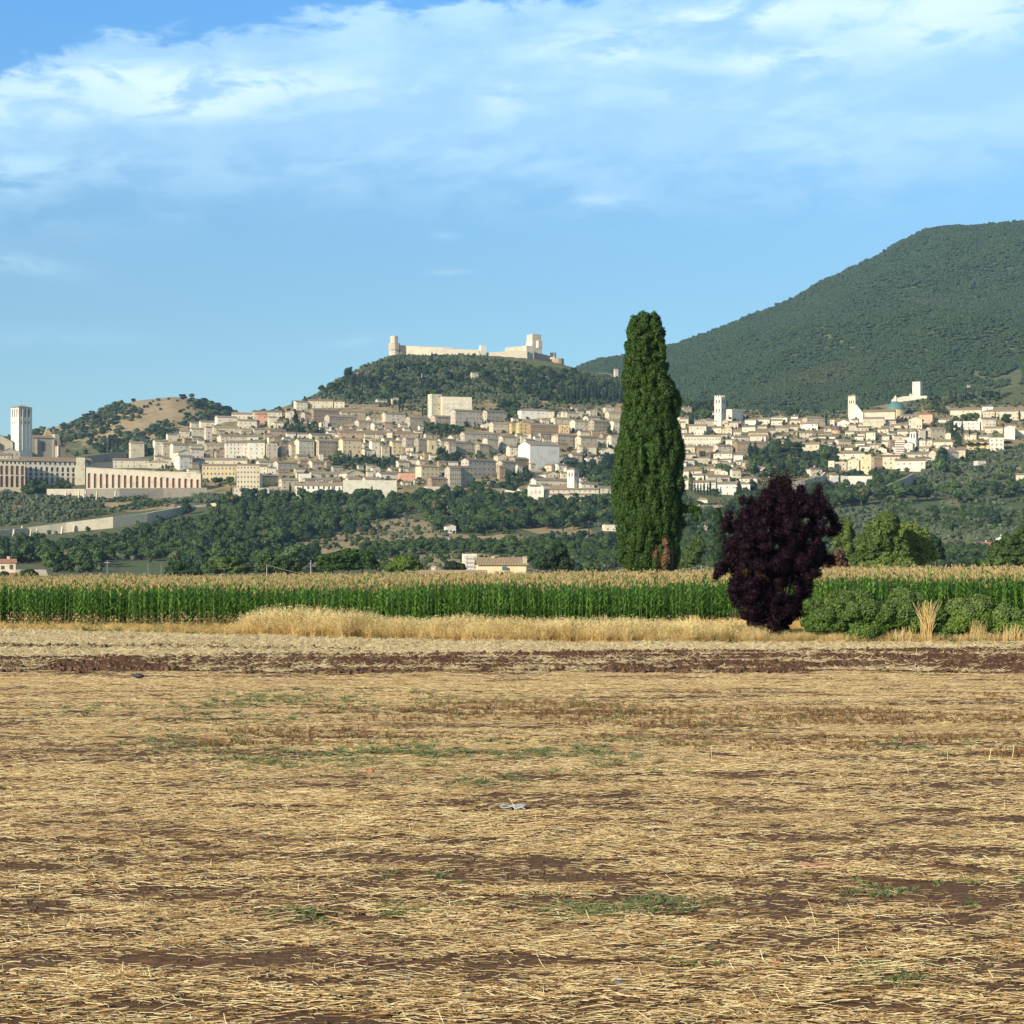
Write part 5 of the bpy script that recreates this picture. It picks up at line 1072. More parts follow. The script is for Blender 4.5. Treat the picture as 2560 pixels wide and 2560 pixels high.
H_ = {
 1: [(970,1092,430,512,'cream','x',20),(1150,1272,415,545,'pale','x',20),(1215,1302,440,548,'stone','x',18),(1280,1432,442,592,'cream','x',22),(1305,1458,492,632,'pale','y',22),(1325,1452,530,638,'white','x',24),(850,1132,556,636,'stone','x',6),(1120,1252,572,632,'cream','x',8),
     (1430,1542,480,600,'stone','x',16),(1530,1612,495,558,'stone','y',20),(1600,1732,486,562,'brown','y',18),(1475,1872,555,612,'cream','x',5),(1690,1872,425,562,'pale','h',14),(1645,1882,375,442,'cream','x',18),(1350,1432,345,412,'cream','x',16),(1430,1542,325,408,'cream','x',16),(1600,1802,310,378,'cream','x',16),
     (1540,1602,318,440,'stone','x',20),(1500,1622,270,322,'cream','x',18),(1620,1792,235,292,'pale','x',18),(1750,1882,210,268,'cream','x',14),(1790,1962,265,342,'cream','x',18),(1430,1502,282,332,'stone','x',16),(1860,1942,435,562,'stone','x',20),(1525,1782,600,738,'yellow','x',4),(1785,1962,600,792,'cream','x',4),
     (1310,1352,365,412,'stone','x',16),(1540,1692,442,512,'grey','x',16),(1420,1532,450,502,'stone','x',18),(1640,1700,345,400,'grey','x',16),(1800,1900,340,380,'stone','x',16)],
 2: [(585,692,604,682,'pale','x',20),(690,886,594,670,'cream','x',8),(884,972,600,668,'cream','h',10),(275,502,678,752,'pale','x',8),(115,302,694,752,'cream','x',10),(160,312,745,827,'cream','x',12),(300,392,698,782,'pink','x',12),(388,462,724,812,'cream','x',14),(518,602,680,752,'cream','y',16),(640,792,690,772,'grey','x',26),
     (705,932,664,772,'brown','x',24),(925,1132,680,722,'stone','x',18),(820,1062,710,802,'grey','x',26),(1045,1177,750,832,'stone','x',24),(1130,1282,720,792,'stone','x',24),(1250,1432,692,792,'stone','x',22),(1430,1612,724,812,'grey','x',26),(1370,1447,774,837,'stone','x',20),
     (1598,1704,562,742,'cream','f',22),(1620,1802,715,812,'grey','x',26),(1310,1384,580,642,'stone','y',18),(1200,1312,590,642,'stone','x',18),(1000,1232,632,668,'brown','x',10),
     (-20,172,795,862,'cream','x',16),(180,267,815,862,'cream','x',16),(268,377,810,862,'stone','x',20),(385,532,820,892,'brown','x',22),(0,322,860,920,'pale','x',12),(60,237,906,1042,'pale','h',12),(235,372,906,1052,'pale','h',12),(370,467,935,1052,'grey','f',14),(465,562,940,1037,'grey','x',28),(540,682,930,1042,'stone','x',22),(592,742,894,1047,'cream','x',28),(735,922,895,1037,'grey','x',28),(690,862,850,902,'cream','x',24),
     (920,1042,950,1037,'yellow','x',24),(925,1097,890,1040,'yellow','x',24),(1095,1197,966,1047,'cream','x',22),(1155,1237,905,1042,'cream','x',22),(1235,1312,942,1042,'stone','x',18),(1305,1407,905,1037,'yellow','x',20),(1405,1502,880,962,'grey','x',26),(1355,1542,880,942,'stone','x',20),(1495,1602,886,1002,'grey','x',26),(1665,1812,890,962,'stone','x',22),(1735,1812,920,1032,'stone','h',20),(1845,1962,838,902,'cream','y',20),(1750,1902,866,912,'cream','x',24),
     (300,442,1056,1112,'cream','x',24),(430,612,1060,1152,'stone','x',26),(690,842,1056,1132,'stone','x',28),(774,812,1020,1062,'cream','f',16),(150,392,1086,1168,'cream','x',10),(155,352,1162,1272,'cream','f',4),(330,472,1166,1252,'ochre','x',8),(470,622,1190,1282,'stone','x',20),(700,932,1140,1192,'stone','x',18),(725,932,1186,1228,'pale','x',16),
     (920,1122,1126,1197,'cream','y',26),(1160,1242,1100,1162,'cream','y',18),(1100,1247,1180,1237,'stone','x',18),(1205,1392,1142,1212,'pale','x',24),(1350,1462,1056,1122,'cream','x',22),(1510,1602,1050,1102,'cream','x',22),(1505,1682,1086,1217,'yellow','h',26),(1370,1502,1162,1232,'pink','f',10),(1590,1787,1180,1292,'brown','x',24),(1850,1962,1035,1117,'yellow','y',24),
     (955,1367,1215,1368,'pale','f',4),(130,402,1272,1342,'stone','f',8),(400,497,1262,1332,'grey','f',10),(1565,1692,1262,1352,'cream','f',16),(1670,1762,1322,1422,'cream','y',20),(1540,1600,1020,1060,'cream','x',20),(1290,1400,1110,1150,'stone','x',22),(1240,1370,1235,1290,'stone','x',10),(970,1100,1180,1230,'stone','x',20),(590,700,1010,1060,'stone','x',20),(960,1060,1290,1360,'grey','x',10)],
 3: [(200,442,790,942,'grey','x',26),(435,627,796,892,'grey','x',26),(490,702,886,972,'stone','x',20),(645,702,895,976,'ochre','x',20),(705,952,785,872,'white','h',18),(720,907,865,897,'white','x',16),(955,1102,850,922,'cream','x',20),(1100,1242,870,962,'cream','x',24),(1240,1402,870,967,'grey','x',28),(1400,1512,875,977,'cream','x',24),(1225,1307,790,852,'cream','y',20),(1350,1432,766,832,'stone','h',18),(1365,1492,806,872,'cream','x',22),(1200,1332,840,882,'cream','x',22),(1460,1532,806,862,'cream','x',22),
     (270,562,960,1042,'grey','x',24),(180,342,985,1032,'cream','x',24),(150,382,1030,1142,'grey','x',26),(385,492,1050,1142,'grey','x',24),(440,562,1005,1132,'stone','x',26),(560,702,990,1112,'stone','x',22),(620,722,1066,1142,'cream','x',20),
     (960,1162,970,1102,'stone','h',28),(1140,1312,990,1102,'cream','x',24),(1155,1302,1060,1152,'cream','x',14),(1380,1482,985,1102,'stone','x',24),(1300,1442,1080,1152,'cream','y',16),(1085,1282,1120,1192,'stone','x',22),(1210,1272,1150,1202,'cream','y',20),(1280,1362,1150,1202,'stone','x',22),(980,1082,1200,1262,'cream','x',24),(980,1080,1040,1120,'brown','x',24),
     (280,542,1160,1342,'grey','x',30),(545,692,1176,1302,'stone','x',28),(550,612,1220,1332,'brown','x',26),(640,792,1150,1272,'brown','x',28),(790,842,1200,1292,'stone','x',24),(155,372,1216,1402,'grey','x',26),(525,622,1130,1182,'cream','y',20),(690,742,1210,1312,'stone','x',24),
     (870,1022,1260,1312,'cream','y',22),(795,1082,1310,1382,'cream','x',22),(1160,1322,1340,1392,'cream','x',16),(1310,1422,1370,1452,'stone','x',10),(1165,1232,1310,1347,'stone','x',16),(440,652,1390,1432,'stone','x',12),(230,452,1400,1452,'grey','x',10),(700,802,1386,1442,'cream','x',16),
     (150,242,1660,1742,'white','y',12),(1345,1457,1672,1722,'cream','f',8),(350,412,510,572,'stone','x',14),(150,205,1755,1785,'white','x',10),(450,600,1330,1372,'brown','x',20),(1100,1240,770,800,'cream','x',14),(700,800,1130,1200,'stone','x',24),(1050,1150,1155,1215,'cream','x',20),(20,215,1300,1392,'brown','x',24),(0,115,1392,1440,'cream','f',14)],
 4: [(270,372,485,575,'grey','x',12),(340,542,668,782,'cream','x',-10),(250,392,760,812,'cream','x',-10),(250,350,600,680,'cream','x',-10),(430,610,530,580,'cream','x',-6),(735,917,520,645,'cream','f',-24),(930,1072,608,692,'pale','h',-18),(1060,1202,600,682,'cream','x',-12),(1200,1392,580,652,'pale','h',-16),(1400,1532,612,682,'cream','x',-12),(1530,1782,583,712,'stone','h',20),(1800,1882,610,692,'pale','h',-12),(870,932,640,702,'grey','x',24),(720,802,655,702,'yellow','x',-12),
     (295,682,782,912,'pale','x',-4),(395,522,718,792,'cream','y',-14),(535,700,690,770,'cream','x',-12),(690,812,700,792,'cream','y',-14),(810,902,740,802,'stone','x',-10),(900,1062,680,762,'cream','x',-14),(965,1182,740,802,'stone','x',-10),(980,1167,775,892,'cream','x',-10),(1040,1257,715,792,'grey','x',-4),(1250,1402,690,762,'stone','x',-12),(1260,1382,780,832,'cream','x',-14),(1400,1522,740,802,'cream','x',-12),(1510,1712,648,742,'white','x',-14),(1550,1832,750,802,'stone','x',-8),
     (790,972,788,862,'stone','x',10),(810,1162,845,972,'brown','x',14),(1170,1562,830,902,'cream','x',-8),(1530,1732,860,992,'cream','x',-16),(1700,1932,780,842,'white','x',-14),(250,422,890,972,'stone','x',-8),(420,602,898,1002,'brown','x',-4),(600,802,880,982,'stone','x',16),(600,822,958,1062,'cream','h',-14),(870,952,960,1022,'cream','x',-10),
     (310,552,1040,1112,'stone','f',-4),(300,402,1035,1122,'cream','x',12),(300,502,1140,1202,'cream','x',-12),(500,632,1118,1172,'cream','x',-14),(380,512,1190,1262,'cream','x',-12),(510,772,1200,1272,'stone','x',12),(870,1082,1215,1282,'cream','h',-12),(390,642,1258,1372,'white','x',-14),(640,992,1272,1432,'pale','h',-8),(1570,1742,1120,1222,'cream','h',20),(1530,1640,902,962,'cream','x',-14),(800,930,1120,1170,'cream','x',-12),(1060,1150,1110,1160,'stone','x',-12),(1090,1200,1170,1220,'cream','x',-10),
     (315,762,1518,1650,'white','h',-10),(435,556,1444,1545,'cream','h',-12),(425,542,1685,1740,'white','h',-12),(420,545,1742,1812,'brown','x',-10),(275,350,1640,1700,'white','x',-8),(315,372,1480,1530,'cream','h',-8)],
 5: [(370,587,545,662,'cream','x',-14),(590,700,570,650,'stone','x',-8),(640,812,610,662,'cream','x',-12),(810,962,545,664,'cream','y',-14),(918,1070,505,612,'pink','h',-26),(1070,1212,555,602,'cream','x',-10),(680,930,520,560,'stone','x',-6),(1215,1522,460,552,'cream','h',-12),(1520,1642,428,527,'pale','h',-12),(1535,1962,470,582,'cream','h',-10),(1560,1627,262,302,'stone','x',-8),(1650,1762,415,462,'stone','y',-10),
     (35,107,562,642,'pale','h',-10),(120,262,575,652,'pale','y',-14),(285,402,600,642,'cream','x',-10),(0,72,650,702,'pale','x',-12),(1490,1652,550,672,'cream','x',10),(1550,1732,636,712,'cream','x',-12),(1350,1482,700,782,'cream','x',-12),(1740,1860,615,650,'ochre','x',-12),(1485,1622,718,782,'cream','x',-10),(1590,1742,755,882,'white','f',-10),(1240,1500,596,672,'pale','f',-4),
     (980,1172,645,777,'stone','x',18),(1170,1232,700,772,'cream','y',-14),(700,822,670,742,'stone','x',-10),(905,978,662,777,'stone','x',14),(400,502,680,792,'cream','x',-12),(500,642,715,782,'cream','x',-12),(320,402,700,762,'cream','x',-12),(200,302,680,742,'pale','x',-12),(90,262,760,842,'cream','x',20),(-30,162,775,832,'cream','x',-12),
     (430,562,800,862,'stone','x',-12),(300,402,790,852,'cream','x',-12),(480,622,838,902,'cream','y',-16),(615,692,768,852,'brown','x',14),(770,882,790,882,'cream','y',-24),(880,1022,830,872,'stone','x',-12),(1050,1252,768,852,'cream','x',-14),(1100,1212,818,872,'cream','h',-10),(1215,1362,848,942,'yellow','x',-8),
     (125,412,878,982,'cream','h',-18),(220,352,945,1112,'cream','y',-10),(345,457,920,1112,'yellow','f',-8),(440,572,930,1052,'brown','x',18),(560,742,910,1062,'cream','x',-12),(540,692,890,935,'cream','y',-14),(680,982,948,1082,'pale','x',-12),(880,1052,930,992,'cream','x',-14),(1015,1307,868,1002,'stone','x',20),(770,1022,885,942,'cream','x',-6),(40,104,980,1082,'cream','f',-10),(100,220,990,1070,'stone','f',-4),
     (1450,1562,980,1042,'stone','f',14),(1850,1962,1090,1172,'cream','x',-12),(1380,1562,234,278,'cream','x',-8),(1380,1590,800,872,'ochre','f',-6),(1860,1960,1035,1065,'brown','x',-4),(1650,1760,1700,1785,'white','y',-16),(1520,1660,1755,1820,'pink','x',-12),(195,255,1225,1250,'white','f',-6),(410,500,770,820,'white','x',-10),(180,280,830,880,'cream','x',-12),(0,90,700,760,'stone','x',-12),(1000,1100,1040,1080,'brown','x',-8)],
}
random.seed(21); nh = 0
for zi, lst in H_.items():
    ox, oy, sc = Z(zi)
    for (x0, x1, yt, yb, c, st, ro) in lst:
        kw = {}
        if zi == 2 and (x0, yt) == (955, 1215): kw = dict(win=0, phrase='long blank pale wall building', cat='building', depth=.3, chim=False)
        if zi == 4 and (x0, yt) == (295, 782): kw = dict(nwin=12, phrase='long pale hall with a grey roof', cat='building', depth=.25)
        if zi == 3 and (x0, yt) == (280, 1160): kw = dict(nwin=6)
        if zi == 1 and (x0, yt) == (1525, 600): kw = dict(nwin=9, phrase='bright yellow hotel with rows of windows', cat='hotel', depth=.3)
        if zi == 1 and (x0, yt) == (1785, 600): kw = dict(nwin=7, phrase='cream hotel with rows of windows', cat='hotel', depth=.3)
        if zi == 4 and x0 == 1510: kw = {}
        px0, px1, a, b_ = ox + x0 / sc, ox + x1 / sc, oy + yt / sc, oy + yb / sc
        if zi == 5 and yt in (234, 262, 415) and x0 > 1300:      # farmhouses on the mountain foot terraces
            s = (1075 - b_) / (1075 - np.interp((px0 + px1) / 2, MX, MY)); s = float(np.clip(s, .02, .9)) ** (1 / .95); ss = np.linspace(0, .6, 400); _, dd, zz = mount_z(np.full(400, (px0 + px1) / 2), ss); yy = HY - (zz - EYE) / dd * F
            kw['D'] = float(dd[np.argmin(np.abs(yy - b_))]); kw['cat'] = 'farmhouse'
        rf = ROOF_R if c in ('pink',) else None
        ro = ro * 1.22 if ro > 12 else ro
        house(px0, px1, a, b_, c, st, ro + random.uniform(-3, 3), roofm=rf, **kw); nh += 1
print('houses', nh)
# more houses where the town shows between those
TOWN = [[(395, 1108), (480, 1072), (560, 1040), (680, 1030), (860, 1040), (960, 1050), (1060, 1062), (1200, 1050), (1300, 1040), (1380, 1040), (1440, 1030), (1530, 1030), (1540, 1120), (1440, 1140), (1430, 1215), (1340, 1235), (1300, 1190), (1240, 1200), (1170, 1195), (1140, 1210), (900, 1220), (700, 1225), (600, 1210), (480, 1190), (395, 1150)],
        [(1540, 1045), (1700, 1050), (1760, 1060), (1900, 1045), (2060, 1050), (2180, 1065), (2300, 1075), (2340, 1110), (2300, 1140), (2120, 1150), (2060, 1130), (1950, 1105), (1850, 1115), (1870, 1150), (1860, 1190), (1540, 1195)]]
cov = np.zeros((700, 2700), bool)
def cover(x0, x1, y0, y1): cov[max(0, int(y0) - 800):max(0, int(y1) - 800), max(0, int(x0)):max(0, int(x1))] = True
for h in HC: cover(*h)
SM = []; random.seed(77); extra = 0
for row in np.arange(1045, 1232, 6.5):
    for px in np.arange(395, 2345, 15):
        x = px + random.uniform(-7, 7); y = row + random.uniform(-2, 2); wd = random.uniform(17, 34); ht = random.uniform(13, 21)
        if not any(inpoly(x, y - 4, t) for t in TOWN) or any(inpoly(x, y - 5, g) for g in GARD): continue
        s = cov[int(y - ht) - 800:int(y) - 800, int(x - wd / 2):int(x + wd / 2)]
        if s.mean() > .50: continue
        right = x > 1600; ro = random.uniform(-22, -4) if right else random.uniform(14, 34)
        if random.random() < .12: ro = -ro
        c = random.choice(['cream', 'cream', 'pale', 'stone', 'stone', 'white'] if right else ['cream', 'cream', 'pale', 'stone', 'stone', 'grey', 'brown'])
        if extra < 45: house(x - wd / 2, x + wd / 2, y - ht, y, c, random.choice('xxxyxh'), ro)
        else: SM.append((x, y, wd, ht, ro, c))
        cover(x - wd / 2, x + wd / 2, y - ht, y); extra += 1
print('extra', extra, len(SM))
# the rest of the small houses, past three hundred: one mass
sb = MB(); keys = ['cream', 'pale', 'stone', 'white', 'grey', 'brown']
for (x, y, wd, ht, ro, c) in SM:
    D = float(inv_D(max(y, float(np.interp(x, RX, RY)) + 1.5))); p = W0(x, y, D); a = R(ro); w_ = wd / F * D / (abs(math.cos(a)) + .7 * abs(math.sin(a))); d_ = w_ * .7; h = ht / F * D; ri = min(.2 * d_, h * .4)
    m = MB(); x0, x1 = -w_ / 2, w_ / 2; poly = [(-d_ / 2, -8), (d_ / 2, -8), (d_ / 2, h - ri), (0, h), (-d_ / 2, h - ri)]; q = MB(); q.prism(poly, x0, x1, keys.index(c)); m.v = [(yy, xx, zz) for xx, yy, zz in q.v]; m.f = [f[::-1] for f in q.f]; m.m = q.m
    n0 = len(m.f); roof_gable(m, w_, d_, h - ri + .02, ri); 
    for i in range(n0, len(m.f)): m.m[i] = 6
    for s in range(max(1, int(h / 4.7))):
        for k in range(max(1, int(w_ / 4.5))):
            if random.random() < .75: u = x0 + (k + .5) * w_ / max(1, int(w_ / 4.5)); m.box(u - .5, u + .5, -d_ / 2 - .04, -d_ / 2 + .1, 1.4 + s * 4.3, 3.0 + s * 4.3, 7)
    ca, sa = math.cos(a), math.sin(a); b0 = len(sb.v); Yc = p.y + w_ * .4
    sb.v += [(p.x + vx * ca - vy * sa, Yc + vx * sa + vy * ca, p.z + vz) for vx, vy, vz in m.v]; sb.f += [tuple(b0 + i for i in f) for f in m.f]; sb.m += m.m
if SM: tag(sb.build('distant_houses', [WALLS[k_] for k_ in keys] + [ROOF, WIN]), 'small crowded houses filling the gaps of the hill town', None, None, 'stuff')
# ------------------------------------------------------------------ landmarks
def W3(px, py, D): return Vector(((px - CX) / F * D, D, EYE + (HY - py) / F * D))
def zc(i, x, y): ox, oy, s = Z(i); return ox + x / s, oy + y / s
def local(root, v):
    d = v - root.location; a = -root.rotation_euler.z; return Vector((d.x * math.cos(a) - d.y * math.sin(a), d.x * math.sin(a) + d.y * math.cos(a), d.z))
def wall_run(b, pts, th, m=0):
    """pts: (x, y, zbottom, ztop) in local space; a thick wall through them, one solid"""
    n = len(pts); P = [Vector((p[0], p[1], 0)) for p in pts]; off = []
    for i in range(n):
        d = (P[min(i + 1, n - 1)] - P[max(i - 1, 0)]).normalized(); off.append(Vector((d.y, -d.x, 0)) * th / 2)
    base = len(b.v)
    for i in range(n):
        a, c = P[i] + off[i], P[i] - off[i]; b.v += [(a.x, a.y, pts[i][2]), (a.x, a.y, pts[i][3]), (c.x, c.y, pts[i][3]), (c.x, c.y, pts[i][2])]
    for i in range(n - 1):
        k = base + 4 * i
        for q in ((0, 1), (1, 2), (2, 3), (3, 0)): b.f.append((k + q[1], k + q[0], k + 4 + q[0], k + 4 + q[1])); b.m.append(m)
    b.f.append(tuple(base + i for i in range(4))); b.m.append(m); k = base + 4 * (n - 1); b.f.append((k + 3, k + 2, k + 1, k)); b.m.append(m)
def crenel(b, pts, th, h=1.0, step=2.2, m=0):
    for i in range(len(pts) - 1):
        a, c = Vector((pts[i][0], pts[i][1], pts[i][3])), Vector((pts[i + 1][0], pts[i + 1][1], pts[i + 1][3])); L = (c - a).length; n = max(1, int(L / step)); d = (c - a) / n
        u = Vector((d.x, d.y, 0)).normalized(); v = Vector((u.y, -u.x, 0)) * th / 2
        for k in range(n):
            p = a + d * (k + .15); q = a + d * (k + .65); base = len(b.v)
            for s in (p, q):
                for w_, e in ((v, -.02), (v, h), (-v, h), (-v, -.02)): b.v.append((s.x + w_.x, s.y + w_.y, s.z + e))
            for f in ((0, 1, 2, 3), (7, 6, 5, 4), (1, 0, 4, 5), (2, 1, 5, 6), (3, 2, 6, 7), (0, 3, 7, 4)): b.f.append(tuple(base + j for j in f)); b.m.append(m)
def arcade(front, back, x0, x1, z0, z1a, z1b, n, frac, topf, t=1.3, seg=8, zf=None):
    """arches cut through a front skin with real reveals; topf = height of arch crown as a share of each bay's height"""
    bw = (x1 - x0) / n
    for i in range(n):
        xa, xb = x0 + i * bw, x0 + (i + 1) * bw; za = z1a + (z1b - z1a) * i / n; zb = z1a + (z1b - z1a) * (i + 1) / n; zm = (za + zb) / 2
        o = bw * frac / 2; c = (xa + xb) / 2; zt = (zf(i) if zf else z0 + (zm - z0) * topf); zs_ = zt - o
        front.face([(xa, 0, z0), (c - o, 0, z0), (c - o, 0, zs_), (xa, 0, zs_)]); front.face([(c + o, 0, z0), (xb, 0, z0), (xb, 0, zs_), (c + o, 0, zs_)])
        arc = [(c - o * math.cos(th), zs_ + o * math.sin(th)) for th in np.linspace(0, math.pi, seg + 1)]
        mid = seg // 2
        front.face([(xa, 0, zs_)] + [(x, 0, z) for x, z in arc[:mid + 1]] + [(c, 0, (za + zb) / 2), (xa, 0, za)])
        front.face([(c, 0, (za + zb) / 2)] + [(x, 0, z) for x, z in arc[mid:]] + [(xb, 0, zs_), (xb, 0, zb)])
        pr = [(c - o, z0)] + arc + [(c + o, z0)]
        for k in range(len(pr) - 1): (xp, zp), (xq, zq) = pr[k], pr[k + 1]; front.face([(xp, 0, zp), (xp, t, zp), (xq, t, zq), (xq, 0, zq)])
        back.face([(xa + .05, t, z0), (xb - .05, t, z0), (xb - .05, t, zb), (xa + .05, t, za)])
def landmark(name, p, rot, label, cat): r = empty(name, p, R(rot)); tag(r, label, cat); return r
def lathe(b, prof, n=16, cx=0, cy=0, m=0):
    base = len(b.v)
    for r_, z in prof:
        for k in range(n): t = 2 * math.pi * k / n; b.v.append((cx + r_ * math.cos(t), cy + r_ * math.sin(t), z))
    for i in range(len(prof) - 1):
        for k in range(n): b.f.append((base + i * n + k, base + i * n + (k + 1) % n, base + (i + 1) * n + (k + 1) % n, base + (i + 1) * n + k)); b.m.append(m)
def tower(px0, px1, yt, yb, D, rot, col, label, wins, cap='hip', capm=None, name='bell_tower', cat='bell tower', fnd=8, roofpx=6, bands=(), pil=0):
    """square tower turned by rot; wins: (height share, number, width, height) arched openings on the faces in view"""
    a = R(rot); W = (px1 - px0) / F * D; s = W / (abs(math.cos(a)) + abs(math.sin(a))); H = (yb - yt) / F * D
    c = W3((px0 + px1) / 2, yb, D + W / 2); r = landmark(name, c, rot, label, cat); h = s / 2; b = MB(); b.box(-h, h, -h, h, -fnd, H)
    for z in bands: b.box(-h - .18, h + .18, -h - .18, h + .18, H * z, H * z + .45)
    b.build('wall', WALLS[col], r)
    if pil:
        for k in range(pil):
            x = -h + s * (k + 1) / (pil + .6); m = MB(); m.box(x - .28, x + .28, -h - .45, -h, H * .12, H * .96); m.build('pilaster', WHITE, r)
    faces = [(0, -h, 0)] + ([(-h, 0, -90)] if rot > 5 else [(h, 0, 90)] if rot < -5 else [])
    for f, n, ww, wh in wins:
        for (fx, fy, ang) in faces:
            for k in range(n):
                u = (k + .5) / n * s * .82 - s * .41
                add_win(r, fx + (u if ang == 0 else 0), fy + (u if ang else 0), H * f, R(ang), ww, wh, DARKREC, True, 'belfry_opening')
    if cap == 'hip': m = MB(); roof_hip(m, s, s, H + .01, roofpx / F * D, .7); m.build('roof', capm or ROOF_T, r)
    if cap == 'crenel':
        m = MB(); q = [(-h, -h), (h, -h), (h, h), (-h, h), (-h, -h)]
        for i in range(4): crenel(m, [(q[i][0], q[i][1], 0, H), (q[i + 1][0], q[i + 1][1], 0, H)], .6, 2.0, s / 4)
        m.build('battlement', WALLS[col], r)
    return r
# --- basilica
D0 = 2080
r = tower(*[v for v in (27.0, 80.5)], 1019, 1141, D0, 44, 'white', 'tall white square bell tower of the basilica with a low pyramid roof', [(.80, 3, 1.9, 9.0), (.66, 3, 1.2, 3.4)], bands=(.22, .44, .76), pil=3, roofpx=6)
m = MB(); hh = 122 / F * D0; m.tube([(0, 0, hh + 2), (0, 0, hh + 9)], [.12, .08], 6); m.box(-1.0, 1.0, -.1, .1, hh + 7, hh + 7.3); m.build('cross', METAL, r)
ch = landmark('basilica', W3(-30, 1139, 2075), 20, 'grey stone basilica with a steep gable and a big pointed window', 'church'); k = D0 / F
b = MB(); x1 = (57 * k) / math.cos(R(20)); b.prism([(-14, -8), (x1, -8), (x1, 35 * k), ((x1 - 14) / 2 + 6, 53 * k), (-14, 35 * k)], 0, 60); b.build('front_wall', WALLS['stone'], ch)
m = MB(); gx = (x1 - 14) / 2 + 6; m.face([(gx, -.6, 53 * k + .4), (x1 + .8, -.6, 35 * k - .2), (x1 + .8, 61, 35 * k - .2), (gx, 61, 53 * k + .4)]); m.face([(-14.8, -.6, 35 * k - .2), (gx, -.6, 53 * k + .4), (gx, 61, 53 * k + .4), (-14.8, 61, 35 * k - .2)]); m.build('roof', ROOF_T, ch)
m = MB(); m.prism([(gx - 4.5 + .2, 14 * k), (gx + 4.5, 14 * k), (gx + 4.5, 26 * k), (gx + 2.5, 29.5 * k), (gx, 32 * k), (gx - 2.5, 29.5 * k), (gx - 4.3, 26 * k)], -.3, .3); m.build('window', DARKREC, ch)
nv = landmark('church_nave', W3(80, 1141, 2120), 30, 'grey church nave right of the tall white bell tower, with a pale pointed gable', 'church'); k = 2120 / F
b = MB(); xr = 50 * k / math.cos(R(30)) ; b.box(0, xr, 0, 22, -8, 47 * k); b.box(xr + .01, xr + 5, -1, 22, -8, 58 * k)
for x in (xr * .2, xr * .95): b.box(x - .8, x + .8, -1.8, -.01, -8, 44 * k)
b.build('wall', WALLS['grey'], nv)
m = MB(); m.face([(-.5, -.8, 47 * k), (xr - .01, -.8, 47 * k), (xr - .01, 11, 56 * k), (-.5, 11, 56 * k)]); m.face([(-.5, 22.8, 47 * k), (-.5, 11, 56 * k), (xr, 11, 56 * k), (xr, 22.8, 47 * k)]); m.build('roof', ROOF_T, nv)
m = MB(); m.prism([(xr * .56, 47 * k), (xr, 47 * k), (xr, 60 * k), (xr * .78, 76 * k)], 9, 10.5); m.build('gable', WALLS['yellow'], nv)
m = MB(); m.prism([(xr * .5 - 1.4, 14 * k), (xr * .5 + 1.4, 14 * k), (xr * .5 + 1.4, 36 * k), (xr * .5, 40 * k), (xr * .5 - 1.4, 36 * k)], -.3, .2); m.build('window', DARKREC, nv)
cu = landmark('domed_turret', W3(150, 1141, 2100), 35, 'small turret with a dark purple dome beside the church nave', 'turret'); k = 2100 / F
b = MB(); b.box(-4, 4, -4, 4, -6, 26 * k); b.build('wall', WALLS['brown'], cu); m = MB(); m.box(-4.25, -3.2, -4.3, -3.3, 0, 26 * k); m.build('pilaster', WHITE, cu)
m = MB(); m.box(-4.6, 4.6, -4.6, 4.6, 26 * k + .01, 27 * k); lathe(m, [(2.8, 27 * k), (2.8, 28 * k), (2.4, 33 * k), (1.3, 36.5 * k), (.3, 38 * k), (.01, 40 * k)], 12); m.build('dome', DOME_P, cu)
house(-12, 55, 1120, 1140, 'grey', 'y', 20, D=2040, phrase='low grey chapel at the foot of the bell tower', cat='chapel'); house(-20, 32, 1132, 1148, 'stone', 'x', 10, D=2000, phrase='low tiled outbuilding before the basilica', cat='building')
# --- convent with arches
def storeyed_arcade(name, px0, px1, D, rot, eave, base, levels, n, label, roofpx, col='pale', depth=16, wy=None, nw=None):
    k = D / F; r = landmark(name, W3(px0, base, D), rot, label, 'convent'); L = (px1 - px0) * k / math.cos(R(rot))
    zb = lambda y: (base - y) * k
    b = MB(); b.box(0, L, 1.55, depth, -10, zb(eave)); b.box(-.01, -.011 + .02, 0, 1.54, -10, zb(eave)); b.box(L - .01, L, 0, 1.54, -10, zb(eave)); b.build('wall', WALLS[col], r)
    prev = -8.0
    for (ytop, ybot, crown, frac) in levels:          # from the bottom up: band top, band bottom, arch crown
        f = MB(); bk = MB(); z0, z1 = zb(ybot), zb(ytop)
        if z0 > prev + .02: f.face([(0, 0, prev), (L, 0, prev), (L, 0, z0), (0, 0, z0)])
        arcade(f, bk, 0, L, z0, z1, z1, n, frac, 0, 1.3, 8, zf=lambda i: zb(crown))
        f.build('arcade', WALLS[col], r); bk.build('back_wall', BRICK, r); prev = z1
    f = MB(); f.face([(0, 0, prev), (L, 0, prev), (L, 0, zb(eave)), (0, 0, zb(eave))]); f.build('upper_wall', WALLS[col], r)
    if wy:
        for i in range(nw): add_win(r, L * (i + .5) / nw, 0, zb(wy), 0, 1.8, 2.6, WIN)
    m = MB(); q = [(-.8, -1.0, zb(eave) - .1), (L + .8, -1.0, zb(eave) - .1), (L + .8, depth * .6, zb(eave - roofpx)), (-.8, depth * .6, zb(eave - roofpx))]
    m.face([(a, c, e + .4) for a, c, e in q]); m.face(q[::-1])
    for i in range(4): j = (i + 1) % 4; m.face([q[i], q[j], (q[j][0], q[j][1], q[j][2] + .4), (q[i][0], q[i][1], q[i][2] + .4)])
    m.face([q[3], q[2], (L + .8, depth + .8, zb(eave)), (-.8, depth + .8, zb(eave))]); m.build('roof', ROOF_T, r)
    return r
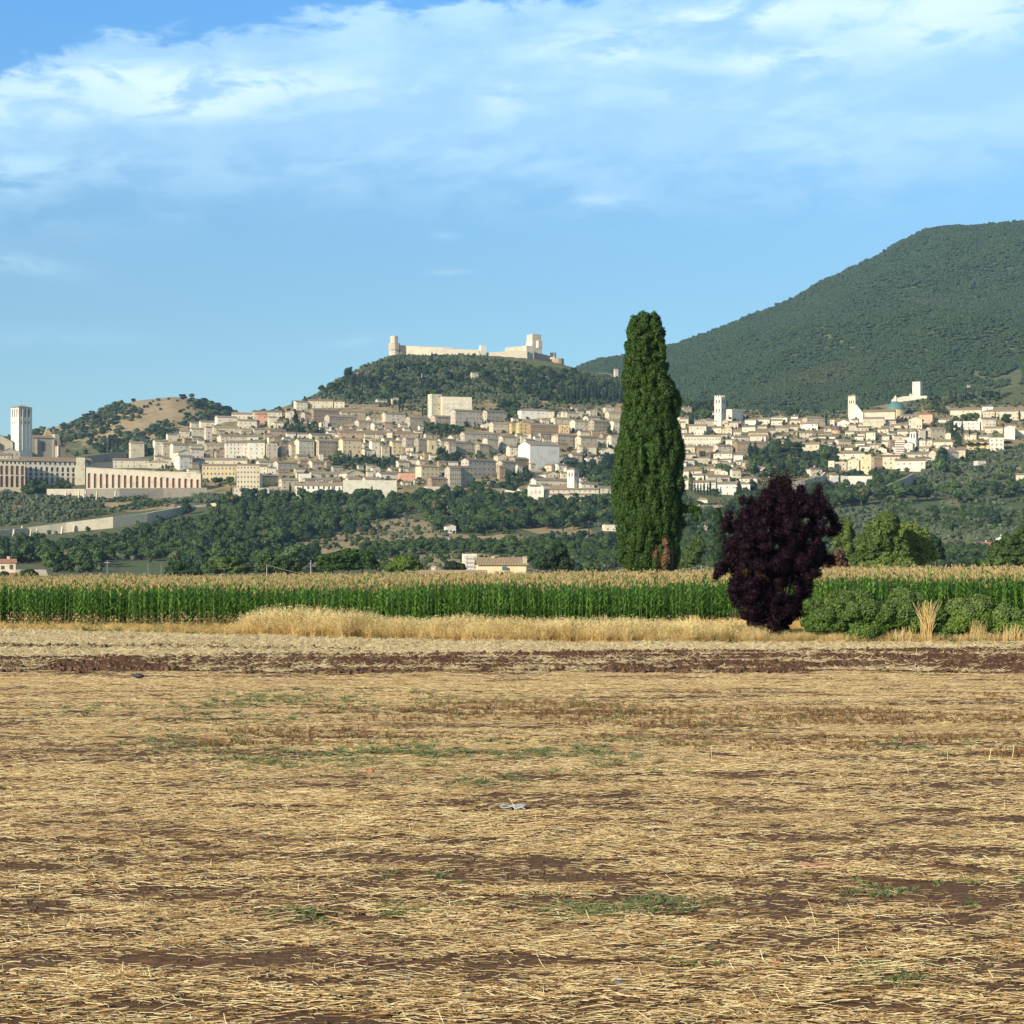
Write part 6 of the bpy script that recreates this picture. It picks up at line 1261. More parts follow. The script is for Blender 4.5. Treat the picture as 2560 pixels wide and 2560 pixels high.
y6 = lambda y: 980 + y / 6.9
rc = storeyed_arcade('arcaded_convent', 57, 214.5, 1945, 25, y6(1188), y6(1615), [(y6(1444), y6(1612), y6(1458), .54), (y6(1370), y6(1440), y6(1382), .54), (y6(1262), y6(1366), y6(1284), .52)], 13, 'long grey convent with three tiers of arches beneath the bell tower', 11, wy=y6(1245), nw=14)
storeyed_arcade('arcaded_convent', -28, 57, 1915, 16, y6(1185), y6(1640), [(y6(1430), y6(1638), y6(1440), .6), (y6(1240), y6(1425), y6(1264), .6)], 7, 'grey convent wing with two tiers of very tall arches at the picture edge', 5, col='stone', wy=y6(1235), nw=9)
house(190, 214, 1145.5, 1152, 'cream', 'f', 10, D=1965, win=0, phrase='small cream dormer block on the convent roof end', cat='dormer', chim=False)
# --- arched retaining wall
k = 1935 / F; pa = zc(1, 650, 785); pb = zc(1, 1525, 780); r = landmark('arched_wall', W3(pa[0], pa[1], 1935), -4, 'long warm cream wall with a row of nineteen tall brick arches', 'arched wall')
L = (pb[0] - pa[0]) * k / math.cos(R(4)); zt0 = (pa[1] - zc(1, 0, 632)[1]) * k; zt1 = (pa[1] - zc(1, 0, 682)[1]) * k; f = MB(); bk = MB()
crown = [(785 - (672 + (722 - 672) * i / 18)) / 3.019 * k for i in range(19)]
f.face([(0, 0, -8), (L, 0, -8), (L, 0, 0), (0, 0, 0)]); arcade(f, bk, 0, L, 0, zt0, zt1, 19, .46, 0, 1.6, 10, zf=lambda i: crown[i])
f.build('arcade', WALLS['stone'], r); bk.build('back_wall', BRICK, r); m = MB(); m.prism([(0, -8), (L, -8), (L, zt1 - .05), (0, zt0 - .05)], 1.65, 8); m.build('wall', WALLS['stone'], r)
m = MB(); m.prism([(-.3, zt0), (L + .3, zt1), (L + .3, zt1 + .5), (-.3, zt0 + .5)], -.35, 2.2); m.build('coping', WALLS['stone'], r)
def px_wall(name, pts, th, col, label, cat='wall', butt=None, cren=False, parts=None):
    """pts: (px, ytop, ybase, D)"""
    o = W3(pts[0][0], pts[0][2], pts[0][3]); r = landmark(name, o, 0, label, cat); q = []
    for (px, yt, yb, D) in pts: v = W3(px, yb, D) - o; t = W3(px, yt, D) - o; q.append((v.x, v.y, v.z - 6, t.z))
    b = MB(); wall_run(b, q, th); 
    if cren: crenel(b, q, th, 1.1)
    b.build('wall', WALLS[col], r)
    for (px, yt, yb, D) in butt or []:
        v = W3(px, yb, D) - o; t = (yb - yt) / F * D; m = MB(); m.prism([(-2.4, -5), (.6, -5), (.6, t * .9), (-.2, t * .9)], -.6, .6); ob = m.build('buttress', WALLS['stone'], r, (v.x, v.y - th / 2 - .9, v.z)); ob.rotation_euler.z = R(90 - 22)
    return r
z1 = lambda x, yt, yb: (x / 3.019, 960 + yt / 3.019, 960 + yb / 3.019)
def wp(x, yt, yb, dD=0): a, b_, c = z1(x, yt, yb); return (a, b_, c, float(inv_D(c, a)) + dD)
px_wall('garden_wall', [wp(360, 792, 862), wp(640, 792, 880), wp(900, 788, 870), wp(1230, 786, 850), wp(1560, 782, 832)], 2.5, 'grey', 'long weathered stone terrace wall below the brick arches', butt=[wp(500, 800, 875, -2), wp(600, 800, 885, -2), wp(650, 800, 880, -2), wp(735, 800, 885, -2), wp(830, 800, 868, -2), wp(875, 800, 872, -2), wp(960, 830, 862, -2)])
px_wall('aqueduct_wall', [wp(-120, 1112, 1165), wp(200, 1085, 1135), wp(500, 1046, 1108), wp(850, 1002, 1082), wp(1100, 975, 1052), wp(1345, 930, 1000), wp(1355, 922, 995), wp(1452, 920, 950), wp(1560, 908, 940), wp(1752, 876, 935)], 3.0, 'stone', 'long sloping pink-grey stone wall with buttresses climbing the hillside',
        butt=[wp(x, a, c, -2) for x, a, c in ((50, 1092, 1150), (110, 1090, 1150), (172, 1065, 1125), (240, 1090, 1135), (285, 1085, 1130), (375, 1062, 1105), (475, 1072, 1112), (565, 1062, 1102), (650, 1060, 1080), (755, 1036, 1082), (800, 1036, 1075), (890, 1018, 1072), (985, 1015, 1052), (1050, 1005, 1040))])
px_wall('boundary_wall', [(*zc(1, 600, 552), zc(1, 0, 588)[1], 2190), (*zc(1, 900, 512), zc(1, 0, 560)[1], 2230), (*zc(1, 950, 508), zc(1, 0, 548)[1], 2240)], 1.5, 'grey', 'dark grey wall running up behind the convent roof')
px_wall('boundary_wall', [(*zc(1, 645, 592), zc(1, 0, 640)[1], 2010), (*zc(1, 850, 590), zc(1, 0, 640)[1], 2030)], 1.2, 'grey', 'short grey stone wall above the first brick arches')
px_wall('terrace_wall', [(*zc(1, 940, 650), zc(1, 0, 670)[1], 2000), (*zc(1, 1480, 668), zc(1, 0, 700)[1], 1990)], 1.2, 'stone', 'low stone terrace wall above the brick arches')
px_wall('town_wall', [(1262, 1224, 1240, 1880), (1302, 1230, 1244, 1875)], 1.2, 'stone', 'short stone wall beside the wood below the town')
px_wall('retaining_wall', [(1965, 1207, 1222, 1890), (2010, 1200, 1212, 1900), (2052, 1190, 1208, 1920), (2062, 1180, 1200, 1930)], 2, 'stone', 'rising stone retaining wall behind the purple tree')
px_wall('retaining_wall', [(2075, 1188, 1200, 1950), (2120, 1190, 1196, 1955), (2180, 1190, 1197, 1955)], 2, 'pale', 'low pale wall under the crenellated cream palace')
px_wall('field_wall', [(2215, 1215, 1235, 1860), (2235, 1205, 1215, 1890), (2262, 1195, 1203, 1915), (2285, 1182, 1190, 1940)], 1.4, 'grey', 'grey stone wall descending through trees from the town')
px_wall('boundary_wall', [(2318, 1000, 1010, 2560), (2400, 1006, 1014, 2530), (2560, 1012, 1020, 2500)], 1.5, 'pale', 'long pale wall on the terraces right of the square castle tower')
px_wall('boundary_wall', [(*zc(4, 300, 1270), zc(4, 0, 1290)[1], 1800), (*zc(4, 340, 1262), zc(4, 0, 1290)[1], 1800)], 1, 'pale', 'bit of pale wall beside the great cypress')
# --- the castle on the hill
CD = 2835; o = W3(1150, 895, CD); cs = landmark('castle', o, 0, 'ruined hilltop castle with long curtain walls, towers and a square keep', 'castle'); k = CD / F
def cpart(name, pts, th, col='stone', cren=False, D=CD):
    q = []
    for (i, x, yt, yb, dD) in pts: px, y0 = zc(i, x, yt); _, y1 = zc(i, x, yb); v = W3(px, y1, D + dD) - o; t = W3(px, y0, D + dD) - o; q.append((v.x, v.y, v.z - 9, t.z))
    b = MB(); wall_run(b, q, th); 
    if cren: crenel(b, q, th, .9, 2.6)
    b.build(name, WALLS[col], cs)
def cbox(name, i, x0, x1, yt, yb, dD, rot, col='stone', tp=0, nsides=4):
    px0, y0 = zc(i, x0, yt); px1, y1 = zc(i, x1, yb); D = CD + dD; Wd = (px1 - px0) / F * D; v = W3((px0 + px1) / 2, y1, D + Wd / 2) - o; H = (y1 - y0) / F * D; b = MB()
    if nsides == 4: s = Wd / (abs(math.cos(R(rot))) + abs(math.sin(R(rot)))) / 2; b.box(-s, s, -s, s, -8, H)
    else: lathe(b, [(Wd / 2 * 1.03, -8), (Wd / 2, H * .5), (Wd / 2, H), (.01, H + .01)], nsides)
    ob = b.build(name, WALLS[col], cs, v, R(rot)); return ob
cbox('tower', 2, 1305, 1386, 182, 268, 0, 12, 'stone', nsides=8); cbox('tower_top', 2, 1316, 1372, 122, 184, 3, 12, 'stone', nsides=8); cbox('machicolation', 2, 1302, 1389, 176, 186, -1, 12, 'stone', nsides=8)
cpart('curtain_wall', [(2, 1384, 192, 265, 6), (2, 1400, 190, 270, 8), (2, 1455, 196, 272, 20)], 3, 'grey'); cpart('curtain_wall', [(2, 1430, 196, 272, 14), (2, 1600, 204, 250, 5), (2, 1800, 214, 262, 0), (3, 130, 338, 372, -4), (3, 420, 350, 390, -6)], 2.5, 'stone', True)
cbox('tower', 3, 415, 470, 314, 388, -8, 20, 'pale'); cpart('curtain_wall', [(3, 468, 368, 388, 0), (3, 620, 358, 408, -4), (3, 780, 352, 425, -8)], 2.5, 'stone')
cpart('curtain_wall', [(3, 612, 332, 372, 14), (3, 780, 318, 372, 10)], 3, 'pale', True); cbox('keep', 3, 770, 892, 282, 378, 22, 32, 'pale'); cbox('keep_top', 3, 775, 884, 232, 284, 24, 32, 'stone'); cbox('machicolation', 3, 846, 893, 278, 290, 10, 32, 'stone')
cbox('tower', 3, 742, 830, 318, 425, -6, 28, 'stone'); cpart('curtain_wall', [(3, 806, 366, 432, -2), (3, 880, 376, 434, 22), (3, 965, 398, 436, 40)], 3, 'grey'); cbox('ruined_tower', 3, 950, 1000, 368, 412, 30, 20, 'stone', nsides=8); cbox('bastion', 3, 960, 1056, 414, 470, 20, 0, 'brown', nsides=14)
px_wall('outer_castle_wall', [(*zc(3, 1250, 528), zc(3, 0, 560)[1], 2790), (*zc(3, 1360, 526), zc(3, 0, 560)[1], 2810), (*zc(3, 1430, 540), zc(3, 0, 575)[1], 2830)], 2, 'stone', 'low ruined wall running down from the castle toward the great cypress', cren=True)
tower(*(zc(3, x, 0)[0] for x in (1432, 1466)), zc(3, 0, 502)[1], zc(3, 0, 570)[1], 2820, 20, 'stone', 'small ruined watchtower at the end of the outer castle wall', [], 'crenel', name='watchtower', cat='watchtower')
# --- other towers and churches
def tw(i, x0, x1, yt, yb, rot, col, label, wins, cap='hip', D=None, **kw):
    p0, y0 = zc(i, x0, yt); p1, y1 = zc(i, x1, yb); ry = float(np.interp((p0 + p1) / 2, RX, RY)); return tower(p0, p1, y0, y1, D or float(inv_D(max(y1, ry + 2))), rot, col, label, wins, cap, **kw)
tw(4, 612, 732, 392, 692, -38, 'white', 'white battlemented bell tower rising from the middle of the town', [(.78, 2, 1.5, 4.4), (.48, 2, 1.3, 4.0)], 'crenel', bands=(.42, .70, .90))
tw(5, 230, 338, 348, 578, -35, 'pale', 'cathedral bell tower with a low roof beside a pointed facade', [(.68, 3, 1.3, 3.6)], 'hip', bands=(.5, .64), roofpx=4)
tw(3, 1080, 1165, 1250, 1388, -32, 'white', 'small white bell tower above the abbey church', [(.62, 2, 1.3, 4.0)], 'hip', roofpx=4)
tw(5, 825, 912, 690, 835, -30, 'white', 'slender white bell tower amid the eastern town roofs', [(.55, 2, 1.4, 5.0)], 'hip', roofpx=4)
tw(2, 1592, 1664, 905, 1037, 16, 'yellow', 'narrow yellow tower with one arched window in the terraces', [(.45, 1, 1.6, 4.5)], 'hip', roofpx=3, name='tower', cat='tower')
tw(5, 850, 958, 212, 360, -30, 'pale', 'blank square stone tower standing on the small upper castle', [], 'flat', D=2560, name='castle_tower', cat='tower')
tw(4, 1805, 1880, 1075, 1175, -15, 'cream', 'plain square tower house at the town edge near the palace', [], 'flat', name='tower_house', cat='tower')
k = 2540 / F; r = landmark('small_castle', W3(*zc(5, 655, 440), 2540), -8, 'small pale upper castle with blank walls under a square tower', 'castle'); L = (992 - 655) / 3.864 * k
b = MB(); b.prism([(0, -8), (L * .52, -8), (L * .52, 92 / 3.864 * k), (L * .3, 86 / 3.864 * k), (L * .02, 64 / 3.864 * k), (0, 60 / 3.864 * k)], 0, 14); b.build('wall', WALLS['pale'], r); b = MB(); b.box(L * .522, L, -3, 18, -8, 88 / 3.864 * k); b.build('bastion', WALLS['pale'], r)
m = MB(); m.box(L * .5, L * .52 + 1.6, -.8, 1.2, 92 / 3.864 * k, 110 / 3.864 * k); m.build('turret', WALLS['pale'], r)
# cathedral: facade, nave, dome
D = float(inv_D(zc(5, 0, 605)[1])); k = D / F / 3.864; r = landmark('cathedral', W3(*zc(5, 245, 605), D), -14, 'cathedral with a pointed pale facade and a long tiled nave', 'church'); f = 1 / math.cos(R(14))
b = MB(); b.prism([(0, -8), (128 * k * f, -8), (128 * k * f, 90 * k), (62 * k * f, 175 * k), (0, 70 * k)], 0, 1.6); b.build('facade', WALLS['white'], r); b = MB(); b.box(100 * k, 420 * k * f, 2, 20, -8, 100 * k); b.build('nave', WALLS['cream'], r)
m = MB(); m.face([(100 * k, 1, 100 * k), (421 * k * f, 1, 100 * k), (421 * k * f, 11, 128 * k), (100 * k, 11, 128 * k)]); m.face([(100 * k, 11, 128 * k), (421 * k * f, 11, 128 * k), (421 * k * f, 21, 100 * k), (100 * k, 21, 100 * k)]); m.build('roof', ROOF_T, r)
add_win(r, 62 * k * f, 0, 30 * k, 0, 3, 3, DARKREC, True, 'door')
D = float(inv_D(zc(5, 0, 560)[1])) + 12; k = D / F / 3.864; r = landmark('domed_church', W3(*zc(5, 690, 545), D), 0, 'church drum with a large green copper dome and white lantern', 'dome')
b = MB(); lathe(b, [(88 * k, -10), (88 * k, 64 * k), (86 * k, 66 * k), (.1, 66 * k)], 16); b.build('drum', WALLS['yellow'], r); m = MB(); lathe(m, [(91 * k, 62 * k), (91 * k, 68 * k), (84 * k, 88 * k), (66 * k, 115 * k), (42 * k, 136 * k), (16 * k, 146 * k)], 24); m.build('dome', DOME_G, r, smooth=False)
m = MB(); lathe(m, [(20 * k, 140 * k), (15 * k, 146 * k), (15 * k, 176 * k), (18 * k, 178 * k), (12 * k, 188 * k), (3 * k, 196 * k), (.01, 210 * k)], 10); m.build('lantern', WALLS['white'], r)
D = float(inv_D(zc(5, 0, 720)[1])); k = D / F / 3.864; r = landmark('domed_chapel', W3(*zc(5, 120, 720), D + 5), 0, 'round ochre chapel with a low purple dome among roofs', 'chapel'); b = MB(); lathe(b, [(48 * k, -10), (48 * k, 38 * k), (.1, 38 * k)], 14); b.build('drum', WALLS['ochre'], r); m = MB(); lathe(m, [(50 * k, 38 * k), (46 * k, 58 * k), (30 * k, 76 * k), (8 * k, 85 * k), (.01, 90 * k)], 16); m.build('dome', DOME_P, r)
r = house(*(v for v in (zc(5, 1732, 0)[0], zc(5, 1850, 0)[0], zc(5, 0, 628)[1], zc(5, 0, 780)[1])), 'white', 'y', -12, win=0, phrase=None, cat='church', name='church', depth=1.0, chim=False); REG.pop(); tag(r, 'white church with a plain pointed facade near the umbrella pines', 'church')
add_win(r, 0, -r.children[0].dimensions.y * 0, 0, 0, .1, .1) if False else None
house(zc(5, 1845, 0)[0], zc(5, 1990, 0)[0], zc(5, 0, 655)[1], zc(5, 0, 760)[1], 'cream', 'x', -12, phrase='long white church nave wing at the picture edge', cat='church')
# large white church in the middle of the town
r = house(*(zc(3, 712, 0)[0], zc(3, 1022, 0)[0], zc(3, 0, 1030)[1], zc(3, 0, 1262)[1]), 'white', 'x', 32, win=0, name='church', depth=.62, chim=False); REG.pop(); tag(r, 'tall white church block with a big blank gabled end', 'church')
for kx in (-.3, .05, .3): add_win(r, kx * 24, -8.05, 14, 0, 1.6, 5, DARKREC, True)
# abbey church
pA = zc(3, 782, 1512); D = float(inv_D(pA[1])); k = D / F / 3.019; r = landmark('abbey_church', W3(*pA, D), -6, 'abbey church with a square pale facade and long buttressed stone side', 'church')
b = MB(); b.box(0, 122 * k, 0, 3, -6, 132 * k); b.build('facade', WALLS['white'], r); b = MB(); b.box(122 * k + .01, 535 * k, 6, 24, -6, 112 * k); b.box(160 * k, 535 * k, 2, 5.99, -6, 72 * k)
for i in range(8): x = (175 + i * 46) * k; b.box(x - .35, x + .35, 1.2, 1.99, -6, 64 * k)
b.build('side_wall', WALLS['stone'], r)
m = MB(); m.face([(122 * k, 5, 111 * k), (537 * k, 5, 111 * k), (537 * k, 15, 128 * k), (122 * k, 15, 128 * k)]); m.face([(158 * k, 1, 71 * k), (537 * k, 1, 71 * k), (537 * k, 6.2, 84 * k), (158 * k, 6.2, 84 * k)]); m.face([(122 * k, 15, 128 * k), (537 * k, 15, 128 * k), (537 * k, 25, 111 * k), (122 * k, 25, 111 * k)]); m.build('roof', ROOF, r)
for x, y in ((30, 78), (60, 78), (92, 78)): add_win(r, x * k, 0, y * k, 0, 2.2, 3.2, WALLS['stone'], True)
add_win(r, 60 * k, 0, 4 * k, 0, 2.4, 4.2, DARKREC, True, 'door')
for i in range(9): add_win(r, (190 + i * 40) * k, 6, 92 * k, 0, .8, 1.6, DARKREC)
# other big buildings built as houses with their own look
def big(i, x0, x1, yt, yb, col, st, rot, phrase, cat, name='building', **kw):
    a, b_ = zc(i, x0, yt); c, d = zc(i, x1, yb); r = house(a, c, b_, d, col, st, rot, name=name, **kw); REG.pop(); tag(r, phrase, cat); return r
big(2, 590, 955, 1226, 1362, 'white', 'x', 8, 'white hotel with three rows of balconied dark windows above the wood', 'hotel', nwin=9, depth=.3, wsize=(1.5, 2.6), chim=True)
r = big(2, 1690, 1932, 582, 742, 'cream', 'f', 14, 'tall cream hotel with stepped white balconies on the upper slope', 'hotel', depth=.35, nwin=0, win=0)
for s in range(4):
    for c in range(5): m = MB(); m.box(-1.9, 1.9, -1.2, -.01, 0, .8); o_ = m.build('balcony', WHITE, r, (-12 + c * 6.2, -5.6, 3.0 + s * 5.0)); add_win(r, -12 + c * 6.2, -5.2, 3.9 + s * 5.0, 0, 2.6, 1.8)
big(2, 915, 1557, 828, 905, 'brown', 'x', 14, 'very long brown stone monastery wing under one long roof', 'monastery', nwin=16, depth=.16)
big(3, 780, 1017, 900, 1017, 'brown', 'x', 24, 'large orange-brown palace with four rows of windows', 'palace', nwin=13, depth=.25, wsize=(1.1, 1.6)); big(3, 694, 784, 900, 1012, 'ochre', 'f', 22, 'sunlit left side of the orange-brown palace, light put into its ochre colour', 'palace', nwin=2); big(3, 1015, 1097, 915, 977, 'ochre', 'f', 10, 'low ochre end block right of the orange-brown palace', 'palace', nwin=2)  # palace's lit left side as its own block, sunlight put into the ochre
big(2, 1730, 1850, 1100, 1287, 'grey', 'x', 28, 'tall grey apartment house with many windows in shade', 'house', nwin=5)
r = big(5, 690, 775, 770, 922, 'pink', 'f', -12, 'round striped building wrapped in white scaffolding decks', 'building', win=0, depth=.8)
for s in range(8): m = MB(); m.box(-5.2, 5.2, -5.6, 5.4, 0, .7); m.build('scaffold_deck', WHITE, r, (0, 0, 1.0 + s * 1.9))
gt = big(2, 620, 722, 1165, 1227, 'pale', 'f', 12, 'pale fortified town gate with battlements', 'town gate', name='gate', win=0)
# --- close buildings beyond the corn
def near_house(px0, px1, yt, yb, D, col, st, rot, label, cat='farmhouse', roofm=ROOF_NEAR, **kw): r = house(px0, px1, yt, yb, col, st, rot, D=D, roofm=roofm, **kw); REG.pop(); tag(r, label, cat); return r
r = near_house(1190, 1316, 1393, 1446, 450, 'yellow', 'x', 5, 'pale farmhouse with a brown tiled roof and two chimneys beyond the corn', nwin=1, win=0, depth=.62, name='farmhouse', chim=False)
dm_ = r.children[0].data; xs = [v.co.x for v in dm_.vertices]; ys = [v.co.y for v in dm_.vertices]; zs_ = [v.co.z for v in dm_.vertices]; kk = 450 / F
m = MB(); m.box(-.55, .55, -.1, .1, 0, .95); wdw = m.build('window', GLASS, r, ((1258 - 1253) * kk, min(ys) - .02, (1446 - 1427) * kk)); m = MB(); m.box(-.7, .7, -.16, .1, -.12, -.002); m.build('sill', WHITE, wdw)
for cxp, top, w_ in ((1232, 1386, .32), (1310, 1388, .42)):
    m = MB(); m.box(-w_, w_, -w_, w_, 0, (1412 - top) * kk * .8); m.box(-w_ - .1, w_ + .1, -w_ - .1, w_ + .1, (1412 - top) * kk * .8 + .002, (1412 - top) * kk * .8 + .15); m.build('chimney', WALLS['stone'], r, ((cxp - 1253) * kk, -.3 if cxp < 1300 else min(ys) + .8, (1446 - 1412) * kk))
near_house(1050, 1214, 1425, 1450, 440, 'yellow', 'x', 0, 'long low farm annex with a tiled roof before the farmhouse', 'barn', name='barn', win=0, depth=.4, chim=True)
r = near_house(1155, 1192, 1390, 1442, 620, 'pale', 'f', 12, 'white building wrapped in scaffolding behind the farmhouse', 'building', name='building', win=0, depth=.8, chim=False)
for s in range(5): m = MB(); m.box(-2.6, 2.6, -2.6, -2.3, 0, .12); m.build('scaffold_deck', METAL, r, (0, 0, 1.1 + s * 1.25))
for s in (-2.4, 0, 2.4): m = MB(); m.tube([(s, -2.5, 0), (s, -2.5, 7.2)], [.05, .05], 6); m.build('scaffold_pole', METAL, r)
near_house(-8, 42, 1397, 1432, 700, 'cream', 'x', 16, 'two-storey cream farmhouse at the picture edge among dark trees', roofm=ROOF_R, name='farmhouse', nwin=2)
near_house(36, 118, 1424, 1450, 520, 'cream', 'x', 22, 'long low cream shed with a sheet roof left of the poles', 'shed', roofm=WALLS['stone'], name='shed', win=0, chim=False)
near_house(-30, 38, 1432, 1450, 500, 'pink', 'x', 4, 'low pinkish shed roof at the picture edge', 'shed', roofm=ROOF_R, name='shed', win=0, chim=False)
# poles and wires
def pole(px, yt, D, label, cross=False, mat=POLE, rr=.075):
    x = (px - CX) / F * D; z0 = float(hill_z(x, D)); zt = EYE + (HY - yt) / F * D - z0; b = MB(); b.tube([(0, 0, -.3), (0, 0, zt)], [rr, rr * .7], 8)
    if cross: b.box(-.7, .7, -.06, .06, zt - .7, zt - .55)
    o_ = b.build('utility_pole', mat, None, (x, D, z0)); tag(o_, label, 'utility pole'); return Vector((x, D, z0 + zt))
q0 = pole(268, 1400, 520, 'thin grey pole with a crossbar before the woodland', True)
q1 = pole(667, 1412, 262, 'shorter concrete pole carrying the wire left of the stone pine'); q2 = pole(777, 1400, 300, 'taller concrete pole beside the stone pine'); q3 = pole(1753, 1414, 240, 'concrete pole between the cypress and the purple tree'); q4 = pole(2285, 1408, 232, 'thin pole with a sagging wire above the far corn'); 
pole(370, 1406, 800, 'distant slim lamp post by the roadside', False, METAL); pole(403, 1410, 800, 'distant blue and white road sign post', False, METAL)
def wire(a, b_, sag, label, r=.015):
    m = MB(); pts = [a.lerp(b_, t) - Vector((0, 0, sag * 4 * t * (1 - t))) for t in np.linspace(0, 1, 16)]; m.tube(pts, [r] * 16, 5); o_ = m.build('power_line', METAL); tag(o_, label, 'power line')
wire(W3(115, 1436, 235), q1, .35, 'sagging wire crossing in front of the woodland to the shorter pole'); wire(q1, W3(1060, 1438, 250), 1.2, 'wire falling from the shorter pole toward the farm annex'); wire(W3(1316, 1420, 330), W3(1540, 1433, 230), .3, 'thin wire leaving the farmhouse toward the cypress'); wire(W3(1690, 1424, 240), q3, .1, 'short wire from the cypress foot to the pole'); wire(q3, W3(1795, 1420, 235), .1, 'short wire running from the pole behind the purple tree'); wire(q4, W3(2225, 1417, 225), .1, 'pale wire above the corn below the yellow-green pines', .02)
# stakes in the verge
random.seed(3)
for i, (px, yt, yb) in enumerate([(857, 1510, 1550), (984, 1550, 1575), (1066, 1535, 1570), (1145, 1530, 1575), (1225, 1530, 1580), (1400, 1535, 1585), (1498, 1530, 1580), (1602, 1540, 1585), (1830, 1510, 1594), (1805, 1540, 1580)]):
    D = 106.5 + max(0, (1500 - px) / 1500 * 14) ; x = (px - CX) / F * D; z0 = float(hill_z(x, D)); zt = EYE + (HY - yt) / F * D - z0; b = MB(); b.tube([(0, 0, -.2), (random.uniform(-.04, .04), 0, zt * .5), (random.uniform(-.06, .06) + (.35 if px == 1805 else 0), 0, max(zt, .8))], [.028, .024, .02], 6); o_ = b.build('stake', BARK, None, (x, D, z0))
    tag(o_, ['tall dark stake at the start of the tall dry grass', 'short rusty stake in low dry grass', 'dark stake standing between the two grass clumps before the farm annex', 'dark slim stake in the grass below the farmhouse', 'dark stake right below the farmhouse chimney', 'dark stake in the verge below the holm oak', 'dark stake beside the pale feathery grass clump', 'dark stake below the great cypress', 'tall upright dark stake next to the purple tree', 'leaning dark stake left of the purple tree'][i], 'stake', 'stakes along the field edge')
# crow
D = EYE * F / (1700 - HY); x = (347 - CX) / F * D; b = MB(); lathe(b, [(.01, -.2), (.05, -.17), (.085, -.06), (.09, .05), (.06, .14), (.045, .17), (.05, .2), (.04, .24), (.012, .265)], 10)
vv = [(z + .0, y * .8, .11 + x_ + max(z - .1, 0) * .45) for x_, y, z in b.v]; b.v = vv; b.box(-.36, -.15, -.035, .035, .085, .10)
cr = b.build('crow', plain('crow_black', (.02, .02, .024), .5, .1), None, (x, D, float(field_z(x, D)) + .03), R(170), True); tag(cr, 'black crow with a pale side standing on the ploughed edge', 'bird')
m = MB(); m.tube([(.25, 0, .19), (.32, 0, .175)], [.014, .004], 6); m.build('beak', plain('beak_dark', (.04, .04, .04), .4), cr)
for s in (-.03, .03): m = MB(); m.tube([(0, s, .06), (.01, s, -.03)], [.008, .006], 5); m.build('leg', BARK, cr)
# litter and stones
def patch(name, px, py, w_, d_, h, mat, label, cat, seed):
    random.seed(seed); D = EYE * F / (py - HY); x = (px - CX) / F * D; b = MB(); n = 7; base = 0
    for j in range(4):
        for i in range(n): b.v.append((w_ * (i / (n - 1) - .5) * random.uniform(.85, 1.1), d_ * (j / 3 - .5), h * random.uniform(.15, 1)))
    for j in range(3):
        for i in range(n - 1): b.f.append((j * n + i, j * n + i + 1, (j + 1) * n + i + 1, (j + 1) * n + i)); b.m.append(0)
    o_ = b.build(name, mat, None, (x, D, float(field_z(x, D)) + .02)); md = o_.modifiers.new('thick', 'SOLIDIFY'); md.thickness = .012; tag(o_, label, cat)
patch('plastic_sheet', 1280, 2022, .42, .28, .06, plain('plastic_grey', (.46, .46, .44), .4), 'torn grey-white plastic sheet lying in the middle of the field', 'litter', 1)
patch('plastic_scrap', 925, 1935, .12, .1, .05, plain('plastic_orange', (.75, .16, .05), .5), 'tiny orange-red scrap in the straw', 'litter', 2)
patch('plastic_strip', 2040, 2170, .36, .12, .04, plain('plastic_pink', (.6, .22, .18), .5), 'faint pink plastic strip in the straw', 'litter', 3)
def stone(px, py, s, mat, label, seed, flat=.6):
    D = EYE * F / (py - HY); x = (px - CX) / F * D; V, Q, M, L = clod(seed); me = fast_mesh('stone', V * s * np.array([1.4, 1, flat]), Q); me.materials.append(mat); o_ = obj('stone', me, None, (x, D, float(field_z(x, D)) + .02)); tag(o_, label, 'stone')
stone(1552, 2465, .05, plain('stone_dark', (.10, .11, .13), .6), 'dark blue-grey stone in the straw', 31); stone(1945, 2420, .05, plain('terracotta', (.42, .17, .10), .8), 'terracotta coloured stone near the lower edge', 32, .9); stone(1980, 2425, .03, bpy.data.materials['terracotta'], 'smaller terracotta shard beside the larger one', 33)
stone(1640, 1915, .09, plain('stone_brown', (.12, .09, .07), .8), 'dark brown lump at the end of the weed line', 34, .8)
# field cross on the hill and hillside signs
m = MB(); m.tube([(0, 0, -1), (0, 0, 12)], [.35, .25], 6); p = hill_pt(*zc(2, 1553, 468)); o_ = m.build('obelisk', WHITE, None, p); tag(o_, 'slim white marker post on the wooded castle slope', 'marker')
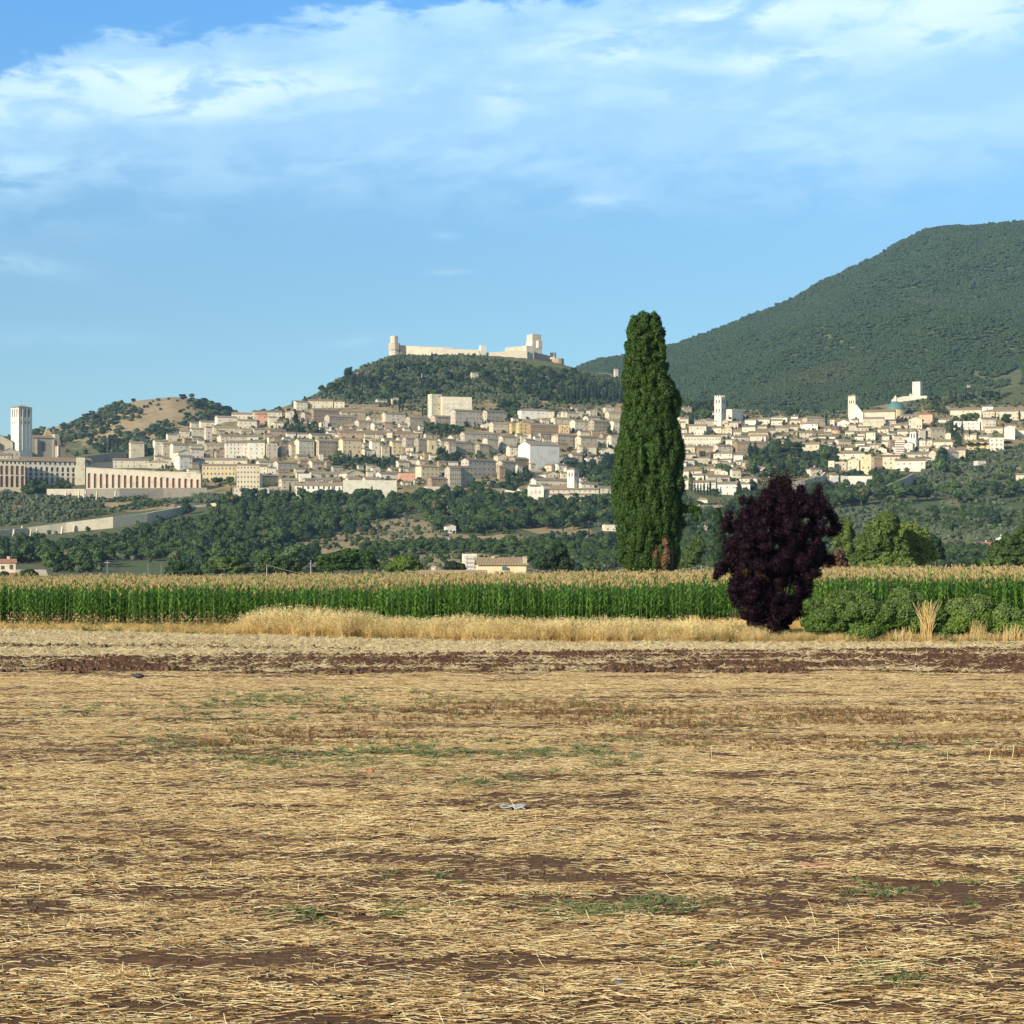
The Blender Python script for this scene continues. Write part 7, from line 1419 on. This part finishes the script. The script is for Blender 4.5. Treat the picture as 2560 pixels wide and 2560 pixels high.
# ------------------------------------------------------------------ labels: each one says which
LM = [('the tall basilica bell tower', 54, 1075), ('the arcaded convent', 140, 1190), ('the brick-arched wall', 360, 1190), ('the sloping buttressed wall', 250, 1310), ('the cream hotel', 610, 1190), ('the balconied white hotel', 795, 1228), ('the long blank wall', 925, 1228),
      ('the long brown monastery', 950, 1088), ('the tall cream hotel', 1130, 1020), ('the orange-brown palace', 1358, 1078), ('the big white church', 1350, 1140), ('the abbey church', 1405, 1240), ('the castle wall', 1100, 890), ('the castle keep', 1335, 880), ('the great cypress', 1620, 1100), ('the battlemented bell tower', 1800, 1030),
      ('the town gate', 762, 1195), ('the yellow arched tower', 1079, 1120), ('the striped scaffolded building', 2250, 1118), ('the slender white tower', 2284, 1098), ('the cathedral facade', 2140, 1040), ('the green copper dome', 2240, 1030), ('the square castle tower', 2294, 975), ('the purple-domed chapel', 2090, 1078),
      ('the plain-fronted church', 2520, 1085), ('the crenellated palace', 2150, 1165), ('the hilltop watchtower', 1540, 935), ('the cream hipped villa', 1770, 1275), ('the pink house', 2318, 1045), ('the purple tree', 1940, 1350), ('the tiled farmhouse', 1253, 1415), ('the white hillside house', 1125, 1325), ('the tan bare hill', 420, 1020), ('the long pale hall', 1756, 1100), ('the yellow-green pines', 2230, 1340), ('the stone pine', 865, 1395), ('the western town edge', 430, 1130), ('the upper town edge', 780, 1015)]
ORD = ['first', 'second', 'third', 'fourth', 'fifth', 'sixth', 'seventh', 'eighth', 'ninth', 'tenth', 'eleventh', 'twelfth', 'thirteenth', 'fourteenth', 'fifteenth', 'sixteenth', 'seventeenth', 'eighteenth', 'nineteenth', 'twentieth']
def where(px, py):
    n, x, y = min(LM, key=lambda l: math.hypot(px - l[1], (py - l[2]) * 1.3)); dx, dy = px - x, py - y; d = math.hypot(dx, dy)
    far = '' if d < 60 else 'further '
    if abs(dx) > abs(dy) * 1.6: rel = far + ('right of' if dx > 0 else 'left of')
    elif abs(dy) > abs(dx) * 1.6: rel = far + ('below' if dy > 0 else 'above')
    else: rel = ('below-' if dy > 0 else 'above-') + ('right of' if dx > 0 else 'left of')
    return rel + ' ' + n
groups = {}
for (r, px, py, ph, cat, kd, hh) in REG:
    if px is None: continue
    if ph is None:
        ph = KIND[kd]['label']
        if kd in 'bd' : ph = ('large ' if hh > 15 else 'small ' if hh < 7 else '') + ph
        elif kd == 'c': ph = ('tall ' if hh > 17 else 'short ' if hh < 10 else '') + ph
    groups.setdefault(ph + '|' + where(px, py), []).append((r, px, py, cat, kd))
for key, lst in groups.items():
    ph, wh = key.split('|'); lst.sort(key=lambda t: t[1]); n = len(lst)
    for i, (r, px, py, cat, kd) in enumerate(lst):
        lab = f'{ph} {wh}' if n == 1 else f'{ORD[min(i, 19)]} {ph} from left of {n if n > 9 else ["", "", "two", "three", "four", "five", "six", "seven", "eight", "nine"][n]}, {wh}'
        w_ = lab.replace('further ', '').split() if len(lab.split()) > 16 else lab.split()
        tag(r, ' '.join(w_), cat, 'houses of the hill town' if kd == 'house' and cat == 'house' else KIND[kd]['group'] if kd in KIND else None)

# ------------------------------------------------------------------ the air
hz = bpy.data.materials.new('haze_air'); hz.use_nodes = True; t = NT(hz.node_tree); t.n.clear(); out = t.node('ShaderNodeOutputMaterial'); pv = t.node('ShaderNodeVolumePrincipled')
pv.inputs['Color'].default_value = (.50, .72, 1.0, 1); pv.inputs['Density'].default_value = HAZE; pv.inputs['Anisotropy'].default_value = 0.3
t.l.new(pv.outputs[0], out.inputs['Volume'])
b = MB(); b.box(-4200, 5200, -400, 8200, -62, 1100); o_ = b.build('haze', hz); tag(o_, 'thin blue summer haze over the plain and hills', None, None, 'stuff')
